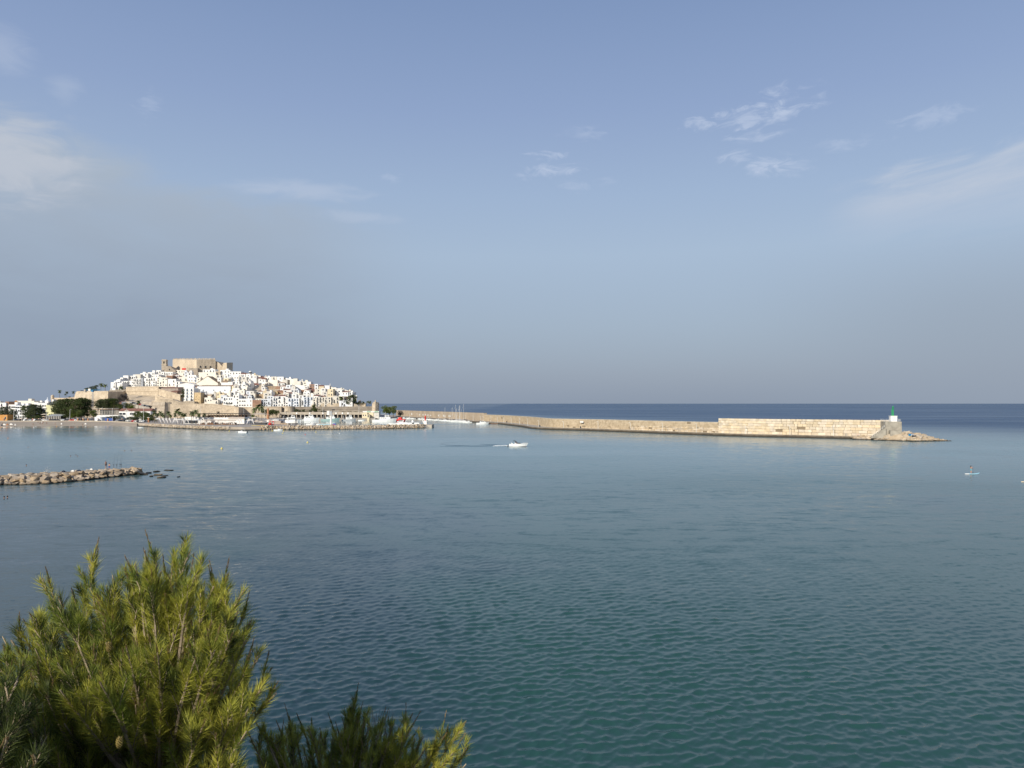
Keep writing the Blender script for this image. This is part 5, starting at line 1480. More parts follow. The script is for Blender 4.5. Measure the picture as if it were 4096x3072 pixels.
person('person in dark clothes walking on the breakwater quay', stand(armL=((-.25, .05, 1.15), (-.22, -.12, .95), (-.22, -.16, .88))), top='navy', shorts='navy', loc=(e.x, e.y, QZ), rz=a + 1.2)

# rubble head with beacon
rocks = []
for v in range(8):
    bmx = bmesh.new()
    for _ in range(20):
        d = Vector((rng.gauss(0, 1), rng.gauss(0, 1), rng.gauss(0, 1))).normalized()
        m_ = (abs(d.x) ** 7 + abs(d.y) ** 7 + abs(d.z) ** 7) ** (1 / 7); d = d / m_ * .5 * rng.uniform(.84, 1.0)
        bmx.verts.new(d)
    rr_ = bmesh.ops.convex_hull(bmx, input=bmx.verts); 
    for vv in [x for x in bmx.verts if not x.link_faces]: bmx.verts.remove(vv)
    me = bpy.data.meshes.new('rock'); bmx.to_mesh(me); bmx.free(); rocks.append(me)
def rockset(m):
    out = []
    for me in rocks: c = me.copy(); c.materials.append(MATS[m]); out.append(c)
    return out
RK, RP = rockset('rock'), rockset('rock_pale')
head = thing('rubble_head', 'pointed heap of pale boulders at the end of the breakwater', 'rock pile')
tipA, tipB = Vector((148, 331)), Vector((191, 321))
core = MB()
ax = [(152, 325, 1.3, 2.4), (158, 320, 1.9, 4), (163.5, 315.5, 2.6, 6), (168.5, 312.5, 3.7, 6), (173.5, 311.5, 3.3, 5), (178.5, 311, 1.9, 3.6), (183, 310.5, .9, 2), (187, 309.5, -.1, .9)]
vs = []
for (x, y, h, w_) in ax: vs += [(x, y - w_ * 1.25, -.8), (x, y - w_ * .45, h * .75), (x, y + w_ * .2, h), (x, y + w_ * 1.2, -.8)]
fs = []
for i in range(len(ax) - 1):
    for k in range(3): fs.append((i * 4 + k, (i + 1) * 4 + k, (i + 1) * 4 + k + 1, i * 4 + k + 1))
core.add(vs, fs); put('rubble_core', core, head, mats='rock_pale')
for i in range(150):
    t_ = rng.random() * (len(ax) - 1.001); k = int(t_); f = t_ - k
    x = ax[k][0] * (1 - f) + ax[k + 1][0] * f; y = ax[k][1] * (1 - f) + ax[k + 1][1] * f; h = ax[k][2] * (1 - f) + ax[k + 1][2] * f; w_ = ax[k][3] * (1 - f) + ax[k + 1][3] * f
    o_ = rng.uniform(-1.15, .3); zt = h * (1 - max(0, (-o_ - .1)) / 1.1)
    s_ = rng.uniform(.9, 2.6) * (1 if x < 178 else .6)
    put('rock', RP[rng.randrange(8)], head, loc=(x, y + o_ * w_, zt - s_ * .12), rot=(rng.uniform(-.4, .4), rng.uniform(-.4, .4), rng.uniform(0, 6)), scale=(s_ * 1.3, s_, s_ * rng.uniform(.45, .8)))
# concrete beacon block: square, buttressed
YB = 317.5
bp = thing('beacon_platform', 'rough concrete platform with white railings under the green beacon', 'platform', (X_(3566, YB), YB, 0), R(-12))
b = MB(); b.box(-3.3, 3.0, -2.5, 5.0, 0, 8.1); b.box(-2.2, 2.6, -5.0, -2.5, 0, 4.4, top=.9); b.box(-4.9, -3.3, -3.6, -1.2, 0, 4.2, top=.85); b.box(2.0, 3.15, -2.65, -1, 0, 8.15)
put('wall', b, bp, mats='concrete_grey')
b = MB()
for k in range(11):
    b.box(-9.5 + k * .55, -9.5 + (k + 1) * .55, -4.0, -2.7, 1.0, 1.4 + k * .42)
put('steps', b, bp, mats='concrete_grey')
b = MB()
def rail(b, p, q_, n, h=1.05, r=.035):
    p = Vector(p); q_ = Vector(q_)
    for k in range(n + 1): a_ = p.lerp(q_, k / n); b.tube(a_, a_ + Vector((0, 0, h)), r, n=4)
    for z in (h, h * .5): b.tube(p + Vector((0, 0, z)), q_ + Vector((0, 0, z)), r, n=4)
rail(b, (-3.2, -2.4, 8.1), (-.9, -2.4, 8.1), 4); rail(b, (2.0, -2.4, 8.1), (2.9, -2.4, 8.1), 2); rail(b, (-3.2, -2.4, 8.1), (-3.2, 4.9, 8.1), 6); rail(b, (2.9, -2.4, 8.1), (2.9, 4.9, 8.1), 6)
rail(b, (-9.0, -4.0, 1.4), (-4.0, -4.0, 5.6), 6)
put('railing', b, bp, mats='frame_white')
bb = thing('beacon', 'green harbour light column on a white cube base', 'beacon', (X_(3571, YB), YB, 8.12), R(-12))
b = MB(); b.box(-1.3, 1.3, -1.3, 1.3, 0, 2.35); b.box(-1.42, 1.42, -1.42, 1.42, 2.35, 2.5); put('base', b, bb, mats='white')
b = MB()
for (x, z, w_, h_) in ((-.25, 1.9, .12, .14), (-.08, 1.92, .1, .14), (.08, 1.9, .1, .12), (.24, 1.92, .1, .14), (-.5, 1.2, .35, .07), (-.1, 1.05, .09, .4), (.15, 1.4, .1, .3), (.05, .7, .12, .35), (-.3, .5, .25, .08)):
    b.box(x - w_ / 2, x + w_ / 2, -1.33, -1.3, z - h_ / 2, z + h_ / 2)
put('lettering', b, bb, mats='metal_dark', label='small dark lettering and scribbles on the white base')
b = MB(); b.lathe([(.50, 2.5), (.50, 2.7), (.29, 2.75), (.27, 5.3), (.3, 5.35)], 12); b.box(-.62, -.44, -.08, .08, 2.5, 5.3); put('column', b, bb, mats='green')
b = MB(); b.lathe([(.52, 5.35), (.52, 5.45)], 12)
for k in range(8): a_ = k * .785; b.tube((.5 * math.cos(a_), .5 * math.sin(a_), 5.45), (.5 * math.cos(a_), .5 * math.sin(a_), 6.0), .025, n=4)
b.lathe([(.5, 6.0), (.52, 6.04)], 12); put('gallery', b, bb, mats='green')
b = MB(); b.lathe([(.18, 5.45), (.2, 5.9), (.26, 6.3), (.24, 6.65), (.05, 6.85)], 10); put('lantern', b, bb, mats='green')
# angler's things on the rubble: folded blue and white sunshade; bicycle leaning at the wall foot
us = thing('sunshade', 'folded blue and white sunshade lying among the pale boulders', 'sunshade', (169.8, 308.6, 2.3), .4)
b = MB(); b.prism([(-1.2, -.5), (1.2, -.7), (1.3, .5), (-1.1, .6)], 0, [.55, .35, .75, .9]); put('blue_panel', b, us, mats='teal_blue')
b = MB(); b.prism([(-.8, -.75), (1.1, -.9), (1.15, -.6), (-.9, -.52)], 0, [.5, .3, .5, .6]); put('white_panel', b, us, mats='frame_white')
b = MB(); b.prism([(-1.3, -1.3), (0.9, -1.5), (1.0, -.95), (-1.0, -.8)], -.2, [.25, .2, .2, .3]); put('navy_bag', b, us, mats='navy')  # low navy bag in front of the panels
bc = thing('bicycle', 'bicycle leaning at the foot of the wall near the rubble', 'bicycle', (155.2, 326.2, QZ + .02), R(-25))
for sx in (-.5, .5):
    b = MB(); 
    for k in range(14):
        a0, a1 = k * .4488, (k + 1) * .4488; b.tube((sx + .33 * math.cos(a0), 0, .33 + .33 * math.sin(a0)), (sx + .33 * math.cos(a1), 0, .33 + .33 * math.sin(a1)), .022, n=4, cap=False)
    put('wheel', b, bc, mats='tyre')
b = MB(); b.tube((-.5, 0, .33), (-.1, 0, .3), .02); b.tube((-.1, 0, .3), (-.2, 0, .85), .02); b.tube((-.1, 0, .3), (.38, 0, .78), .02); b.tube((-.17, 0, .72), (.36, 0, .75), .02); b.tube((.5, 0, .33), (.34, 0, .95), .02); b.tube((.34, -.22, .97), (.34, .22, .97), .015); b.box(-.32, -.1, -.06, .06, .85, .9); put('frame', b, bc, mats='red')
b = MB(); b.box(-.5, .6, -.4, .4, 0, .7, top=.8); b.box(-.2, .2, -.3, .3, .7, 1.3, top=.7); solo('equipment_pile', b, 'small pale pile of gear at the wall foot left of the bicycle', 'gear', mats='concrete', loc=(151.4, 329.0, QZ))
# ------------------------------------------------------------------ harbour: boats, quay, walkway
wk = thing('elevated_walkway', 'long raised concrete walkway on pillars behind the fishing boats', 'walkway')
b = MB(); YW = 712
x0, x1 = X_(1120, YW), X_(1450, YW)
zt = ZZ(1652, YW); b.box(x0, x1, YW, YW + 5, zt - 1.6, zt); put('deck', b, wk, mats='concrete')
b = MB(); b.box(x0, x1, YW - .1, YW + .15, zt + .01, zt + .9); put('parapet', b, wk, mats='concrete')
n = 20
for i in range(n + 1):
    xx = x0 + (x1 - x0) * i / n; bar('pillar', wk, 'concrete', (xx, YW + .5, (zt - 1.6) / 2 + .5), (.8, .8, zt - 1.6 - 1.0))
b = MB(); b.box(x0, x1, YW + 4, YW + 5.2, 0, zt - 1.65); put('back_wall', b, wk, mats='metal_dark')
for i, px in enumerate((1188, 1240, 1293, 1345, 1371, 1393)):
    bar('pillar_cap', wk, 'white', (X_(px, YW), YW - .25, zt - .3), (1.4, .5, 1.6))
hbq = thing('harbour_office', 'long low pale harbour building with flat roof and green windows right of the walkway', 'building', (X_(1485, 700), 704, LZ))
u = MP(1, 704)
b = MB(); b.box(-36 * u, 6 * u, 0, 8, -2, 27 * u); put('wall', b, hbq, mats='cream')
b = MB(); b.box(-36.5 * u, 28 * u, -.3, 8.3, 22.5 * u, 27.5 * u); put('upper_storey', b, hbq, mats='white')
b = MB(); b.box(6 * u, 28 * u, .4, 8, -2, 22 * u); put('side_wall', b, hbq, mats='white_old')
for x in (-16, -8, 14, 22): bar('window', hbq, 'green', (x * u, -.35, 25 * u), (7 * u, .2, 2.4 * u))
house(1449, 1469, 1652, 1669, 700, wallm='cream', cols=2, rows=1, bal=0, skip=0, wkind='square', label='small cream harbour hut at the end of the walkway', name='harbour_hut', depth=6)
house(1469, 1478, 1658, 1669, 698, wallm='cream', cols=1, rows=1, bal=0, skip=0, wkind='door', label='little cream annex with a dark door beside the harbour hut', name='harbour_annex', depth=5)
for px, Y, hp, L_, rz, hl, lab in ((1164, 640, 0, 17, .15, 'hull', 'white fishing boat at the left end of the harbour row, partly behind the yard'), (1236, 676, 0, 19, .05, 'hull', 'white fishing boat with wide wheelhouse, second from the left'),
                                (1322, 676, 0, 17, .08, 'hull_teal', 'fishing boat with pale teal hull, moored in front of the harbour mast crane'), (1396, 682, 0, 13, .1, 'hull_grey', 'grey-hulled fishing boat moored right of the crane'),
                                (1538, 640, 0, 21, .12, 'hull', 'large white fishing boat with high bow at the right end of the quay')):
    trawler(lab, L_, (X_(px, Y), Y, 0), rz, hl, group='fishing boats along the harbour quay')
motorboat('small open white boat between the harbour hut and the grey fishing boat', 6, (X_(1446, 676), 676, 0), .1, style=2)
# red tug
tg = thing('tugboat', 'red and white workboat half hidden at the harbour corner', 'boat', (X_(1601, 650), 650, 0), 2.8)
put('hull', hull_mesh(9, 3.4, 1.6), tg, mats='red')
b = MB(); b.box(-2, 1.5, -1.2, 1.2, 1.6, 3.6, top=.85); put('cabin', b, tg, mats='red')
# patrol boat lying behind the mole
pb = thing('rescue_boat', 'long white rescue boat with red roof moored behind the tip of the mole', 'boat', (X_(1622, 498), 498, 0), math.pi + .03)
Lg = 22
put('hull', hull_mesh(Lg, 4.6, 1.75, bow=.4, sheer=.35), pb, mats='hull')
b = MB(); b.outline([(-9.5, 1.7), (7.0, 1.9), (5.5, 2.7), (3.0, 3.1), (-1.0, 3.1), (-1.5, 2.9), (-9.5, 2.9)], -1.7, 1.7); put('cabin', b, pb, mats='hull')
b = MB(); b.outline([(1.6, 3.1), (6.1, 3.1), (4.2, 4.6), (.9, 4.7)], -1.5, 1.5); put('wheelhouse', b, pb, mats='hull')
b = MB(); b.outline([(1.8, 3.75), (5.1, 3.75), (4.3, 4.45), (1.6, 4.45)], -1.53, 1.53); put('window', b, pb, mats='glass')
b = MB(); b.outline([(.2, 4.7), (4.6, 4.7), (4.3, 5.1), (0.0, 5.2)], -1.6, 1.6); put('roof', b, pb, mats='red')
bar('window', pb, 'glass', (-5.4, 1.72, 2.45), (1.6, .1, .8))
b = MB(); b.lathe([(.6, 3.0), (.8, 3.5), (.7, 4.2), (.4, 4.5)], 8, c=(-5.0, 0, 0)); put('life_raft', b, pb, mats='hull')
b = MB(); b.path([(-.2, 1.3, 3.1), (-.9, 1.2, 5.0), (-1.0, 0, 5.4), (-.9, -1.2, 5.0), (-.2, -1.3, 3.1)], [.12] * 5, 6); b.tube((-.9, 0, 5.3), (-.9, 0, 6.4), .06); put('radar_arch', b, pb, mats='hull')
b = MB()
rail(b, (6.5, 1.6, 1.9), (10.5, .4, 2.2), 7, .8, .03); rail(b, (6.5, -1.6, 1.9), (10.5, -.4, 2.2), 7, .8, .03); put('railing', b, pb, mats='frame_white')
# red harbour light at the tip of the mole
rl = thing('red_beacon', 'red harbour light column on a white base at the tip of the mole', 'beacon', (X_(1703, 490), 488, 2.3))
b = MB(); b.box(-1.0, 1.0, -.8, .8, -.3, 2.2, top=.92); put('base', b, rl, mats='white')
b = MB(); b.lathe([(.42, 2.2), (.42, 4.2), (.62, 4.3), (.62, 4.75), (.35, 4.8), (.33, 5.5), (.1, 5.8)], 10); put('column', b, rl, mats='red')
b = MB(); b.prism([(-2.6, -.3), (-2.2, -.3), (-2.2, .3), (-2.6, .3)], 3.3, 3.6)
b.add([(-2.7, -.1, 3.9), (-2.4, -.1, 4.0), (-.9, -.1, .9), (-1.5, -.1, .8), (-2.7, .1, 3.9), (-2.4, .1, 4.0), (-.9, .1, .9), (-1.5, .1, .8)], [(0, 1, 2, 3), (7, 6, 5, 4), (0, 4, 5, 1), (1, 5, 6, 2), (2, 6, 7, 3), (3, 7, 4, 0)]); put('gangway', b, rl, mats='frame_white')
b = MB()
for z in (.8, 2.4): b.lathe([(.25, z - .2), (.3, z), (.25, z + .2)], 7, c=(1.5, 0, 0)); b.tube((.9, 0, z), (1.5, 0, z), .05)
put('fog_horn', b, rl, mats='metal_dark')

# the mole: narrow spit of boulders with a paved top
def edge_of(tab): return [GP(x, y, 0.0) for x, y in tab]
spit_front = [(548, 1704), (620, 1709), (700, 1713), (800, 1717.5), (900, 1721), (960, 1722), (1040, 1720.5), (1120, 1719), (1200, 1718.5), (1300, 1717.5), (1420, 1717), (1540, 1715.5), (1660, 1713), (1722, 1711)]
SF = [Vector((p.x, p.y)) for p in edge_of(spit_front)]
ml = thing('mole', 'low mole of ochre boulders running out in front of the harbour', 'mole')
b = MB()
fr = [p + Vector((0, 3.2)) for p in SF[7:]]; bk = [p + Vector((-1, 22 - i * 1.2)) for i, p in enumerate(SF[7:])]
n = len(fr)
strip([p - Vector((0, 3)) for p in fr], fr, -.5, 1.9, b); strip(fr, bk, 1.9, 1.9, b); strip(bk, bk, 1.9, -1.5, b)
b.add([(fr[-1].x, fr[-1].y, 1.9), (bk[-1].x, bk[-1].y, 1.9), (bk[-1].x, bk[-1].y, -1.5), (fr[-1].x, fr[-1].y, -1.5)], [(0, 1, 2, 3)])
put('mole_core', b, ml, mats='concrete')
e = SF[-1]; b = MB(); b.box(e.x - 7, e.x + .8, e.y + .2, e.y + 14, -1.5, 2.0); put('head_block', b, ml, mats='concrete', label='smooth concrete block ending the mole')
nr = 0
RI = rng = random.Random(11)
cum = [0]
for a, c in zip(SF, SF[1:]): cum.append(cum[-1] + (c - a).length)
def on_front(s):
    for i in range(len(cum) - 1):
        if cum[i + 1] >= s: f = (s - cum[i]) / (cum[i + 1] - cum[i]); return SF[i].lerp(SF[i + 1], f)
    return SF[-1]
S0 = cum[6]; nrk = 0
s = S0
while s < cum[-1] - 6:
    for k in range(3):
        p = on_front(s + rng.uniform(-.3, .3)); sz = rng.uniform(1.0, 1.9)
        put('rock', RK[rng.randrange(8)] if k < 1 else RP[rng.randrange(8)], ml, loc=(p.x, p.y + .6 + k * 1.25, .15 + k * .85 + rng.uniform(-.1, .25)), rot=(rng.uniform(-.5, .5), rng.uniform(-.5, .5), rng.uniform(0, 6)), scale=(sz * 1.25, sz, sz * .85)); nrk += 1
    s += 1.12
print('mole rocks', nrk)
rv = thing('seafront_revetment', 'sloping bank of pale boulders below the palm promenade', 'rock bank')
b = MB(); strip([p - Vector((0, .5)) for p in SF[:8]], [p + Vector((0, 4.5)) for p in SF[:8]], -.6, 1.95, b); put('bank_core', b, rv, mats='rock_pale')
s = 1.0; nrk = 0
while s < S0 + 6:
    for k in range(3):
        p = on_front(s + rng.uniform(-.4, .4)); sz = rng.uniform(.9, 1.5) * (1.25 if s > cum[4] else 1) * min(1, .55 + s / 60)
        if nrk < 299: put('rock', (RK if s > cum[4] + 4 else RP)[rng.randrange(8)], rv, loc=(p.x, p.y + .5 + k * 1.4, .1 + k * .75 * min(1, .4 + s / 50) + rng.uniform(-.1, .2)), rot=(rng.uniform(-.4, .4), rng.uniform(-.4, .4), rng.uniform(0, 6)), scale=(sz * 1.4, sz, sz * .8)); nrk += 1
    s += 1.28
print('revetment rocks', nrk)

# boats moored along the breakwater
marina = [  # px, depth offset in front of the quay edge, length, style, heading
    (1640, 14, 8, 0), (1656, 14, 7, 1), (1672, 12, 9, 3), (1682, 10, 6, 0), (1700, 8, 6, 0), (1709, 8, 6, 2), (1716, 8, 7, 1), (1724, 8, 6, 0), (1732, 8, 6, 3), (1741, 8, 7, 0), (1750, 8, 6, 0), (1759, 7, 6, 2),
    (1768, 7, 7, 0), (1777, 7, 6, 1), (1786, 7, 6, 0), (1795, 7, 7, 3), (1806, 7, 6, 0), (1817, 7, 6, 0), (1826, 8, 8, 3), (1838, 8, 8, 0), (1864, 9, 8, 3), (1890, 9, 7, 0), (1905, 9, 7, 1)]
for i, (px, off, Lg, st) in enumerate(marina):
    k = min(range(len(EDGE)), key=lambda k: abs(2048 + F * EDGE[k].x / EDGE[k].y - px))
    e = EDGE[k] - nrm[k] * off * .75; a = math.atan2(-nrm[k].y, -nrm[k].x)
    kind = ['low white motorboat with windscreen', 'white motorboat with boxy cabin', 'open wooden-floored boat', 'white motorboat with sun canopy'][st]
    motorboat('%s, %s boat in the marina row counted from its left end' % (kind, ORD[i]), Lg * .78, (e.x, e.y, 0), a + rng.uniform(-.15, .15), style=st, group='small boats moored along the breakwater')
for i, (px, m, Lg, cov, lab) in enumerate(((1804, 12.5, 8, 'navy', 'sailing boat with the mast standing apart at the left of the masts'), (1841, 12.5, 8, 'navy', 'sailing boat with the leftmost mast of the tight cluster'), (1850, 11.5, 8, 'blue', 'small sailing boat with the shortest mast in the cluster'),
                                 (1855, 15, 10, 'canvas_white', 'sailing boat with a white heaped sail in the middle of the masts'), (1861, 14.5, 9, 'navy', 'sailing boat with the fourth mast of the cluster'), (1869, 14, 10, 'canvas_white', 'sailing boat with a stout pale mast, second from right'),
                                 (1877, 15.5, 10, 'navy', 'sailing boat with the tallest mast at the right of the cluster'))):
    k = min(range(len(EDGE)), key=lambda k: abs(2048 + F * EDGE[k].x / EDGE[k].y - px))
    e = EDGE[k] - nrm[k] * (5 + (i % 2) * 2); a = math.atan2(-nrm[k].y, -nrm[k].x)
    sailboat(lab, Lg, m, (e.x, e.y, 0), a + .1 * (i % 3), cov, group='sailing boats by the breakwater')
Y = 556
cr = thing('cabin_cruiser', 'sleek white cabin cruiser, nearest boat at the right end of the marina row', 'boat', (X_(1930, Y), Y, 0), R(8))
put('hull', hull_mesh(9.5, 3.1, 1.25, bow=.5, sheer=.35), cr, mats='hull')
b = MB(); b.outline([(-2.2, 1.3), (3.4, 1.45), (1.6, 2.2), (.2, 2.6), (-1.8, 2.5)], -1.2, 1.2); put('cabin', b, cr, mats='hull')
b = MB(); b.outline([(-1.6, 1.9), (1.5, 1.9), (.9, 2.3), (-1.4, 2.35)], -1.23, 1.23); put('window', b, cr, mats='glass')
b = MB(); b.path([(-2.6, 1.1, 1.3), (-2.0, 1.1, 2.9), (-1.2, 1.0, 3.0)], [.07] * 3); b.path([(-2.6, -1.1, 1.3), (-2.0, -1.1, 2.9), (-1.2, -1.0, 3.0)], [.07] * 3); b.box(-2.2, -.6, -1.1, 1.1, 2.95, 3.02); put('radar_arch', b, cr, mats='metal_dark')
jt = thing('landing_stage', 'dark floating landing stage right of the cabin cruiser', 'jetty', (X_(1968, 560), 560, 0), R(5))
b = MB(); b.box(-4.5, 4.5, -1.2, 1.2, .1, .6); put('deck', b, jt, mats='wood')
b = MB(); rail(b, (-4.4, -1.1, .6), (4.4, -1.1, .6), 6, .8, .03); put('railing', b, jt, mats='frame_white')

# ------------------------------------------------------------------ harbour yard and mole furniture
hc = thing('harbour_crane', 'white column crane with a boxy cab and a slender jib on the mole', 'crane', (X_(1328, 470), 468, 1.9))
u = MP(1, 468)
b = MB(); b.tube((0, 0, 0), (0, 0, 42 * u), 4.2 * u, 3.4 * u, 12); b.tube((0, 0, 0), (0, 0, .5), 5.5 * u, n=12); put('column', b, hc, mats='white')
b = MB(); b.box(-15 * u, -4.5 * u, -1.2, 1.2, 41 * u, 58 * u); put('machine_box', b, hc, mats='white')
b = MB(); b.box(-4 * u, 4 * u, -.9, .9, 42 * u, 57 * u, top=.7); b.tube((-9 * u, 0, 58 * u), (-9 * u, 0, 66 * u), .07); put('turret', b, hc, mats='hull_grey')
b = MB(); b.tube((2 * u, 0, 51 * u), (32 * u, 0, 58 * u), .22, .1, 5); b.tube((2 * u, 0, 57 * u), (32 * u, 0, 58.5 * u), .05, n=4); put('jib', b, hc, mats='hull_grey')
b = MB(); b.box(4 * u, 14 * u, -.5, .5, 60 * u, 64 * u); b.tube((3 * u, 0, 52 * u), (7 * u, 0, 60 * u), .12); put('hoist', b, hc, mats='metal_dark')
for px, Y, Lg, st, rz, lab in ((1243, 468, 6, 0, .2, 'white motorboat on the mole left of the long grey shelter'), (1268, 470, 5, 2, -.8, 'upturned-looking white bow of a dinghy beside the boat shelter'), (1403, 476, 7.5, 1, 3.3, 'white motorboat with raised cabin moored behind the middle of the mole')):
    motorboat(lab, Lg, (X_(px, Y), Y, 2.0 if px < 1300 else .2), rz, style=st)
for i, px in enumerate((1478, 1496, 1504, 1519, 1530)):
    motorboat('white dinghy showing only its bow over the mole, %s from the left of the five' % ORD[i], 4.6, (X_(px, 489), 489, .9), 4.4 + .2 * i, style=2, group='dinghies tied behind the mole')
sh = thing('boat_shelter', 'long low shelter frame with pale blue-grey panels on the mole', 'shelter', (X_(1296, 466), 466, 1.9))
b = MB()
for i in range(15): b.tube((-4 + i * .57, 0, 0), (-4 + i * .57, 0, 1.5), .05, n=4)
b.box(-4.1, 4.1, -.05, .05, 1.4, 1.55); b.box(-4.1, 4.1, -.05, .05, .3, .42); put('railing', b, sh, mats='frame_white')
b = MB(); b.box(-3.8, 3.8, .3, 2.2, 0, .8, top=.9); put('covered_boat', b, sh, mats='board_blue')
ct_ = thing('cart', 'small blue and red boat trolley at the foot of the harbour crane', 'trolley', (X_(1342, 468), 466, 1.9))
b = MB(); b.box(-1, 1, -.6, .6, .5, 1.3); put('tub', b, ct_, mats='blue')
b = MB(); b.box(-1.3, .2, -.7, -.62, .2, .6); b.tube((-1, -.6, .3), (-1, .6, .3), .3); put('wheel', b, ct_, mats='red')
bs = thing('boat_on_stand', 'white cabin boat propped up ashore in the boatyard', 'boat', (X_(1168, 486), 486, 3.0), R(185))
put('hull', hull_mesh(8.5, 3, 1.5), bs, mats='hull')
b = MB(); b.box(-2.6, 1.6, -1.1, 1.1, 1.5, 3.6, top=.85); put('cabin', b, bs, mats='hull')
for i in range(3): bar('window', bs, 'glass', (-1.6 + i * 1.3, 1.08, 2.7), (.8, .1, .9))
b = MB()
for sx in (-2.5, 0, 2.5):
    for sy in (-1, 1): b.tube((sx, sy, -1.2), (sx, sy * .7, .3), .1)
put('stand', b, bs, mats='metal')
fr_ = thing('boat_lift', 'dark travelling frame beside the boat on its stand', 'boat lift', (X_(1197, 482), 482, 1.9))
b = MB()
for sx in (-2, 2.2):
    for sy in (-1.5, 1.5): b.box(sx - .15, sx + .15, sy - .15, sy + .15, 0, 3.6)
b.box(-2.2, 2.4, -1.65, -1.35, 3.6, 3.9); b.box(-2.2, 2.4, 1.35, 1.65, 3.6, 3.9); put('frame', b, fr_, mats='metal_dark')
# boatyard building and heaps
L2(1075, 1124, 1684, 1702, 492, wallm='roof_flat', cols=0, style='flat', depth=6, gz=LZ, skip=1, label='low drab boatyard shed with a pale flat roof behind the red buoy', name='boatyard_shed', roofm='white_warm')
L2(1121, 1156, 1692, 1703, 486, wallm='ruin', cols=0, depth=4, gz=LZ, skip=1, label='low rubble-brown enclosure right of the boatyard shed', name='yard_wall', roofm='earth')
for i, (px, Y, Lg, st) in enumerate(((1092, 560, 9, 3), (1115, 580, 9, 0), (1135, 600, 10, 3), (1148, 560, 9, 1))):
    motorboat('white yacht in the crowded left corner of the harbour, %s from the left' % ORD[i], Lg, (X_(px, Y), Y, 1.9 if px < 1125 else .6), 3.4 + .3 * i, style=st, group='yachts at the left corner of the harbour')
rd = thing('red_buoy', 'big red metal buoy standing ashore at the slipway', 'buoy', (X_(1085, 476), 474, 1.9))
b = MB(); b.lathe([(.5, 0), (1.05, .3), (1.1, .9), (.8, 1.2), (.3, 1.35), (.25, 2.5), (.5, 2.6), (.1, 3.2)], 12); put('body', b, rd, mats='red')
rd = thing('red_kiosk', 'narrow red kiosk just right of the big red buoy', 'kiosk', (X_(1093, 476), 476, 1.9))
b = MB(); b.box(-.6, .6, -.5, .5, 0, 2.6); put('wall', b, rd, mats='red')
b = MB(); b.box(-.7, .7, -.6, .6, 2.6, 2.75); b.box(-.4, .4, -.53, -.5, .5, 2); put('panel', b, rd, mats='frame_white')
ch = thing('brick_chimney', 'tapering terracotta brick stump behind the harbour boats', 'chimney', (X_(1073, 668), 668, LZ))
b = MB(); b.lathe([(1.5 * 0 + 7.2 * MP(1, 668) * .75, 0), (3.3 * MP(1, 668), ZZ(1634, 668) - LZ), (3.0 * MP(1, 668), ZZ(1633, 668) - LZ)], 12); put('shaft', b, ch, mats='terracotta')
lamp(1060, 1662, 668, 24, 'lamp post with a bent arm left of the brick chimney stump', None, 'arm', z=LZ)
for i, px in enumerate((802, 976)): lamp(px, 1658, 690, 32, ['slender white pole in front of the rampart left of the pergola', 'slender white pole right of the projecting rampart corner'][i], None, z=LZ)
for i, (px, yb, hp, lab) in enumerate(((1142, 1653, 30, 'tall white pole in front of the round bastion'), (1292, 1652, 36, 'tallest white pole on the walkway behind the crane'), (1436, 1652, 32, 'tall white pole at the right end of the walkway'))):
    lamp(px, yb, 711, hp, lab, None)
# hedge and trees before the sea rampart
for (k, px, py, Y, h, lab, w_) in [
    ('bush', 1092, 1664, 705, 30, 'dense dark tree mass right of the brick chimney stump, left one', 1.3), ('bush', 1106, 1664, 702, 27, 'dense dark tree mass right of the brick chimney stump, right one', 1.3),
    ('bush', 1063, 1664, 705, 30, 'dark bush behind the brick chimney stump', 1.3), ('bush', 1080, 1664, 708, 26, 'low dark bush between chimney stump and tree mass', 1.3),
    ('bush', 1184, 1653, 722, 20, 'dark bush right of the round bastion, first of the hedge', 1.4), ('bush', 1200, 1653, 722, 15, 'second bush of the hedge under the sea rampart', 1.6), ('bush', 1219, 1653, 722, 17, 'third bush of the hedge under the sea rampart', 1.6),
    ('bush', 1238, 1653, 722, 15, 'fourth bush of the hedge under the sea rampart', 1.6), ('pine', 1257, 1653, 721, 38, 'tall dark tree rising above the sea rampart', .7), ('bush', 1268, 1653, 722, 24, 'dark bush beside the tall tree at the sea rampart', 1.3),
    ('bush', 1286, 1653, 722, 12, 'low bush behind the crane cab', 1.8), ('bush', 1376, 1653, 722, 8, 'low hedge bush right of the crane, left one', 3.0), ('bush', 1400, 1653, 722, 8, 'low hedge bush right of the crane, middle one', 3.0), ('bush', 1424, 1653, 722, 8, 'low hedge bush right of the crane, right one', 3.0),
    ('broad', 1544, 1664, 715, 44, 'round olive-green tree right of the harbour building, left of two', 1.0), ('broad', 1573, 1664, 712, 43, 'round olive-green tree by the breakwater, right of two', 1.05), ('broad', 1558, 1664, 720, 38, 'green tree wedged between the two round trees', 1.0),
    ('dry', 1602, 1668, 720, 30, 'leafless greyish bush at the root of the breakwater', 1.0)]:
    tree(k, px, py, Y, h, lab, wide=w_, gz=LZ if k == 'broad' else None)
for i, (px, py, Y, h, w_) in enumerate(((1013, 1700, 500, 40, .6), (1019, 1690, 520, 52, .5), (1024, 1700, 505, 32, .6), (1035, 1675, 560, 50, .55), (1048, 1690, 530, 58, .5), (1003, 1700, 500, 26, .7), (983, 1700, 500, 24, .7))):
    tree('palm', px, py, Y, h, ['tall slim palm left in the cluster before the boatyard', 'tallest slim palm of the cluster before the boatyard', 'shorter palm right in the cluster before the boatyard', 'slender palm standing before the rampart corner', 'tall thin palm left of the dark trees', 'short palm at the restaurant end', 'short palm beside the white pole'][i], wide=w_ + .2, gz=LZ)
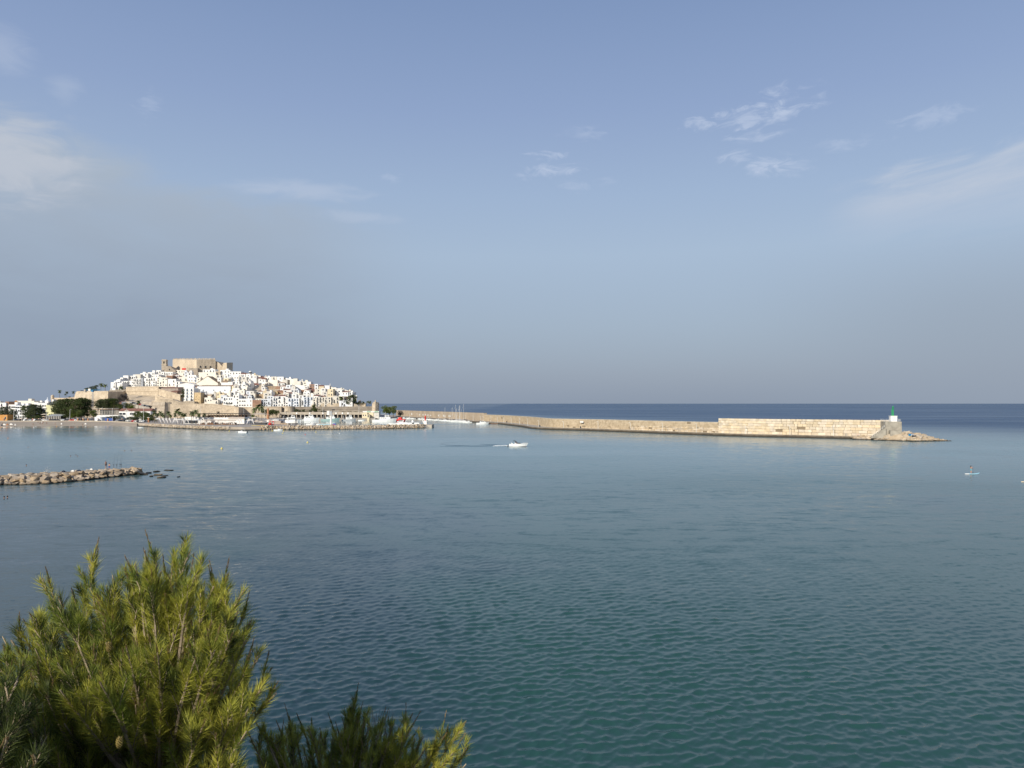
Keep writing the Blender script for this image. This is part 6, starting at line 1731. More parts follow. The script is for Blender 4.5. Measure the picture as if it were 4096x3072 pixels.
# ------------------------------------------------------------------ modern town at the far left
MODERN = [
 (-70, 24, 1611, 1660, 700, 'white', 3, 4, 'white apartment block cut by the left edge of the photograph'),
 (22, 36, 1606, 1660, 702, 'brick_wall', 1, 0, 'narrow brown stair tower beside the leftmost apartment block'),
 (35, 70, 1609, 1660, 735, 'orange_plaster', 4, 3, 'low orange-topped building showing behind the white blocks'),
 (35, 64, 1618, 1665, 680, 'white', 3, 3, 'white apartment block with dark balcony recesses, left side'),
 (62, 81, 1622, 1668, 678, 'white_cool', 2, 4, 'white block with a stack of dark open balconies'),
 (80, 108, 1622, 1668, 676, 'white', 3, 4, 'plain white block right of the stack of dark balconies'),
 (69, 137, 1603, 1640, 715, 'white_warm', 6, 2, 'wide white block with a stepped penthouse and chimneys'),
 (136, 154, 1609, 1650, 705, 'white', 2, 3, 'white block with rounded stepped top'),
 (150, 188, 1612, 1668, 695, 'white', 4, 3, 'white block with a framed window strip left of the blue-tiled dome'),
 (186, 203, 1606, 1650, 715, 'white', 2, 2, 'white building under the small tiled dome'),
 (200, 222, 1606, 1640, 730, 'white_warm', 3, 1, 'cream house with dark loggia below the sentry box')]
for (x0, x1, yt, yb, Y, m_, cc, rr, lab) in MODERN:
    house(x0, x1, yt, yb, Y, wallm=m_, cols=cc, rows=rr or None, skip=.12 if rr else 1, bal=.25, gz=LZ, hut=rr > 1, label=lab, name='apartment_block', cat='building', depth=14, wsc=1.2, wkind='wide' if rr > 1 else None)
dm = thing('church_dome', 'small blue-grey tiled dome with a white ball above the left town', 'dome', W(190, 1612, 716))
b = MB(); b.lathe([(2.6, -1), (2.6, .8), (2.2, 2.0), (1.0, 3.2), (.5, 3.5), (.5, 4.3), (.2, 4.6)], 12); b.lathe([(.1, 4.5), (.55, 5.0), (.1, 5.6)], 8); put('dome', b, dm, mats='white_cool')
house(184, 229, 1620, 1662, 655, wallm='yellow_plaster', cols=1, skip=1, gz=LZ, style='flat', roofm='terracotta', label='blank pale yellow-green building between the pines', name='yellow_building', cat='building', depth=10)
rs = thing('beach_bar', 'grey-roofed beach bar with dark open front under the yellow building', 'building', (X_(213, 622), 622, LZ))
u = MP(1, 622)
b = MB(); b.prism([(-27 * u, 0), (30 * u, 0), (30 * u, 9), (-27 * u, 9)], [15 * u] * 4, [15.5 * u, 15.5 * u, 23 * u, 23 * u]); put('roof', b, rs, mats='hull_grey')
b = MB(); b.box(-26 * u, 29 * u, .6, 8, -1, 14.9 * u); put('wall', b, rs, mats='metal_dark')
for i in range(9): bar('post', rs, 'white_old', ((-26 + i * 6.8) * u, .3, 7.3 * u), (.35, .35, 14.6 * u))
L2(-40, 31, 1660, 1681, 598, wallm='orange_plaster', cols=5, rows=1, skip=.3, bal=0, gz=LZ, style='flat', label='low orange kiosk building at the left edge of the beach', name='orange_kiosk', cat='building', depth=7, roofm='orange')
# shaded stand of pines and shrubs behind the beach
for (k, px, py, Y, h, lab, w_) in [
    ('pine', -12, 1682, 640, 56, 'dark pine cut by the left edge of the frame', 1.1), ('pine', 22, 1682, 638, 56, 'dark pine second from the left edge', 1.15), ('pine', 52, 1684, 634, 48, 'rounded pine with its foot behind the first lamp post', 1.0),
    ('pine', 118, 1686, 632, 64, 'broad pine before the plain white block', 1.15), ('pine', 143, 1686, 628, 70, 'tallest pine of the group left of the yellow building', 1.1), ('pine', 168, 1684, 636, 56, 'pine leaning to the yellow building', 1.05),
    ('bush', 32, 1686, 612, 22, 'low green shrub behind the leftmost lamp post', 1.6), ('bush', 60, 1686, 612, 18, 'low shrub between the first two lamp posts', 1.8), ('broad', 112, 1686, 612, 26, 'leafy shrub under the broad pine', 1.3), ('bush', 150, 1688, 606, 27, 'round grey-green bush by the beach road', 1.3),
    ('bush', 128, 1686, 608, 22, 'low bush left of the round grey-green bush', 1.6),
    ('pine', 236, 1686, 640, 90, 'tall dark pine with ragged left side, left of the great pine mass', 1.0), ('pine', 262, 1686, 632, 93, 'great pine in the middle of the tall dark mass', .95), ('pine', 300, 1686, 628, 92, 'great pine at the right of the dark mass', 1.0),
    ('pine', 326, 1686, 636, 96, 'highest pine of the dark mass beside the tower crane', .95), ('pine', 350, 1684, 642, 90, 'dark pine just left of the tower crane mast', .85), ('pine', 283, 1686, 645, 92, 'pine behind the gap of the great pine mass', .9),
    ('broad', 318, 1686, 608, 46, 'lighter green tree under the great pines', 1.3), ('broad', 300, 1686, 604, 34, 'small light green tree before the great pines', 1.4), ('broad', 376, 1688, 590, 50, 'round yellow-green tree before the scaffolded building', .85),
    ('palm', 95, 1668, 640, 40, 'slim palm standing before the white block', .8),
    ('pine', 395, 1640, 690, 40, 'dark treetop behind the scaffolding, left', 1.2), ('pine', 425, 1640, 692, 46, 'dark treetop behind the scaffolding, middle', 1.2), ('pine', 455, 1640, 694, 46, 'dark treetop behind the scaffolding, right', 1.2),
    ('pine', 410, 1640, 700, 44, 'dark treetop behind the scaffolding, second from left', 1.2), ('pine', 440, 1640, 700, 48, 'dark treetop behind the scaffolding, second from right', 1.2),
    ('broad', 487, 1646, 662, 30, 'bright green tree behind the brown-roofed inn, left', 1.5), ('broad', 508, 1646, 664, 36, 'bright green tree behind the brown-roofed inn, middle', 1.3), ('broad', 527, 1646, 662, 28, 'bright green tree behind the brown-roofed inn, right', 1.4),
    ('palm', 554, 1640, 690, 34, 'dark palm in front of the parked cars on the ramp', 1.1),
    ('bush', 459, 1678, 600, 18, 'low broad dark hedge before the scaffolded building', 2.6), ('bush', 438, 1678, 600, 14, 'left end of the dark hedge before the scaffolded building', 2.2),
    ('broad', 553, 1682, 575, 40, 'green tree in front of the brown-roofed inn, left', 1.2), ('broad', 572, 1684, 570, 40, 'green tree in front of the brown-roofed inn, middle', 1.2), ('broad', 590, 1684, 572, 36, 'green tree in front of the brown-roofed inn, right', 1.2),
    ('bush', 520, 1684, 572, 20, 'clipped green hedge by the parked cars, left', 2.4), ('bush', 548, 1686, 568, 18, 'clipped green hedge by the parked cars, middle', 2.4), ('bush', 576, 1686, 566, 20, 'clipped green hedge by the parked cars, right', 2.4),
    ('pine', 612, 1696, 545, 40, 'dark dense tree beside the terracotta gate post', 1.0), ('bush', 600, 1694, 548, 28, 'dark bush left of the dense tree at the promenade end', 1.2),
    ('dry', 872, 1656, 690, 12, 'tuft of shrub growing at the foot of the rampart over the pergola', 1.2)]:
    tree(k, px, py, Y, h, lab, wide=w_, gz=LZ if Y < 660 else None)
# scaffolded building shell
sb = thing('scaffolded_building', 'unfinished grey building shell wrapped in scaffolding', 'building', (X_(425, 625), 625, LZ))
u = MP(1, 625)
b = MB()
for k, z in enumerate((0, 10, 20, 31, 40)): b.box(-48 * u, 44 * u, 1, 12, z * u + 2.0 * u - .3, z * u + 2.0 * u)
put('floor_slab', b, sb, mats='concrete_grey')
b = MB(); b.box(-47 * u, 43 * u, 9, 12, 0, 41 * u); b.box(36 * u, 50 * u, 0.5, 10, 0, 38 * u); put('wall', b, sb, mats='sea_wall')
for i in range(10): bar('column', sb, 'concrete_grey', ((-46 + i * 9.6) * u, 1.4, 20 * u), (.6, .6, 41 * u))
b = MB()
for i in range(24): b.tube(((-48 + i * 4.2) * u, -.4, 0), ((-48 + i * 4.2) * u, -.4, 46 * u), .07, n=4)
for k in range(9): b.tube((-49 * u, -.5, (6 + k * 5) * u), (54 * u, -.5, (6 + k * 5) * u), .07, n=4)
for i in range(8): b.tube(((-46 + i * 12) * u, -.45, (8 + (i % 2) * 10) * u), ((-40 + i * 12) * u, -.45, (18 + (i % 2) * 10) * u), .06, n=4)
put('scaffolding', b, sb, mats='metal')
b = MB(); b.box(-50 * u, 56 * u, -1, 11.8, 41.5 * u, 42.5 * u); put('deck', b, sb, mats='wood')
L2(385, 475, 1661, 1672, 604, wallm='white', cols=0, skip=1, gz=LZ, label='low white site building below the scaffolding', name='site_building', cat='building', depth=6, roofm='white')
L2(380, 425, 1668, 1676, 596, wallm='white_cool', cols=0, skip=1, gz=LZ, label='long low white shed with a blue end left of the dark hedge', name='site_shed', cat='shed', depth=4, roofm='white')
b = MB(); b.box(-3.2, 3.2, -.3, .1, 0, 2.2); solo('site_hoarding', b, 'bright blue hoarding panel at the end of the white shed', 'fence', mats='blue', loc=(X_(438, 594), 594, LZ))
# tower crane
tcn = thing('tower_crane', 'slim tower crane with a blue jib in front of the bastion', 'crane', (X_(371, 640), 640, LZ))
u = MP(1, 640); hm = ZZ(1562, 640) - LZ
b = MB(); a_ = 2.2 * u
for sx in (-a_, a_):
    for sy in (-a_, a_): b.tube((sx, sy, 0), (sx, sy, hm), .09, n=4)
k = 0
while k * 1.6 < hm - 1.6:
    z = k * 1.6
    for (p, q_) in (((-a_, -a_), (a_, -a_)), ((a_, -a_), (a_, a_)), ((a_, a_), (-a_, a_)), ((-a_, a_), (-a_, -a_))):
        b.tube((*p, z), (*q_, z + 1.6), .05, n=3)
    k += 1
put('mast', b, tcn, mats='hull_grey')
b = MB(); zj = hm
for y_, z_ in ((-.5, 0), (.5, 0), (0, 1.0)): b.tube((-33 * u, y_, zj + z_), (33 * u, y_, zj + z_), .08, n=4)
for i in range(22):
    x = (-33 + i * 3) * u; b.tube((x, -.5, zj), (x + 1.5 * u, 0, zj + 1.0), .04, n=3); b.tube((x + 1.5 * u, 0, zj + 1.0), (x + 3 * u, -.5, zj), .04, n=3)
b.box(-4 * u, 3 * u, -1, 1, zj - 1.2, zj + .3); put('jib', b, tcn, mats='teal_blue')
b = MB(); b.box(-33 * u, -27 * u, -1, 1, zj - 1.6, zj + .9); put('counterweight', b, tcn, mats='concrete')
b = MB(); b.box(-17 * u, -8 * u, -.7, .7, zj - .3, zj + 1.6); put('sign_panel', b, tcn, mats='white')
# inn with brown roof
inn = house(477, 603, 1634, 1669, 610, wallm='white', cols=9, rows=2, style='gable_side', peak=2.3, skip=.12, bal=0, wkind='wide', roofm='roof_tile', gz=LZ, label='long white two-storey inn with a red-brown tiled roof', name='inn', cat='building', depth=9, wsc=1.5)
L2(602, 622, 1654, 1672, 612, wallm='cream', cols=3, rows=1, wkind='square', bal=0, skip=0, gz=LZ, label='small cream kiosk right of the inn', name='cream_kiosk', cat='building', depth=5)
L2(487, 498, 1607, 1622, 700, wallm='white', cols=0, skip=1, label='small blank white house front above the bright green trees', name='white_hut', depth=4)
L2(476, 490, 1606, 1614, 704, wallm='brick_wall', cols=0, skip=1, style='shed', label='small brown-roofed hut left of the blank white house front', name='brown_hut', depth=4)
# cars on the ramp and along the beach road
cols_ = ['hull', 'metal_dark', 'metal_dark', 'hull_grey', 'navy', 'hull', 'red', 'metal_dark', 'hull_grey', 'hull']
proto = {}
def add_car(c_, label, loc, rz, group):
    if c_ not in proto: proto[c_] = car(label, c_, loc, rz, group); return proto[c_]
    o = copy_tree(proto[c_]); o['label'] = label; o['group'] = group; o.location = loc; o.rotation_euler = (0, 0, rz); return o
CN = {'hull': 'white', 'metal_dark': 'black', 'hull_grey': 'grey', 'navy': 'dark blue', 'red': 'dark red'}
rng = random.Random(21)
for i in range(17):
    px = 524 + i * 4.8 + (0 if i % 2 else 1.5); f = (px - 522) / 78
    yb = 1611 + f * 17; Y = 732 - f * 24 + (3 if i % 2 else 0)
    c_ = cols_[(i * 7) % 10]
    add_car(c_, '%s car parked on the sloping ramp, %s from its upper left end' % (CN[c_], ORD[i]), (X_(px, Y), Y, ZZ(yb, Y)), .5 + rng.uniform(-.1, .1), 'cars parked on the ramp below the rampart')
roadpx = [62, 74, 85, 106, 124, 140, 146, 160, 178, 190, 206, 219, 236, 250, 262, 290, 300, 330, 396, 476, 484, 492, 502, 515, 527, 538, 549, 560, 571, 582]
for i, px in enumerate(roadpx):
    f = interp([(0, 589), (300, 592), (420, 584), (500, 571), (548, 556), (600, 548)], px)
    c_ = cols_[(i * 3 + 1) % 10]
    add_car(c_, '%s car parked along the beach road, %s from the left' % (CN[c_], ORD[i]), (X_(px, f), f, LZ + .01), rng.choice([0, 3.14, 0, 1.3]), 'cars parked along the beach road')
# lamp masts along the beach
for i, (px, pyb, h) in enumerate(((57, 1684, 46), (89, 1684, 38), (186.5, 1683, 51), (281, 1679, 38), (409.5, 1687, 53), (451, 1687, 50), (507.5, 1690, 54), (575.5, 1694, 58))):
    kd = ['mast', 'mast', 'mast', 'arm', 'mast', 'mast', 'cross', 'mast'][i]; Y = {0: 588, 1: 588, 2: 588, 3: 590, 4: 582, 5: 580, 6: 572, 7: 560}[i]
    lamp(px, pyb, Y, h + 2, 'tall white beach lamp post, %s from the left%s' % (ORD[i], ' (with short arm)' if kd == 'arm' else ' (with cross arm)' if kd == 'cross' else ''), 'tall white lamp posts along the beach', kd, z=LZ)
lamp(527, 1688, 575, 38, 'slimmer white pole between the two tall lamp posts before the inn', None, 'mast', z=LZ)
# terracotta gate posts
for i, px in enumerate((17, 88, 111, 134, 158, 179, 201, 313, 334, 354, 394, 433, 490)):
    Y = 592 - max(0, px - 300) * .07
    r = thing('gate_post', 'short terracotta wall pillar of the beach promenade, %s from the left' % ORD[i], 'pillar', (X_(px, Y), Y, LZ), 0, 'terracotta pillars along the promenade')
    put('shaft', unit_box('terracotta'), r, loc=(0, 0, .9), scale=(.9, .9, 1.8)); put('cap', unit_box('canvas'), r, loc=(0, 0, 1.9), scale=(1.1, 1.1, .2))
r = thing('gate_post', 'tall terracotta pillar with a white cap at the promenade end', 'pillar', (X_(595.5, 541), 541, LZ))
put('shaft', unit_box('terracotta'), r, loc=(0, 0, 1.8), scale=(.8, .8, 3.6)); put('cap', unit_box('white'), r, loc=(0, 0, 3.7), scale=(1.9, .9, .2))

# ------------------------------------------------------------------ palm promenade and restaurant
pal = [(619, 1690, 530, 42), (627, 1690, 534, 34), (633, 1692, 528, 36), (643, 1692, 522, 42), (650, 1692, 530, 36), (655, 1694, 516, 32), (674, 1697, 508, 46), (684, 1697, 512, 34), (701, 1697, 508, 40), (711, 1698, 506, 56), (722, 1698, 512, 46), (731, 1698, 508, 40),
       (741, 1698, 512, 40), (766, 1698, 504, 48), (773, 1698, 500, 44), (785, 1698, 498, 52), (797, 1698, 496, 40), (819, 1698, 500, 40)]
pal_n = ['leftmost', 'second', 'third', 'fourth', 'fifth', 'sixth', 'seventh', 'eighth', 'ninth', 'tenth and tallest', 'eleventh', 'twelfth', 'thirteenth', 'fourteenth', 'fifteenth', 'sixteenth', 'seventeenth', 'last']
for i, (px, py, Y, h) in enumerate(pal):
    tree('palm', px, py, Y, h, '%s palm of the promenade row between the dense tree and the restaurant' % pal_n[i], 'palms along the seafront promenade', wide=.85, gz=LZ)
# feather banners: curved sail shapes on poles
bp_ = None
for i, (px, lean) in enumerate(((641, 1), (655, 1), (668, 1), (681, 1), (697, -1), (708, 1), (733, 1), (752, 1), (957, 1), (966, 1), (993, -1), (1012, 1))):
    Y = interp([(640, 500), (750, 486), (1012, 468)], px)
    if bp_ is None:
        r = thing('feather_banner', 'x', 'banner', (0, 0, 0), 0, 'white feather banners along the seafront')
        b = MB(); b.path([(-1.3, 0, 0), (-1.25, 0, 2.2), (-1.0, 0, 3.5), (-.4, 0, 4.15), (0, 0, 3.9)], [.05, .045, .04, .03, .02], 5); put('pole', b, r, mats='frame_white')
        b = MB()
        left = [(-1.2, 3.0), (-1.05, 3.6), (-.6, 4.1), (-.2, 4.0), (.25, 3.2), (.75, 2.0), (1.2, .6)]; right = [(-1.0, 2.5), (-.7, 2.6), (-.3, 2.5), (.0, 2.0), (.4, 1.3), (.8, .8), (1.15, .5)]
        vs = [(x, -.02, z) for x, z in left] + [(x, -.02, z) for x, z in right] + [(x, .02, z) for x, z in left] + [(x, .02, z) for x, z in right]
        fs = [(k, k + 1, 8 + k, 7 + k)[::-1] for k in range(6)] + [(14 + k, 15 + k, 22 + k, 21 + k) for k in range(6)]
        b.add(vs, fs); put('sail', b, r, mats='banner'); bp_ = r
    else: r = copy_tree(bp_)
    r.location = (X_(px, Y), Y, LZ); r.scale = (lean * .8, 1, 1.1)
    r['label'] = 'white curved feather banner, %s along the seafront from the left' % ORD[i]
# marquee frames among the banners
mq = thing('marquee', 'white square tent frame with open front among the banners', 'tent', (X_(713, 492), 494, LZ))
b = MB()
for sx in (-3, -1, 1, 3): b.box(sx - .08, sx + .08, -.08, .08, 0, 3.1)
b.box(-3.1, 3.1, -.1, 3, 3.1, 3.5); put('frame', b, mq, mats='frame_white')
# restaurant
yr = 505
re = thing('restaurant', 'long white seafront restaurant with a dark pergola terrace on its roof', 'building', (X_(735, yr), yr, LZ))
u = MP(1, yr)
zz = lambda py: ZZ(py, yr) - LZ
b = MB(); b.box(0, 58 * u, 2, 12, -1, zz(1668)); b.box(58 * u, 243 * u, 0, 12, -1, zz(1669.5)); put('wall', b, re, mats='white')
b = MB(); b.box(2 * u, 56 * u, 1.9, 2.05, .3, zz(1681)); put('glass_front', b, re, mats='glass')
b = MB(); b.box(145 * u, 145.4 * u, -.06, .1, 0, zz(1669.5)); b.box(88 * u, 88.4 * u, -.06, .1, 0, zz(1669.5)); put('joint', b, re, mats='hull_grey')
b = MB()       # smile-shaped emblem and the two small square marks beside it
for k in range(10):
    x0_, x1_ = (107 + k * 2.4) * u, (107 + (k + 1) * 2.4) * u; f0, f1 = math.sin(math.pi * k / 10), math.sin(math.pi * (k + 1) / 10)
    z_ = zz(1681.2); b.add([(x0_, -.08, z_ - f0 * 3.2 * u), (x1_, -.08, z_ - f1 * 3.2 * u), (x1_, -.08, z_), (x0_, -.08, z_), (x0_, -.02, z_ - f0 * 3.2 * u), (x1_, -.02, z_ - f1 * 3.2 * u), (x1_, -.02, z_), (x0_, -.02, z_)], [(0, 1, 2, 3), (7, 6, 5, 4), (0, 4, 5, 1), (2, 6, 7, 3)])
put('emblem', b, re, mats='hull_grey')
b = MB(); b.box(75 * u, 78 * u, -.07, 0, zz(1681), zz(1676)); b.box(136 * u, 141 * u, -.07, 0, zz(1686), zz(1681)); b.lathe([(1.5 * u, 0), (1.5 * u, .05)], 8, c=(77 * u, -.1, zz(1686))); put('small_sign', b, re, mats='metal')
b = MB(); b.box(64 * u, 245 * u, -.8, 11, zz(1656.5), zz(1655.6)); 
for i in range(24): b.box((66 + i * 7.6) * u - .1, (66 + i * 7.6) * u + .1, -1.1, 11.2, zz(1655.6), zz(1655.6) + .22)
put('pergola_roof', b, re, mats='metal_dark')
for i in range(17): bar('pergola_post', re, 'wood', ((67 + i * 11) * u, -.3, (zz(1669.5) + zz(1656.5)) / 2), (.22, .22, zz(1656.5) - zz(1669.5)))
b = MB(); b.box(82 * u, 242 * u, 6, 6.3, zz(1669.5), zz(1661)); put('back_screen', b, re, mats='wood')
rng = random.Random(8)
tm = MB()
for i in range(42):
    x = (84 + i * 3.75) * u; m_ = rng.randrange(3); hgt = rng.uniform(.9, 1.7)
    tm.box(x - .25, x + .25, 1.2 + rng.uniform(0, 3), 1.7 + rng.uniform(0, 3) + 2, zz(1669.5), zz(1669.5) + hgt, m_, top=.7)
put('terrace_furniture', tm, re, mats=['canvas', 'wood', 'metal_dark'])
b = MB(); rail(b, (60 * u, -.05, zz(1669.5)), (242 * u, -.05, zz(1669.5)), 40, .9, .03); put('railing', b, re, mats='metal_dark')
# dining terrace in front: canopies, parasols, tables
dt = thing('dining_terrace', 'shaded dining terrace with tan awnings in front of the white restaurant', 'terrace', (X_(790, 480), 480, LZ))
u = MP(1, 480)
b = MB(); b.box(0, 155 * u, 0, 9, 0, .25); put('deck', b, dt, mats='wood')
b = MB(); b.prism([(15 * u, 1), (86 * u, 1), (86 * u, 6), (15 * u, 6)], [2.9, 2.9, 3.3, 3.3], [3.0, 3.0, 3.4, 3.4]); b.prism([(86 * u, .5), (150 * u, .5), (150 * u, 6), (86 * u, 6)], [2.7, 2.7, 3.2, 3.2], [2.8, 2.8, 3.3, 3.3]); put('awning', b, dt, mats='canvas')
b = MB(); b.prism([(110 * u, 5), (175 * u, 5), (170 * u, 9), (108 * u, 9)], [3.7, 3.7, 4.9, 4.9], [3.8, 3.8, 5.0, 5.0]); put('upper_awning', b, dt, mats='canvas')
b = MB()
for i in range(26): b.box((16 + i * 5.3) * u - .06, (16 + i * 5.3) * u + .06, .9, 1.02, .25, 2.85)
put('post', b, dt, mats='wood')
tm = MB()
for i in range(90):
    x = rng.uniform(4, 150) * u; y = rng.uniform(.6, 7); m_ = rng.choice([0, 1, 1, 2, 3]); hgt = rng.uniform(.5, 1.4)
    tm.box(x - .25, x + .25, y - .2, y + .2, .25, .25 + hgt, m_, top=.75)
o = put('tables_and_chairs', tm, dt, mats=['canvas_white', 'wood', 'metal_dark', 'terracotta']); o['kind'] = 'stuff'
b = MB(); b.box(75 * u, 195 * u, -2.6, -1.4, -.4, .9); solo('terrace_wall', b, 'long low white wall at the water side of the dining terrace', 'wall', mats='white', loc=(X_(796, 478), 474, LZ - 1.2))
def parasol(label, loc, r_, h_, m_, group=None, square=False):
    t_ = thing('parasol', label, 'parasol', loc, rng.uniform(0, .6), group)
    b = MB(); b.tube((0, 0, 0), (0, 0, h_ + .4), .05, n=5); put('pole', b, t_, mats='wood')
    b = MB(); n = 4 if square else 8; b.lathe([(r_, h_ - .5), (r_ * .98, h_ - .42), (.05, h_ + .45)], n); put('canopy', b, t_, mats=m_)
    return t_
for i, (px, Y, rr_, hh_, mm, lab) in enumerate(((634, 520, 2.0, 3.4, 'canvas_white', 'white pointed tent by the first palms'), (787, 490, 3.0, 3.3, 'canvas_white', 'white parasol at the left end of the dining terrace'), (835, 488, 3.0, 3.2, 'canvas', 'tan parasol on the dining terrace below the emblem'),
                                         (1000, 474, 2.2, 3.6, 'canvas_white', 'white parasol between the two right-hand banners'), (1040, 492, 6.5, 7.2, 'canvas', 'large tan peaked awning among the slim palms'), (1022, 500, 3.8, 4.6, 'canvas', 'smaller tan peaked awning left of the large one'),
                                         (1048, 474, 2.4, 2.4, 'canvas', 'low cream parasol by the kayaks'), (1030, 476, 2.6, 2.8, 'canvas', 'tan parasol left of the low cream parasol'), (1077, 480, 2.6, 3.4, 'canvas', 'yellowish awning-like parasol above the red buoy'),
                                         (178, 596, 2.6, 5.4, 'canvas', 'straw beach parasol beside the round bush, upper tier'), (182, 598, 2.6, 3.6, 'canvas', 'straw beach parasol beside the round bush, lower tier'))):
    parasol(lab, (X_(px, Y), Y, LZ), rr_, hh_, mm, square=i in (0, 4, 5))
L2(1010, 1062, 1692, 1701, 488, wallm='metal_dark', cols=0, skip=1, gz=LZ, label='dark open bar front between the terrace and the boatyard', name='beach_kiosk', depth=4, roofm='canvas')
L2(985, 1008, 1667, 1686, 520, wallm='white_warm', cols=3, rows=1, bal=0, skip=.2, gz=LZ, label='small white pavilion right of the restaurant', name='pavilion', depth=5)
for i, (px, m_) in enumerate(((1014, 'orange'), (1020, 'yellow'), (1026, 'orange'), (1032, 'yellow'), (1038, 'orange'), (1044, 'orange'), (1050, 'yellow'), (1066, 'yellow'), (1072, 'orange'), (1058, 'yellow'))):
    Y = 462 - (i % 3) * 1.4
    b = MB(); b.path([(-2.0, 0, .1), (-1.3, 0, 0), (0, 0, -.02), (1.3, 0, 0), (2.0, 0, .15)], [.05, .3, .36, .3, .05], 8)
    o = solo('kayak', b, '%s kayak in the heap at the slipway, %s from the left' % ('orange' if m_ == 'orange' else 'yellow', ORD[i]), 'kayak', mats=m_, group='kayaks at the slipway', loc=(X_(px, Y), Y, 1.6 + (i % 2) * .3), rot=(0, 0, rng.uniform(-.5, .5)), scale=(1, 1, .6))
b = MB(); b.path([(-2.6, 0, .1), (-1.3, 0, 0), (1.3, 0, 0), (2.6, 0, .2)], [.1, .5, .5, .1], 8); solo('pedal_boat', b, 'dark blue boat drawn up at the foot of the slipway', 'boat', mats='blue', loc=(X_(1017, 446), 446, .15), scale=(1, 1, .6))
# leisure boats and buoys on the water
md = motorboat('small white boat with a canopy moored off the restaurant', 5.2, GP(970, 1731, 0), math.pi - .1, style=3)
md = motorboat('white open boat with dark windscreen moored off the slipway', 5.0, GP(1113, 1722.5, 0), .1, style=0)
md = motorboat('white boat with dark gear near the left end of the boulder bank', 3.4, GP(563, 1711, 0), .2, style=2)
for i, (px, py, m_, r_, lab) in enumerate(((917, 1725, 'yellow', .3, 'pale yellow buoy left of the small canopy boat'), (945, 1729, 'frame_white', .28, 'white buoy just left of the small canopy boat'), (1089, 1724, 'yellow', .3, 'yellow buoy left of the dark-windscreen boat'), (1134, 1722, 'yellow', .3, 'yellow buoy, upper of the pair right of the dark-windscreen boat'),
                                 (1135, 1726, 'yellow', .28, 'yellow buoy, lower of the pair right of the dark-windscreen boat'), (1131, 1734, 'yellow', .3, 'yellow buoy nearest the viewer right of the dark-windscreen boat'), (1264, 1729, 'yellow', .3, 'yellow buoy off the middle of the mole, left of the white one'), (1358, 1735, 'frame_white', .3, 'white buoy off the right part of the mole'),
                                 (1230, 1771, 'yellow', .36, 'bright yellow buoy in open water, farther one'), (887, 1796, 'yellow', .38, 'bright yellow buoy in open water, nearer one'), (1221, 1739, 'red', .26, 'small red buoy off the mole'),
                                 (134, 1711, 'frame_white', .35, 'white ball buoy near the beach, left of two'), (144, 1708, 'frame_white', .3, 'white ball buoy near the beach, right of two'), (227, 1706, 'orange', .3, 'orange float by the beach edge'))):
    b = MB(); b.lathe([(.02, -r_), (r_ * .75, -r_ * .6), (r_, 0), (r_ * .8, r_ * .6), (r_ * .25, r_ * .95), (r_ * .2, r_ * 1.25), (.02, r_ * 1.3)], 12)
    o = solo('mooring_buoy', b, lab, 'buoy', mats=m_, loc=GP(px, py, 0) + Vector((0, 0, r_ * .35))); smooth(o)

# ------------------------------------------------------------------ beach life
bp2 = [(131, 1701, 'navy', 'sunbather'), (134, 1698, 'red', 'sitting'), (152, 1693, 'navy', 'standing'), (160, 1697, 'aqua_cloth', 'standing'), (170, 1697, 'red', 'standing'), (173, 1693, 'navy', 'standing'), (187, 1696, 'navy', 'standing'), (221, 1699, 'navy', 'standing'), (267, 1690, 'navy', 'standing'),
       (284, 1693, 'terracotta', 'sitting'), (299, 1695, 'navy', 'sitting'), (331, 1704, 'canvas', 'standing at the water'), (462, 1687, 'navy', 'standing'), (506, 1694, 'navy', 'standing'), (512, 1694, 'aqua_cloth', 'standing'), (10, 1700, 'navy', 'standing'), (30, 1700, 'red', 'standing')]
pst = None
for i, (px, py, cl, st) in enumerate(bp2):
    z = 1.0 if py < 1700 else .35
    p = GP(px, py, z * .8)
    J = stand()
    if pst is None: pst = person('x', J, top=None, shorts='navy', group='people on the beach'); r = pst
    else: r = copy_tree(pst)
    if st == 'sitting': r.scale = (1, 1, .55)
    else: r.scale = (1, 1, 1)
    r.location = (p.x, p.y, z * .55); r.rotation_euler = (0, 0, rng.uniform(0, 6))
    r['label'] = 'tiny distant person %s on the sand, %s from the left' % ('sitting low' if st == 'sitting' else 'standing', ORD[i])
for i, (px, py, m_, sx) in enumerate(((18, 1699, 'canvas_white', 2.2), (30, 1700, 'terracotta', 2), (46, 1698, 'canvas_white', 2.4), (62, 1700, 'canvas_white', 1.0), (154, 1688, 'canvas_white', 2.6), (168, 1691, 'canvas_white', 1.6), (247, 1696, 'frame_white', 1.2), (343, 1696, 'canvas_white', 1.6), (8, 1702, 'navy', 1.2))):
    p = GP(px, py, .9); b = MB(); b.box(-sx / 2, sx / 2, -.4, .4, 0, .55, top=.7); b.box(-sx * .3, sx * .2, -.45, .3, .5, .95, top=.6)
    solo('beach_gear', b, 'pale heap of beach gear on the sand, %s from the left' % ORD[i], 'beach gear', mats=m_, loc=(p.x, p.y, .7), group='heaps of beach gear')
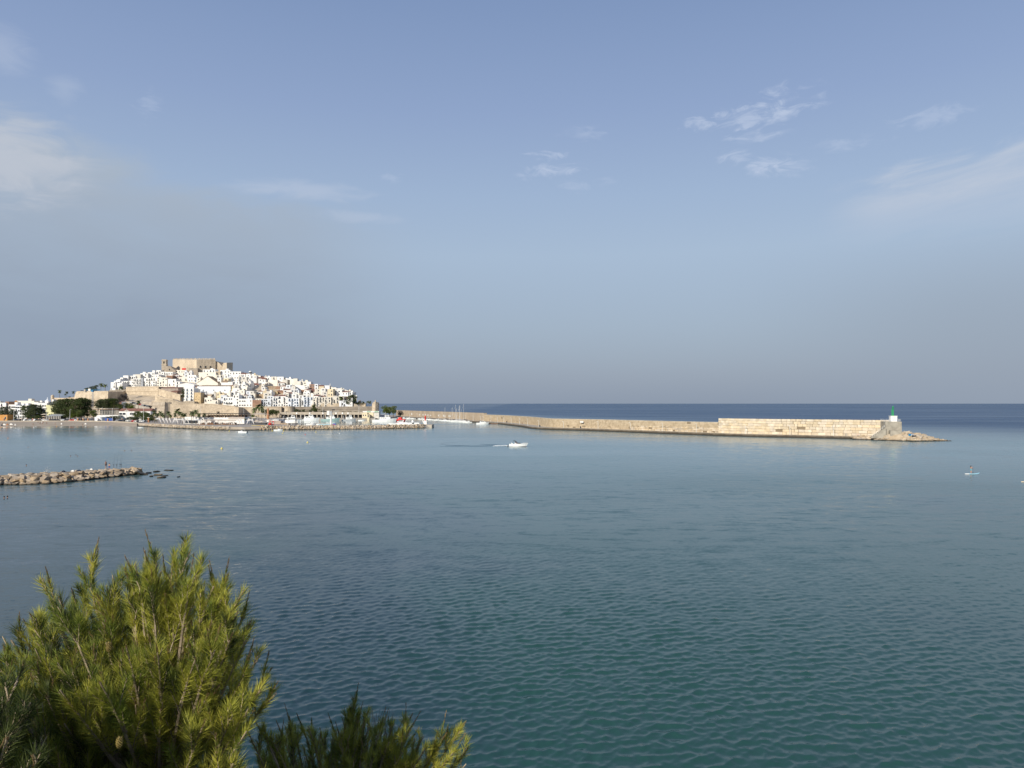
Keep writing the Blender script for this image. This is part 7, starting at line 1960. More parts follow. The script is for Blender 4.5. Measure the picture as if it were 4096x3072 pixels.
# swimmers: head, shoulders and a lifted arm
swim = [(33, 1756, 'left swimmer rising highest, near the left edge'), (113, 1790, 'swimmer left of the groyne people, mid water'), (226, 1761, 'swimmer in the far row, left of two'), (268, 1761, 'swimmer in the far row, right of two'), (282, 1826, 'swimmer in the trio off the groyne, left'),
        (304, 1822, 'pale-capped swimmer in the trio off the groyne, upper'), (311, 1827, 'swimmer in the trio off the groyne, right'), (498, 1805, 'swimmer with a trail right of the fishing rods'), (526, 1804, 'swimmer at the right end of the trail'), (547, 1778, 'left of two swimmers side by side'), (556, 1778, 'right of two swimmers side by side'),
        (105, 1863, 'lone dark head left, behind the groyne'), (30, 1991, 'large dark-haired head nearest the viewer at the left edge'), (16, 1993, 'pale swimmer floating beside the nearest head'), (88, 1724, 'left head of a pair near the beach'), (94, 1724, 'right head of a pair near the beach'), (6, 1733, 'distant head at the left edge')]
sw0 = None
for i, (px, py, lab) in enumerate(swim):
    p = GP(px, py, 0)
    if sw0 is None:
        J = dict(pelvis=(0, .35, -.45), waist=(0, .25, -.3), chest=(0, .1, -.12), neck=(0, .02, .04), head=(0, 0, .17), crown=(0, 0, .25), shL=(-.18, .08, -.06), elL=(-.42, -.05, -.04), wrL=(-.6, -.2, -.08), haL=(-.66, -.26, -.1),
                 shR=(.18, .08, -.06), elR=(.42, -.05, -.04), wrR=(.6, -.2, -.08), haR=(.66, -.26, -.1), hiL=(-.1, .4, -.5), knL=(-.1, .7, -.6), anL=(-.1, 1.1, -.6), toL=(-.1, 1.2, -.65), hiR=(.1, .4, -.5), knR=(.1, .7, -.7), anR=(.1, 1.1, -.8), toR=(.1, 1.2, -.85))
        sw0 = person(lab, J, group='swimmers in the bay'); r = sw0
    else: r = copy_tree(sw0)
    r.location = (p.x, p.y, .0 + (.5 if i == 0 else 0)); r.rotation_euler = (0, 0, rng.uniform(0, 6)); r['label'] = 'swimmer: ' + lab if 'swimmer' not in lab else lab
    r.scale = (1.15,) * 3

# ------------------------------------------------------------------ rock groyne with anglers
gy = thing('rock_groyne', 'low groyne of ochre boulders running in from the left edge', 'groyne')
gf = [(-420, 1978), (-200, 1958), (0, 1940), (90, 1940), (200, 1935), (330, 1923), (430, 1910), (500, 1903), (556, 1894)]
gb = [(-420, 1924), (-200, 1906), (0, 1896), (90, 1890), (200, 1886), (330, 1879), (430, 1874), (500, 1872), (548, 1880)]
GFp = [GP(x, y, 0) for x, y in gf]; GBp = [GP(x, y, 1.25) for x, y in gb]
b = MB(); pts_f = [Vector((p.x, p.y)) for p in GFp]; pts_b = [Vector((p.x, p.y)) for p in GBp]
mid_ = [a.lerp(c, .35) for a, c in zip(pts_f, pts_b)]
strip([p - Vector((0, .2)) for p in pts_f], mid_, -.5, .95, b); strip(mid_, pts_b, .95, 1.0, b); strip(pts_b, [p + Vector((0, 3)) for p in pts_b], 1.0, -.6, b)
b.add([(pts_f[-1].x, pts_f[-1].y, -.5), (mid_[-1].x, mid_[-1].y, .9), (pts_b[-1].x, pts_b[-1].y, .9), (pts_b[-1].x + .5, pts_b[-1].y + 3, -.6), (pts_f[-1].x + 2, pts_f[-1].y + 1.5, -.6)], [(0, 1, 4), (1, 2, 4), (2, 3, 4)])
put('groyne_core', b, gy, mats='rock')
rng = random.Random(31); cnt = 0
clen = [0]
for a, c in zip(pts_f, pts_f[1:]): clen.append(clen[-1] + (c - a).length)
def along(t, tab):
    for i in range(len(clen) - 1):
        if clen[i + 1] >= t: f = (t - clen[i]) / (clen[i + 1] - clen[i]); return tab[i].lerp(tab[i + 1], f), i + f
    return tab[-1], len(tab) - 1
t_ = 0.0
while t_ < clen[-1] and cnt < 296:
    f_, k_ = along(t_, pts_f); b2, _ = along(t_, pts_b)
    step = rng.uniform(.95, 1.6)
    for lv in range(3):
        p = f_.lerp(b2, .02 + lv * .13); sz = step * rng.uniform(1.0, 1.3)
        put('rock', RK[rng.randrange(8)], gy, loc=(p.x + rng.uniform(-.25, .25), p.y + .1, .12 + lv * .42 + rng.uniform(-.06, .08)), rot=(rng.uniform(-.25, .25), rng.uniform(-.3, .3), rng.uniform(-.4, .4) + (3.14 if rng.random() < .5 else 0)), scale=(sz * 1.25, sz * .95, sz * rng.uniform(.6, .85))); cnt += 1
    for lv in range(4 if k_ > 1.5 else 2):
        p = f_.lerp(b2, .42 + lv * .18 + rng.uniform(-.06, .06)); sz = rng.uniform(.6, 1.5)
        put('rock', RP[rng.randrange(8)], gy, loc=(p.x + rng.uniform(-.5, .5), p.y, .95 + rng.uniform(-.08, .08)), rot=(rng.uniform(-.15, .15), rng.uniform(-.15, .15), rng.uniform(0, 6)), scale=(sz * 1.3, sz, sz * .42)); cnt += 1
    t_ += step * (1.0 if k_ > 1.5 else 1.9)
print('groyne rocks', cnt)
for i, (px, py, sx, sz, lab) in enumerate(((574, 1899, 2.4, .8, 'wet boulder just off the groyne tip'), (596, 1893, 1.6, .6, 'low rock right of the groyne tip boulder'), (605, 1906, 1.7, .55, 'flat rock in the water, lower of the right group'), (632, 1901, 2.6, .7, 'largest brown rock awash right of the groyne'), (648, 1911, 2.2, .75, 'brown rock awash below the largest one'),
                                 (625, 1887, 3.2, .45, 'long low rock awash, upper left of the outlying rocks'), (672, 1882, 3.2, .45, 'long low rock awash, upper right of the outlying rocks'), (660, 1904, 1.6, .3, 'small rock barely awash at the right of the group'), (715, 1908, 1.2, .35, 'farthest small rock awash right of the groyne'))):
    p = GP(px, py, 0)
    solo('boulder', RK[i % 8], lab, 'rock', group='rocks awash off the groyne', loc=(p.x, p.y, .08), rot=(0, 0, i), scale=(sx * .9, sx * .5, sz * .7))
# anglers
p1 = GP(423, 1873.5, 1.05); p2 = GP(437, 1882, 1.0)
man = person('bare-chested person in dark shorts standing upright on the groyne, left of two', stand(armL=((-.26, .03, 1.16), (-.2, -.14, .98), (-.15, -.2, .97)), armR=((.26, .03, 1.16), (.25, -.06, .9), (.25, -.09, .82))), shorts='navy', loc=(p1.x, p1.y, 1.05), rz=R(70), hat='navy')
kid = person('shorter person in blue shorts standing on the groyne, right of two', stand(armL=((-.24, -.02, 1.16), (-.12, -.2, 1.12), (-.08, -.25, 1.12)), armR=((.24, -.02, 1.16), (.12, -.2, 1.12), (.08, -.25, 1.12))), shorts='blue', loc=(p2.x, p2.y, 1.0), rz=R(-20))
kid.scale = (.92,) * 3
rod_l = ['leftmost of the four', 'second from left of the four', 'third from left of the four', 'rightmost of the four']
for i, (px, py, top_dx) in enumerate(((455, 1872, 3), (467, 1871, 7), (480, 1870, 4), (485, 1871, 4))):
    p = GP(px, py, 1.05); r = thing('fishing_rod', '%s fishing rods planted on the groyne' % rod_l[i], 'fishing rod', (p.x, p.y, 1.0), 0, 'fishing rods on the groyne')
    b = MB(); b.tube((0, 0, 0), (.04 * top_dx, .1, 3.6), .022, .008, 5); put('rod', b, r, mats='metal_dark')
    b = MB(); b.tube((0, 0, 0), (0, 0, .9), .03, .03, 5); b.tube((-.02, -.09, .75), (.02, -.09, .85), .08, .08, 6); put('stand', b, r, mats='metal_dark')
for i, (px, py, m_, lab) in enumerate(((292, 1882, 'canvas_white', 'pale bag lying on the groyne left of the dark box'), (316, 1881, 'navy', 'dark tackle box on the groyne'), (254, 1884, 'navy', 'dark bundle on the groyne, left of the pale bag'), (366, 1876, 'canvas_white', 'small white bag near the anglers'))):
    p = GP(px, py, 1.3); b = MB(); b.box(-.32, .32, -.2, .2, 0, .26, top=.75); b.path([(-.15, 0, .25), (0, 0, .36), (.15, 0, .25)], [.03] * 3, 5); solo('bag', b, lab, 'bag', mats=m_, loc=(p.x, p.y, 1.1))
dr = thing('dry_bush', 'thin leafless twigs of a dead bush on the left part of the groyne', 'shrub', tuple(GP(186, 1891, 1.0)))
b = MB()
for i in range(26):
    a = rng.uniform(-1.2, 1.2); L_ = rng.uniform(.6, 1.5); p = Vector((math.sin(a) * L_ * .9, rng.uniform(-.3, .3), math.cos(a) * L_)); b.tube((0, 0, 0), p * .5, .015, .01, 3); b.tube(p * .5, p + Vector((rng.uniform(-.2, .2), 0, .1)), .01, .004, 3)
put('twig', b, dr, mats='frame_white')

# ------------------------------------------------------------------ paddler
pp = GP(3889, 1897, 0)
bd = thing('paddleboard', 'pale blue stand-up paddleboard with a white tail', 'paddleboard', (pp.x, pp.y, 0), R(4))
def board(L_, w_, mb, x0, x1, mi=0, n=14):
    vs = []; m = n + 1
    for i in range(m):
        t = x0 + (x1 - x0) * i / n
        wd = w_ / 2 * max(.04, (1 - abs(2 * t - 1) ** 3.2)); x = (t - .5) * L_; zr = .22 * max(0, (t - .72) / .28) ** 2
        vs += [(x, -wd, .06 + zr), (x, wd, .06 + zr), (x, wd * .9, .17 + zr), (x, -wd * .9, .17 + zr)]
    fs = []
    for i in range(n):
        for k in range(4): fs.append((i * 4 + k, i * 4 + (k + 1) % 4, (i + 1) * 4 + (k + 1) % 4, (i + 1) * 4 + k))
    fs += [(0, 3, 2, 1), (n * 4, n * 4 + 1, n * 4 + 2, n * 4 + 3)]
    mb.add(vs, fs, mi)
b = MB(); board(3.5, .8, b, .245, 1.0); put('deck', b, bd, mats='board_blue')
b = MB(); board(3.5, .8, b, .0, .243); put('tail', b, bd, mats='hull')
J = stand(lean=-.0)
J.update(shL=(-.17, -.03, 1.40), elL=(-.20, -.24, 1.28), wrL=(-.05, -.42, 1.42), haL=(-.01, -.47, 1.47), shR=(.17, -.03, 1.40), elR=(.22, -.2, 1.20), wrR=(.12, -.42, 1.18), haR=(.08, -.49, 1.18), head=(0, -.02, 1.62), crown=(0, 0, 1.70), hiL=(-.09, 0, .88), knL=(-.10, -.03, .48), anL=(-.11, .02, .08), hiR=(.09, 0, .88), knR=(.10, -.05, .48), anR=(.11, .03, .08))
pd = person('slim person with dark hair and aqua shorts paddling upright on the paddleboard', J, shorts='aqua_cloth', loc=(pp.x - .28, pp.y, .17), rz=R(94), long_hair=True)
ppd = thing('paddle', 'dark paddle held up by the standing paddler', 'paddle', (pp.x - .28, pp.y, .17), R(94))
b = MB(); b.tube((-.03, -.46, 1.60), (.30, -.72, .25), .016, .016, 5); b.tube((-.08, -.45, 1.6), (.03, -.47, 1.62), .018, n=5); put('shaft', b, ppd, mats='metal_dark')
b = MB(); b.prism([(-.03, -.04), (.03, -.04), (.12, .02), (-.12, .02)], -.45, 0); o = put('blade', b, ppd, mats='metal_dark', loc=(.34, -.74, .25), scale=(1, .5, 1))
p = GP(4098, 1929, 0); b = MB(); board(3.3, .75, b, 0, 1); solo('surfboard', b, 'pale yellow tip of a board entering at the right edge of the frame', 'board', mats='cream', loc=(p.x + .9, p.y, .0), rot=(0, 0, .05))

# ------------------------------------------------------------------ speedboat and wake
ps = GP(2073, 1787, 0)
spd = thing('speedboat', 'white speedboat with a dark arch running to the right, trailing a wake', 'boat', (ps.x, ps.y, .05), R(-2))
put('hull', hull_mesh(6.7, 2.4, 1.0, bow=.55, sheer=.28, rk=.11), spd, mats='hull')
b = MB(); b.box(-3.4, 3.0, -1.262, 1.262, .18, .24, top=.97); put('rubbing_strake', b, spd, mats='hull_grey')
b = MB(); b.box(-2.9, .5, -.85, .85, .95, 1.0); put('cockpit', b, spd, mats='canvas'); 
b = MB(); b.prism([(.2, -.95), (1.3, -.6), (1.3, .6), (.2, .95)], 1.02, [1.55, 1.1, 1.1, 1.55]); put('windscreen', b, spd, mats='glass')
b = MB(); b.path([(.1, -1.0, 1.0), (-.7, -1.0, 1.75), (-1.4, -.95, 2.15), (-1.9, -.9, 2.05)], [.09, .08, .09, .07], 6); b.path([(.1, 1.0, 1.0), (-.7, 1.0, 1.75), (-1.4, .95, 2.15), (-1.9, .9, 2.05)], [.09, .08, .09, .07], 6); b.box(-1.9, -1.2, -.92, .92, 2.08, 2.16); put('arch', b, spd, mats='metal_dark')
for sx, sy in ((-1.0, -.4), (-1.0, .4), (-2.3, 0)):
    b = MB(); b.box(sx - .25, sx + .25, sy - .25, sy + .25, 1.0, 1.25); b.box(sx - .28, sx - .18, sy - .25, sy + .25, 1.25, 1.6); put('seat', b, spd, mats='canvas_white')
b = MB(); rail(b, (1.6, -.8, 1.1), (3.7, -.08, 1.3), 4, .35, .02); rail(b, (1.6, .8, 1.1), (3.7, .08, 1.3), 4, .35, .02); put('bow_rail', b, spd, mats='metal')
b = MB(); b.box(-4.0, -3.7, -.3, .3, -.1, .75, top=.8); put('outboard', b, spd, mats='metal_dark')
J = dict(pelvis=(0, 0, .05), waist=(0, .02, .22), chest=(0, 0, .45), neck=(0, -.02, .62), head=(0, -.03, .75), crown=(0, -.02, .82), shL=(-.18, 0, .52), elL=(-.24, -.1, .3), wrL=(-.15, -.35, .35), haL=(-.12, -.42, .37), shR=(.18, 0, .52), elR=(.24, -.1, .3), wrR=(.15, -.35, .35), haR=(.12, -.42, .37),
         hiL=(-.1, -.05, .03), knL=(-.12, -.45, .05), anL=(-.12, -.5, -.35), toL=(-.12, -.62, -.38), hiR=(.1, -.05, .03), knR=(.12, -.45, .05), anR=(.12, -.5, -.35), toR=(.12, -.62, -.38))
person('person in dark top seated at the wheel of the speedboat', J, top='navy', loc=(ps.x - .9, ps.y - .35, 1.28), rz=R(88))
# foam at the stern and long raised ripples of the wake
def ripple(name, pts, w_, h_, m_, mb=None):
    b = MB() if mb is None else mb
    P3 = [GP(x, y, 0) for x, y in pts]; n = len(P3); vs = []
    for i, p in enumerate(P3):
        d = (P3[min(i + 1, n - 1)] - P3[max(i - 1, 0)]).normalized(); s_ = Vector((-d.y, d.x, 0)); f = math.sin(math.pi * (i + .35) / (n - .3)) ** .6
        vs += [p - s_ * w_ * f - Vector((0, 0, .03)), p + Vector((0, 0, h_ * f)), p + s_ * w_ * f - Vector((0, 0, .03))]
    fs = []
    for i in range(n - 1): fs += [(i * 3, (i + 1) * 3, (i + 1) * 3 + 1, i * 3 + 1), (i * 3 + 1, (i + 1) * 3 + 1, (i + 1) * 3 + 2, i * 3 + 2)]
    b.add(vs, fs); return b
b = MB()
ripple('', [(2030, 1784), (2005, 1782), (1985, 1783), (1960, 1784), (1920, 1785), (1880, 1785), (1830, 1784), (1780, 1783.5)], 0.75, .20, 'water', b)
ripple('', [(2010, 1780), (1980, 1779), (1950, 1778), (1920, 1777)], .5, .15, 'water', b)
ripple('', [(1880, 1783), (1820, 1782), (1780, 1779), (1765, 1776), (1780, 1772), (1830, 1770)], .6, .1, 'water', b)
ripple('', [(1760, 1786), (1800, 1785.5), (1850, 1786)], .4, .08, 'water', b)
o = put('wake', b, None, mats='wake_water'); o['kind'] = 'stuff'; smooth(o)
b = MB()
rng = random.Random(4)
for i in range(150):
    f = rng.random() ** 1.6; px = 2032 - f * 60; py = 1784.5 - (.9 * math.sin(f * 3) + rng.uniform(-1, 1) * (.5 + .5 * f)); p = GP(px, py, 0); s_ = rng.uniform(.12, .4) * (1 - f * .5)
    b.lathe([(s_, 0), (s_ * .7, s_ * .35), (.01, s_ * .45)], 5, c=(p.x, p.y, .05 + (1 - f) * .1))
o = put('wake_foam', b, None, mats='foam'); o['kind'] = 'stuff'
# ------------------------------------------------------------------ foreground pines
def needle_mat(name, col, col2):
    m = bpy.data.materials.new(name); m.use_nodes = True
    t = m.node_tree; q = G(t); b = t.nodes['Principled BSDF']
    P = t.nodes.new('ShaderNodeNewGeometry').outputs['Position']
    n, _ = q.noise(P, 5.0, 3); c = q.mix(q.ss(n, .35, .65), col, col2)
    q.put(b.inputs['Base Color'], c); b.inputs['Roughness'].default_value = 0.55; b.inputs['Specular IOR Level'].default_value = 0.35
    tr = t.nodes.new('ShaderNodeBsdfTranslucent'); q.put(tr.inputs[0], c)
    mx = t.nodes.new('ShaderNodeMixShader'); mx.inputs[0].default_value = 0.28
    t.links.new(b.outputs[0], mx.inputs[1]); t.links.new(tr.outputs[0], mx.inputs[2])
    t.links.new(mx.outputs[0], t.nodes['Material Output'].inputs[0])
    MATS[name] = m
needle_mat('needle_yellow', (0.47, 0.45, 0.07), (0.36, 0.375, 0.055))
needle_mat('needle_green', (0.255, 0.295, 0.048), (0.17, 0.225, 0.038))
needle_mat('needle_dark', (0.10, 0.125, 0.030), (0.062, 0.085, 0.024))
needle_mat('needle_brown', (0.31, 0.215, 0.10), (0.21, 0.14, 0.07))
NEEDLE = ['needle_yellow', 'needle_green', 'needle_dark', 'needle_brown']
class Needles:
    def __init__(s, seed): s.base = []; s.dir = []; s.wid = []; s.mi = []; s.r = np.random.RandomState(seed)
    def shoot(s, p, d, L_, n, nl, ang0, ang1, mi, start=.08, width=.0016):
        """needles round a twig from p along unit d; they close towards the tip"""
        d = np.array(d, float); d /= np.linalg.norm(d)
        u = np.cross(d, [.3, .5, .8]); u /= np.linalg.norm(u); w = np.cross(d, u)
        t = start + (1 - start) * s.r.rand(n) ** .8
        ph = s.r.rand(n) * 2 * np.pi
        ang = np.radians(ang0 + (ang1 - ang0) * t + s.r.randn(n) * 7)
        rad = np.outer(np.cos(ph), u) + np.outer(np.sin(ph), w)
        dd = np.cos(ang)[:, None] * d + np.sin(ang)[:, None] * rad
        dd[:, 2] += .02
        ln = nl * (0.75 + .35 * s.r.rand(n)) * (1.0 - .35 * t ** 3)
        s.base.append(np.array(p) + np.outer(t * L_, d)); s.dir.append(dd * ln[:, None]); s.wid.append(np.full(n, width)); s.mi.append(np.full(n, mi))
    def mesh(s, name):
        B = np.concatenate(s.base); D_ = np.concatenate(s.dir); Wd = np.concatenate(s.wid); M_ = np.concatenate(s.mi)
        n = len(B); rd = s.r.randn(n, 3); sd = np.cross(D_, rd); sd /= np.linalg.norm(sd, axis=1)[:, None]
        sag = np.zeros((n, 3)); sag[:, 2] = -0.04 * np.linalg.norm(D_, axis=1)
        v0 = B - sd * Wd[:, None] * .5; v1 = B + sd * Wd[:, None] * .5
        v2 = B + D_ + sag
        co = np.stack([v0, v1, v2], 1).reshape(-1, 3)
        loops = np.arange(n * 3); starts = np.arange(n) * 3
        me = bpy.data.meshes.new(name)
        me.vertices.add(len(co)); me.vertices.foreach_set('co', co.astype(np.float32).ravel())
        me.loops.add(len(loops)); me.loops.foreach_set('vertex_index', loops.astype(np.int32))
        me.polygons.add(n); me.polygons.foreach_set('loop_start', starts.astype(np.int32))
        me.polygons.foreach_set('material_index', M_.astype(np.int32))
        me.update(); me.validate()
        for m in NEEDLE: me.materials.append(MATS[m])
        print(name, n, 'needles')
        return me
def inpoly(x, y, poly):
    c = False; n = len(poly)
    for i in range(n):
        (x0, y0), (x1, y1) = poly[i], poly[i - 1]
        if (y0 > y) != (y1 > y) and x < (x1 - x0) * (y - y0) / (y1 - y0) + x0: c = not c
    return c
def pine(label, trunk_xy, base_z, top, tips, seed, tone, nl=.13, dens=1.0, shoot_len=(.24, .46), per=6, cones=(), spread=.55, width=.0040, upd=None):
    """tips: list of (Vector tip, lean) the leaders of the crown; each gets a curved branch from the trunk"""
    rng = random.Random(seed); nd = Needles(seed)
    T0 = Vector((trunk_xy[0], trunk_xy[1], base_z)); T1 = Vector(top)
    root = thing('pine_tree', label, 'tree', T0)
    tb = MB(); mid = T0.lerp(T1, .5) + Vector((.12, .05, 0))
    tb.path([T0 - T0, mid - T0, T1 - T0], [.14, .09, .03], 8)
    put('trunk', tb, root, mats='bark')
    twigs = MB()
    for (P, out) in tips:
        P = Vector(P)
        f = min(.92, max(.1, ((P.z - .55) - T0.z) / (T1.z - T0.z) - rng.uniform(.0, .12)))
        S = T0.lerp(mid, f * 2) if f < .5 else mid.lerp(T1, f * 2 - 1)
        h = Vector((P.x - S.x, P.y - S.y, 0)); hl = h.length
        up = Vector((0, 0, 1))
        enddir = (up * 1.0 + (h.normalized() * spread if hl > .01 else Vector()) + Vector((out * .5, 0, 0)) + Vector((rng.uniform(-.15, .15), rng.uniform(-.15, .15), 0))).normalized()
        C1 = P - enddir * min(.55, max(.25, hl * .6)); C1.z = min(C1.z, P.z - .15)
        pts = []
        for k in range(9):
            t = k / 8; a = S.lerp(S + h * .4 + Vector((0, 0, (P.z - S.z) * .15)), t); b_ = (S + h * .4 + Vector((0, 0, (P.z - S.z) * .15))).lerp(C1, t); c_ = C1.lerp(P, t)
            pts.append(a.lerp(b_, t).lerp(b_.lerp(c_, t), t))
        bm = MB(); bm.path([p - T0 for p in pts], [.022 - .0022 * k for k in range(9)], 5)
        put('branch', bm, root, mats='twig')
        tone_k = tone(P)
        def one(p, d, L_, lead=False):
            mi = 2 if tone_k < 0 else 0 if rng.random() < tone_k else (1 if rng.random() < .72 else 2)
            n = int(L_ * 470 * dens)
            nd.shoot(p, d, L_, n, nl * rng.uniform(.85, 1.1), rng.uniform(40, 54), rng.uniform(16, 26), mi, width=width)
            e = p + Vector(d).normalized() * L_
            if lead:
                nd.shoot(e - Vector(d) * .04, d, rng.uniform(.10, .24), int(75 * dens), nl * .30, 28, 12, 3, start=0, width=width)
                nd.shoot(e - Vector(d) * .06, d, .14, int(40 * dens), nl * .55, 28, 14, 1, width=width)
            twigs.tube(p - T0, e - T0, .0055, .003, 4, cap=False)
        d_ = (pts[-1] - pts[-2]).normalized()
        L0 = rng.uniform(*shoot_len)
        one(P - d_ * (L0 + .13), d_, L0, True)
        for k in range(per):
            t = rng.uniform(.22, .97) ** .8; i = min(7, int(t * 8)); p = pts[i].lerp(pts[i + 1], t * 8 - i); tg = (pts[i + 1] - pts[i]).normalized()
            r_ = Vector((rng.gauss(0, 1), rng.gauss(0, 1), rng.gauss(0, .5))).normalized()
            d2 = (tg * .7 + r_ * .5 + up * .75).normalized()
            L2_ = rng.uniform(shoot_len[0] * .6, shoot_len[1] * .85)
            if d2.z > 0: L2_ = max(.10, min(L2_, (P.z - .02 - p.z) / d2.z))
            one(p, d2, L2_, rng.random() < .25)
            if rng.random() < .5:
                r2 = Vector((rng.gauss(0, 1), rng.gauss(0, 1), rng.gauss(0, .5))).normalized()
                one(p + d2 * L2_ * .4, (d2 + r2 * .6 + up * .2).normalized(), L2_ * .6)
        # old grey-brown needles along the inner branch
        i = 3; dd = (pts[6] - pts[3]); L3 = dd.length
        nd.shoot(pts[3], dd, L3, int(L3 * 110 * dens), nl * .8, 75, 60, 3 if rng.random() < .6 else 2, width=width)
    put('twig', twigs, root, mats='twig')
    me = nd.mesh('foliage'); me.transform(Matrix.Translation(-T0)); o = put('foliage', me, root); o['kind'] = 'stuff'
    for (px, py, Y) in cones:
        p = W(px, py, Y) - T0; cb = MB()
        cb.lathe([(.004, .052), (.012, .045), (.022, .02), (.026, -.005), (.022, -.03), (.012, -.05), (.003, -.058)], 10)
        c = put('pine_cone', cb, root, mats='cone', loc=p, rot=(.15, .1, 0), scale=.62); smooth(c)
        sb = MB()
        for k in range(70):
            a = k * 2.4; z = .045 - k * .00142; r = .027 * math.sin(math.acos(max(-1, min(1, z / .058)))) * .98
            sb.box(r * math.cos(a) - .0035, r * math.cos(a) + .0035, r * math.sin(a) - .0035, r * math.sin(a) + .0035, z - .0035, z + .0035, rz=0)
        put('cone_scales', sb, c, mats='cone')
    return root
rng = random.Random(77)
# --- main tree: outline of its crown seen from here
crown = [(-700, 2800), (-500, 2640), (-200, 2600), (0, 2570), (60, 2500), (150, 2420), (300, 2370), (360, 2350), (470, 2340), (560, 2290), (740, 2250), (800, 2300), (900, 2370), (985, 2430), (1010, 2560), (1030, 2680),
         (1080, 2760), (1100, 2900), (1060, 3150), (900, 3450), (-300, 3500), (-700, 3200)]
tips = []
# hand-placed leaders on the skyline of the crown: (px, py, distance, sideways lean)
for (px, py, Y, ln) in [(-160, 2620, 5.5, -.2), (-90, 2590, 5.6, -.1), (-30, 2575, 5.5, 0), (10, 2545, 5.6, 0), (45, 2560, 5.4, 0), (65, 2520, 5.7, 0), (92, 2475, 5.7, -.1), (168, 2310, 5.6, 0), (285, 2350, 5.8, .1), (322, 2330, 5.9, 0), (356, 2260, 5.7, .1), (238, 2400, 5.4, .15), (450, 2300, 5.6, .1), (425, 2340, 5.5, 0), (525, 2260, 5.7, .1), (580, 2200, 5.8, .12), (548, 2290, 5.5, 0), (625, 2255, 5.6, .2), (600, 2330, 5.3, .1),
                       (690, 2250, 5.6, 0), (738, 2172, 5.7, .05), (750, 2230, 5.5, .1), (812, 2265, 5.5, .25), (775, 2320, 5.3, .15), (855, 2345, 5.3, .2), (905, 2330, 5.4, .3), (885, 2400, 5.2, .2), (975, 2360, 5.2, .25), (950, 2450, 5.0, .25), (1000, 2490, 5.1, .35), (985, 2560, 4.9, .3),
                       (1030, 2640, 5.4, .5), (1075, 2690, 5.8, .5), (1098, 2780, 5.2, .6), (1040, 2760, 4.8, .4), (505, 2590, 4.7, 0), (630, 2610, 4.6, .05), (600, 2570, 4.9, 0), (780, 2640, 4.7, .25), (860, 2600, 4.7, .3), (920, 2560, 4.8, .35), (290, 2690, 4.8, -.1), (400, 2730, 4.5, -.05), (240, 2760, 4.6, -.15)]:
    tips.append((W(px, py, Y), ln))
tries = 0
while len(tips) < 270 and tries < 16000:
    tries += 1
    px, py = rng.uniform(-650, 1080), rng.uniform(2330, 3450)
    if not inpoly(px, py - 30, crown): continue
    hole = 0
    for (hx, hy, hr_) in ((380, 2840, 70), (560, 3040, 120), (420, 3060, 100), (300, 3080, 80), (640, 2560, 50)):
        if (px - hx) ** 2 + ((py + 60 - hy) * 1.3) ** 2 < (hr_ + 60) ** 2: hole = 1
    Y = 5.75 - 1.45 * (py - 2330) / 800 + rng.uniform(-.15, .75)
    if hole: Y += .9
    P = W(px, py, Y)
    if min((P - Vector(a[0])).length for a in tips) < .12: continue
    tips.append((P, .12 + .3 * (px / 1000)))
print('main pine tips', len(tips))
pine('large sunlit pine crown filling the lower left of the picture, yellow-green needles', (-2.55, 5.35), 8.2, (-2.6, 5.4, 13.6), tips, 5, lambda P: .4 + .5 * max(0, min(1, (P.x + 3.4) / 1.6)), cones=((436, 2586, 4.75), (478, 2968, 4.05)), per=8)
# --- pine at the far left, partly behind; its shade is put into all-dark needles
tips = []
tries = 0
while len(tips) < 110 and tries < 6000:
    tries += 1
    px, py = rng.uniform(-900, 230), rng.uniform(2620, 3500)
    if px > 150 and py < 2750: continue
    Y = 4.2 - .9 * (py - 2620) / 800 + rng.uniform(-.2, .6)
    P = W(px, py, Y)
    if tips and min((P - Vector(a[0])).length for a in tips) < .13: continue
    tips.append((P, -.2))
pine('shaded dark green pine boughs in the lower left corner, before the sunlit crown', (-3.3, 3.7), 10.0, (-3.2, 3.8, 13.8), tips, 9, lambda P: -1, per=7, nl=.11)
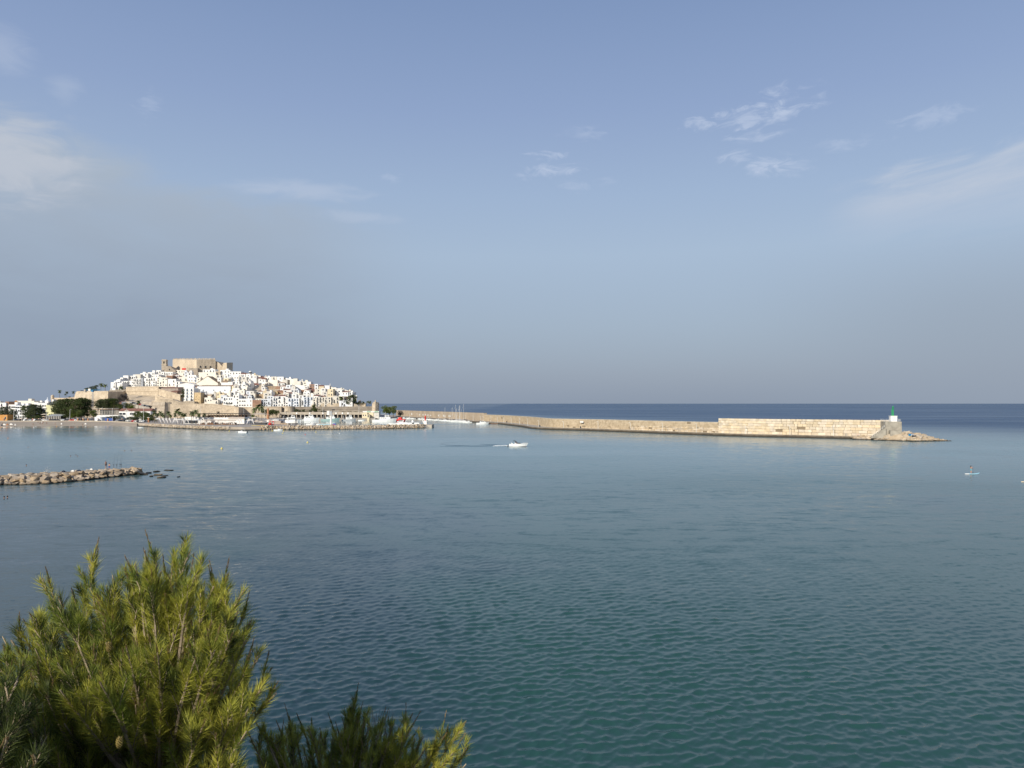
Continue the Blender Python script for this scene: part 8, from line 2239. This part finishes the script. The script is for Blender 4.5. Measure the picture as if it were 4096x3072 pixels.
# --- right-hand lower pine tops; extra yellow needles put sunlight into their colour
right = []
for (px, py, Y, ln) in [(985, 2890, 7.4, 0), (1020, 2860, 7.5, 0), (1060, 2900, 7.6, .1), (1110, 2870, 7.8, .1), (1350, 2890, 8.0, 0), (1520, 2900, 8.2, .1), (1745, 2960, 8.0, .3), (1140, 2880, 8.0, .1), (1165, 2870, 8.2, .1), (1090, 2940, 7.6, .1), (1215, 2890, 8.0, .1), (1240, 2900, 7.8, .15), (1290, 2945, 8.2, 0), (1325, 2930, 8.2, 0), (1380, 2830, 8.3, 0), (1400, 2800, 8.3, 0), (1420, 2765, 8.3, .02), (1445, 2810, 8.2, .1), (1460, 2840, 8.2, .15), (1480, 2880, 8.0, .1),
                       (1545, 2840, 8.4, .25), (1575, 2870, 8.2, .3), (1600, 2880, 8.2, .3), (1650, 2830, 8.3, .4), (1665, 2850, 8.2, .45), (1640, 2900, 8.0, .3), (1690, 2930, 8.0, .4), (1700, 2970, 7.8, .4), (1780, 2915, 8.2, .3), (1835, 2900, 8.2, .5), (1870, 2965, 8.0, .6), (1865, 3030, 7.8, .6), (1880, 3070, 7.7, .6), (1810, 2990, 7.8, .4)]:
    right.append((W(px, py + 25, Y * .8), ln))
tries = 0
poly = [(980, 3000), (1100, 2950), (1300, 2980), (1420, 2880), (1560, 2930), (1700, 2990), (1860, 3060), (1900, 3300), (1700, 3600), (1000, 3600)]
while len(right) < 215 and tries < 9000:
    tries += 1
    px, py = rng.uniform(950, 1880), rng.uniform(2880, 3600)
    if not inpoly(px, py - 20, poly): continue
    Y = 6.7 - 1.3 * (py - 2880) / 700 + rng.uniform(-.2, .4)
    P = W(px, py, Y)
    if min((P - Vector(a[0])).length for a in right) < .12: continue
    right.append((P, .3))
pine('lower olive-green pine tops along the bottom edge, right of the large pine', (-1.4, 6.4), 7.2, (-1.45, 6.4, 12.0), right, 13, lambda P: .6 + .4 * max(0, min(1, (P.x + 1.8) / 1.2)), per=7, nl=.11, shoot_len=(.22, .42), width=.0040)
# dry pale grass stems poking up between the needles
gs = thing('dry_grass', 'few pale dry grass stems rising among the lower pine tops', 'grass', W(1590, 3100, 7.0))
rng = random.Random(3)
b = MB(); o0 = W(1590, 3100, 7.0)
for (px, py, px2) in ((1500, 3000, 1485), (1595, 2980, 1570), (1690, 3010, 1665), (1650, 3040, 1640), (1620, 3040, 1600)):
    a = W(px2, 3240, 7.0) - o0; e = W(px, py, 6.9) - o0; m_ = a.lerp(e, .5) + Vector((-.03, 0, 0)); b.path([a, m_, e], [.004, .0035, .002], 4)
put('stem', b, gs, mats='canvas')
# bare grey twigs of a dead bough
db = thing('dead_bough', 'bare grey-brown dead twigs standing among the lower pine tops', 'dead bough', W(1500, 3100, 8.1))
o0 = W(1500, 3100, 8.1); b = MB()
for i in range(60):
    px = rng.uniform(1440, 1570); a = W(px + rng.uniform(-30, 20), rng.uniform(2980, 3120), 8.1) - o0; e = W(px + rng.uniform(-20, 30), rng.uniform(2830, 2960), 8.0 + rng.uniform(-.2, .3)) - o0
    b.path([a, a.lerp(e, .5) + Vector((rng.uniform(-.03, .03), 0, 0)), e], [.005, .003, .0015], 3)
put('twig', b, db, mats='bark')
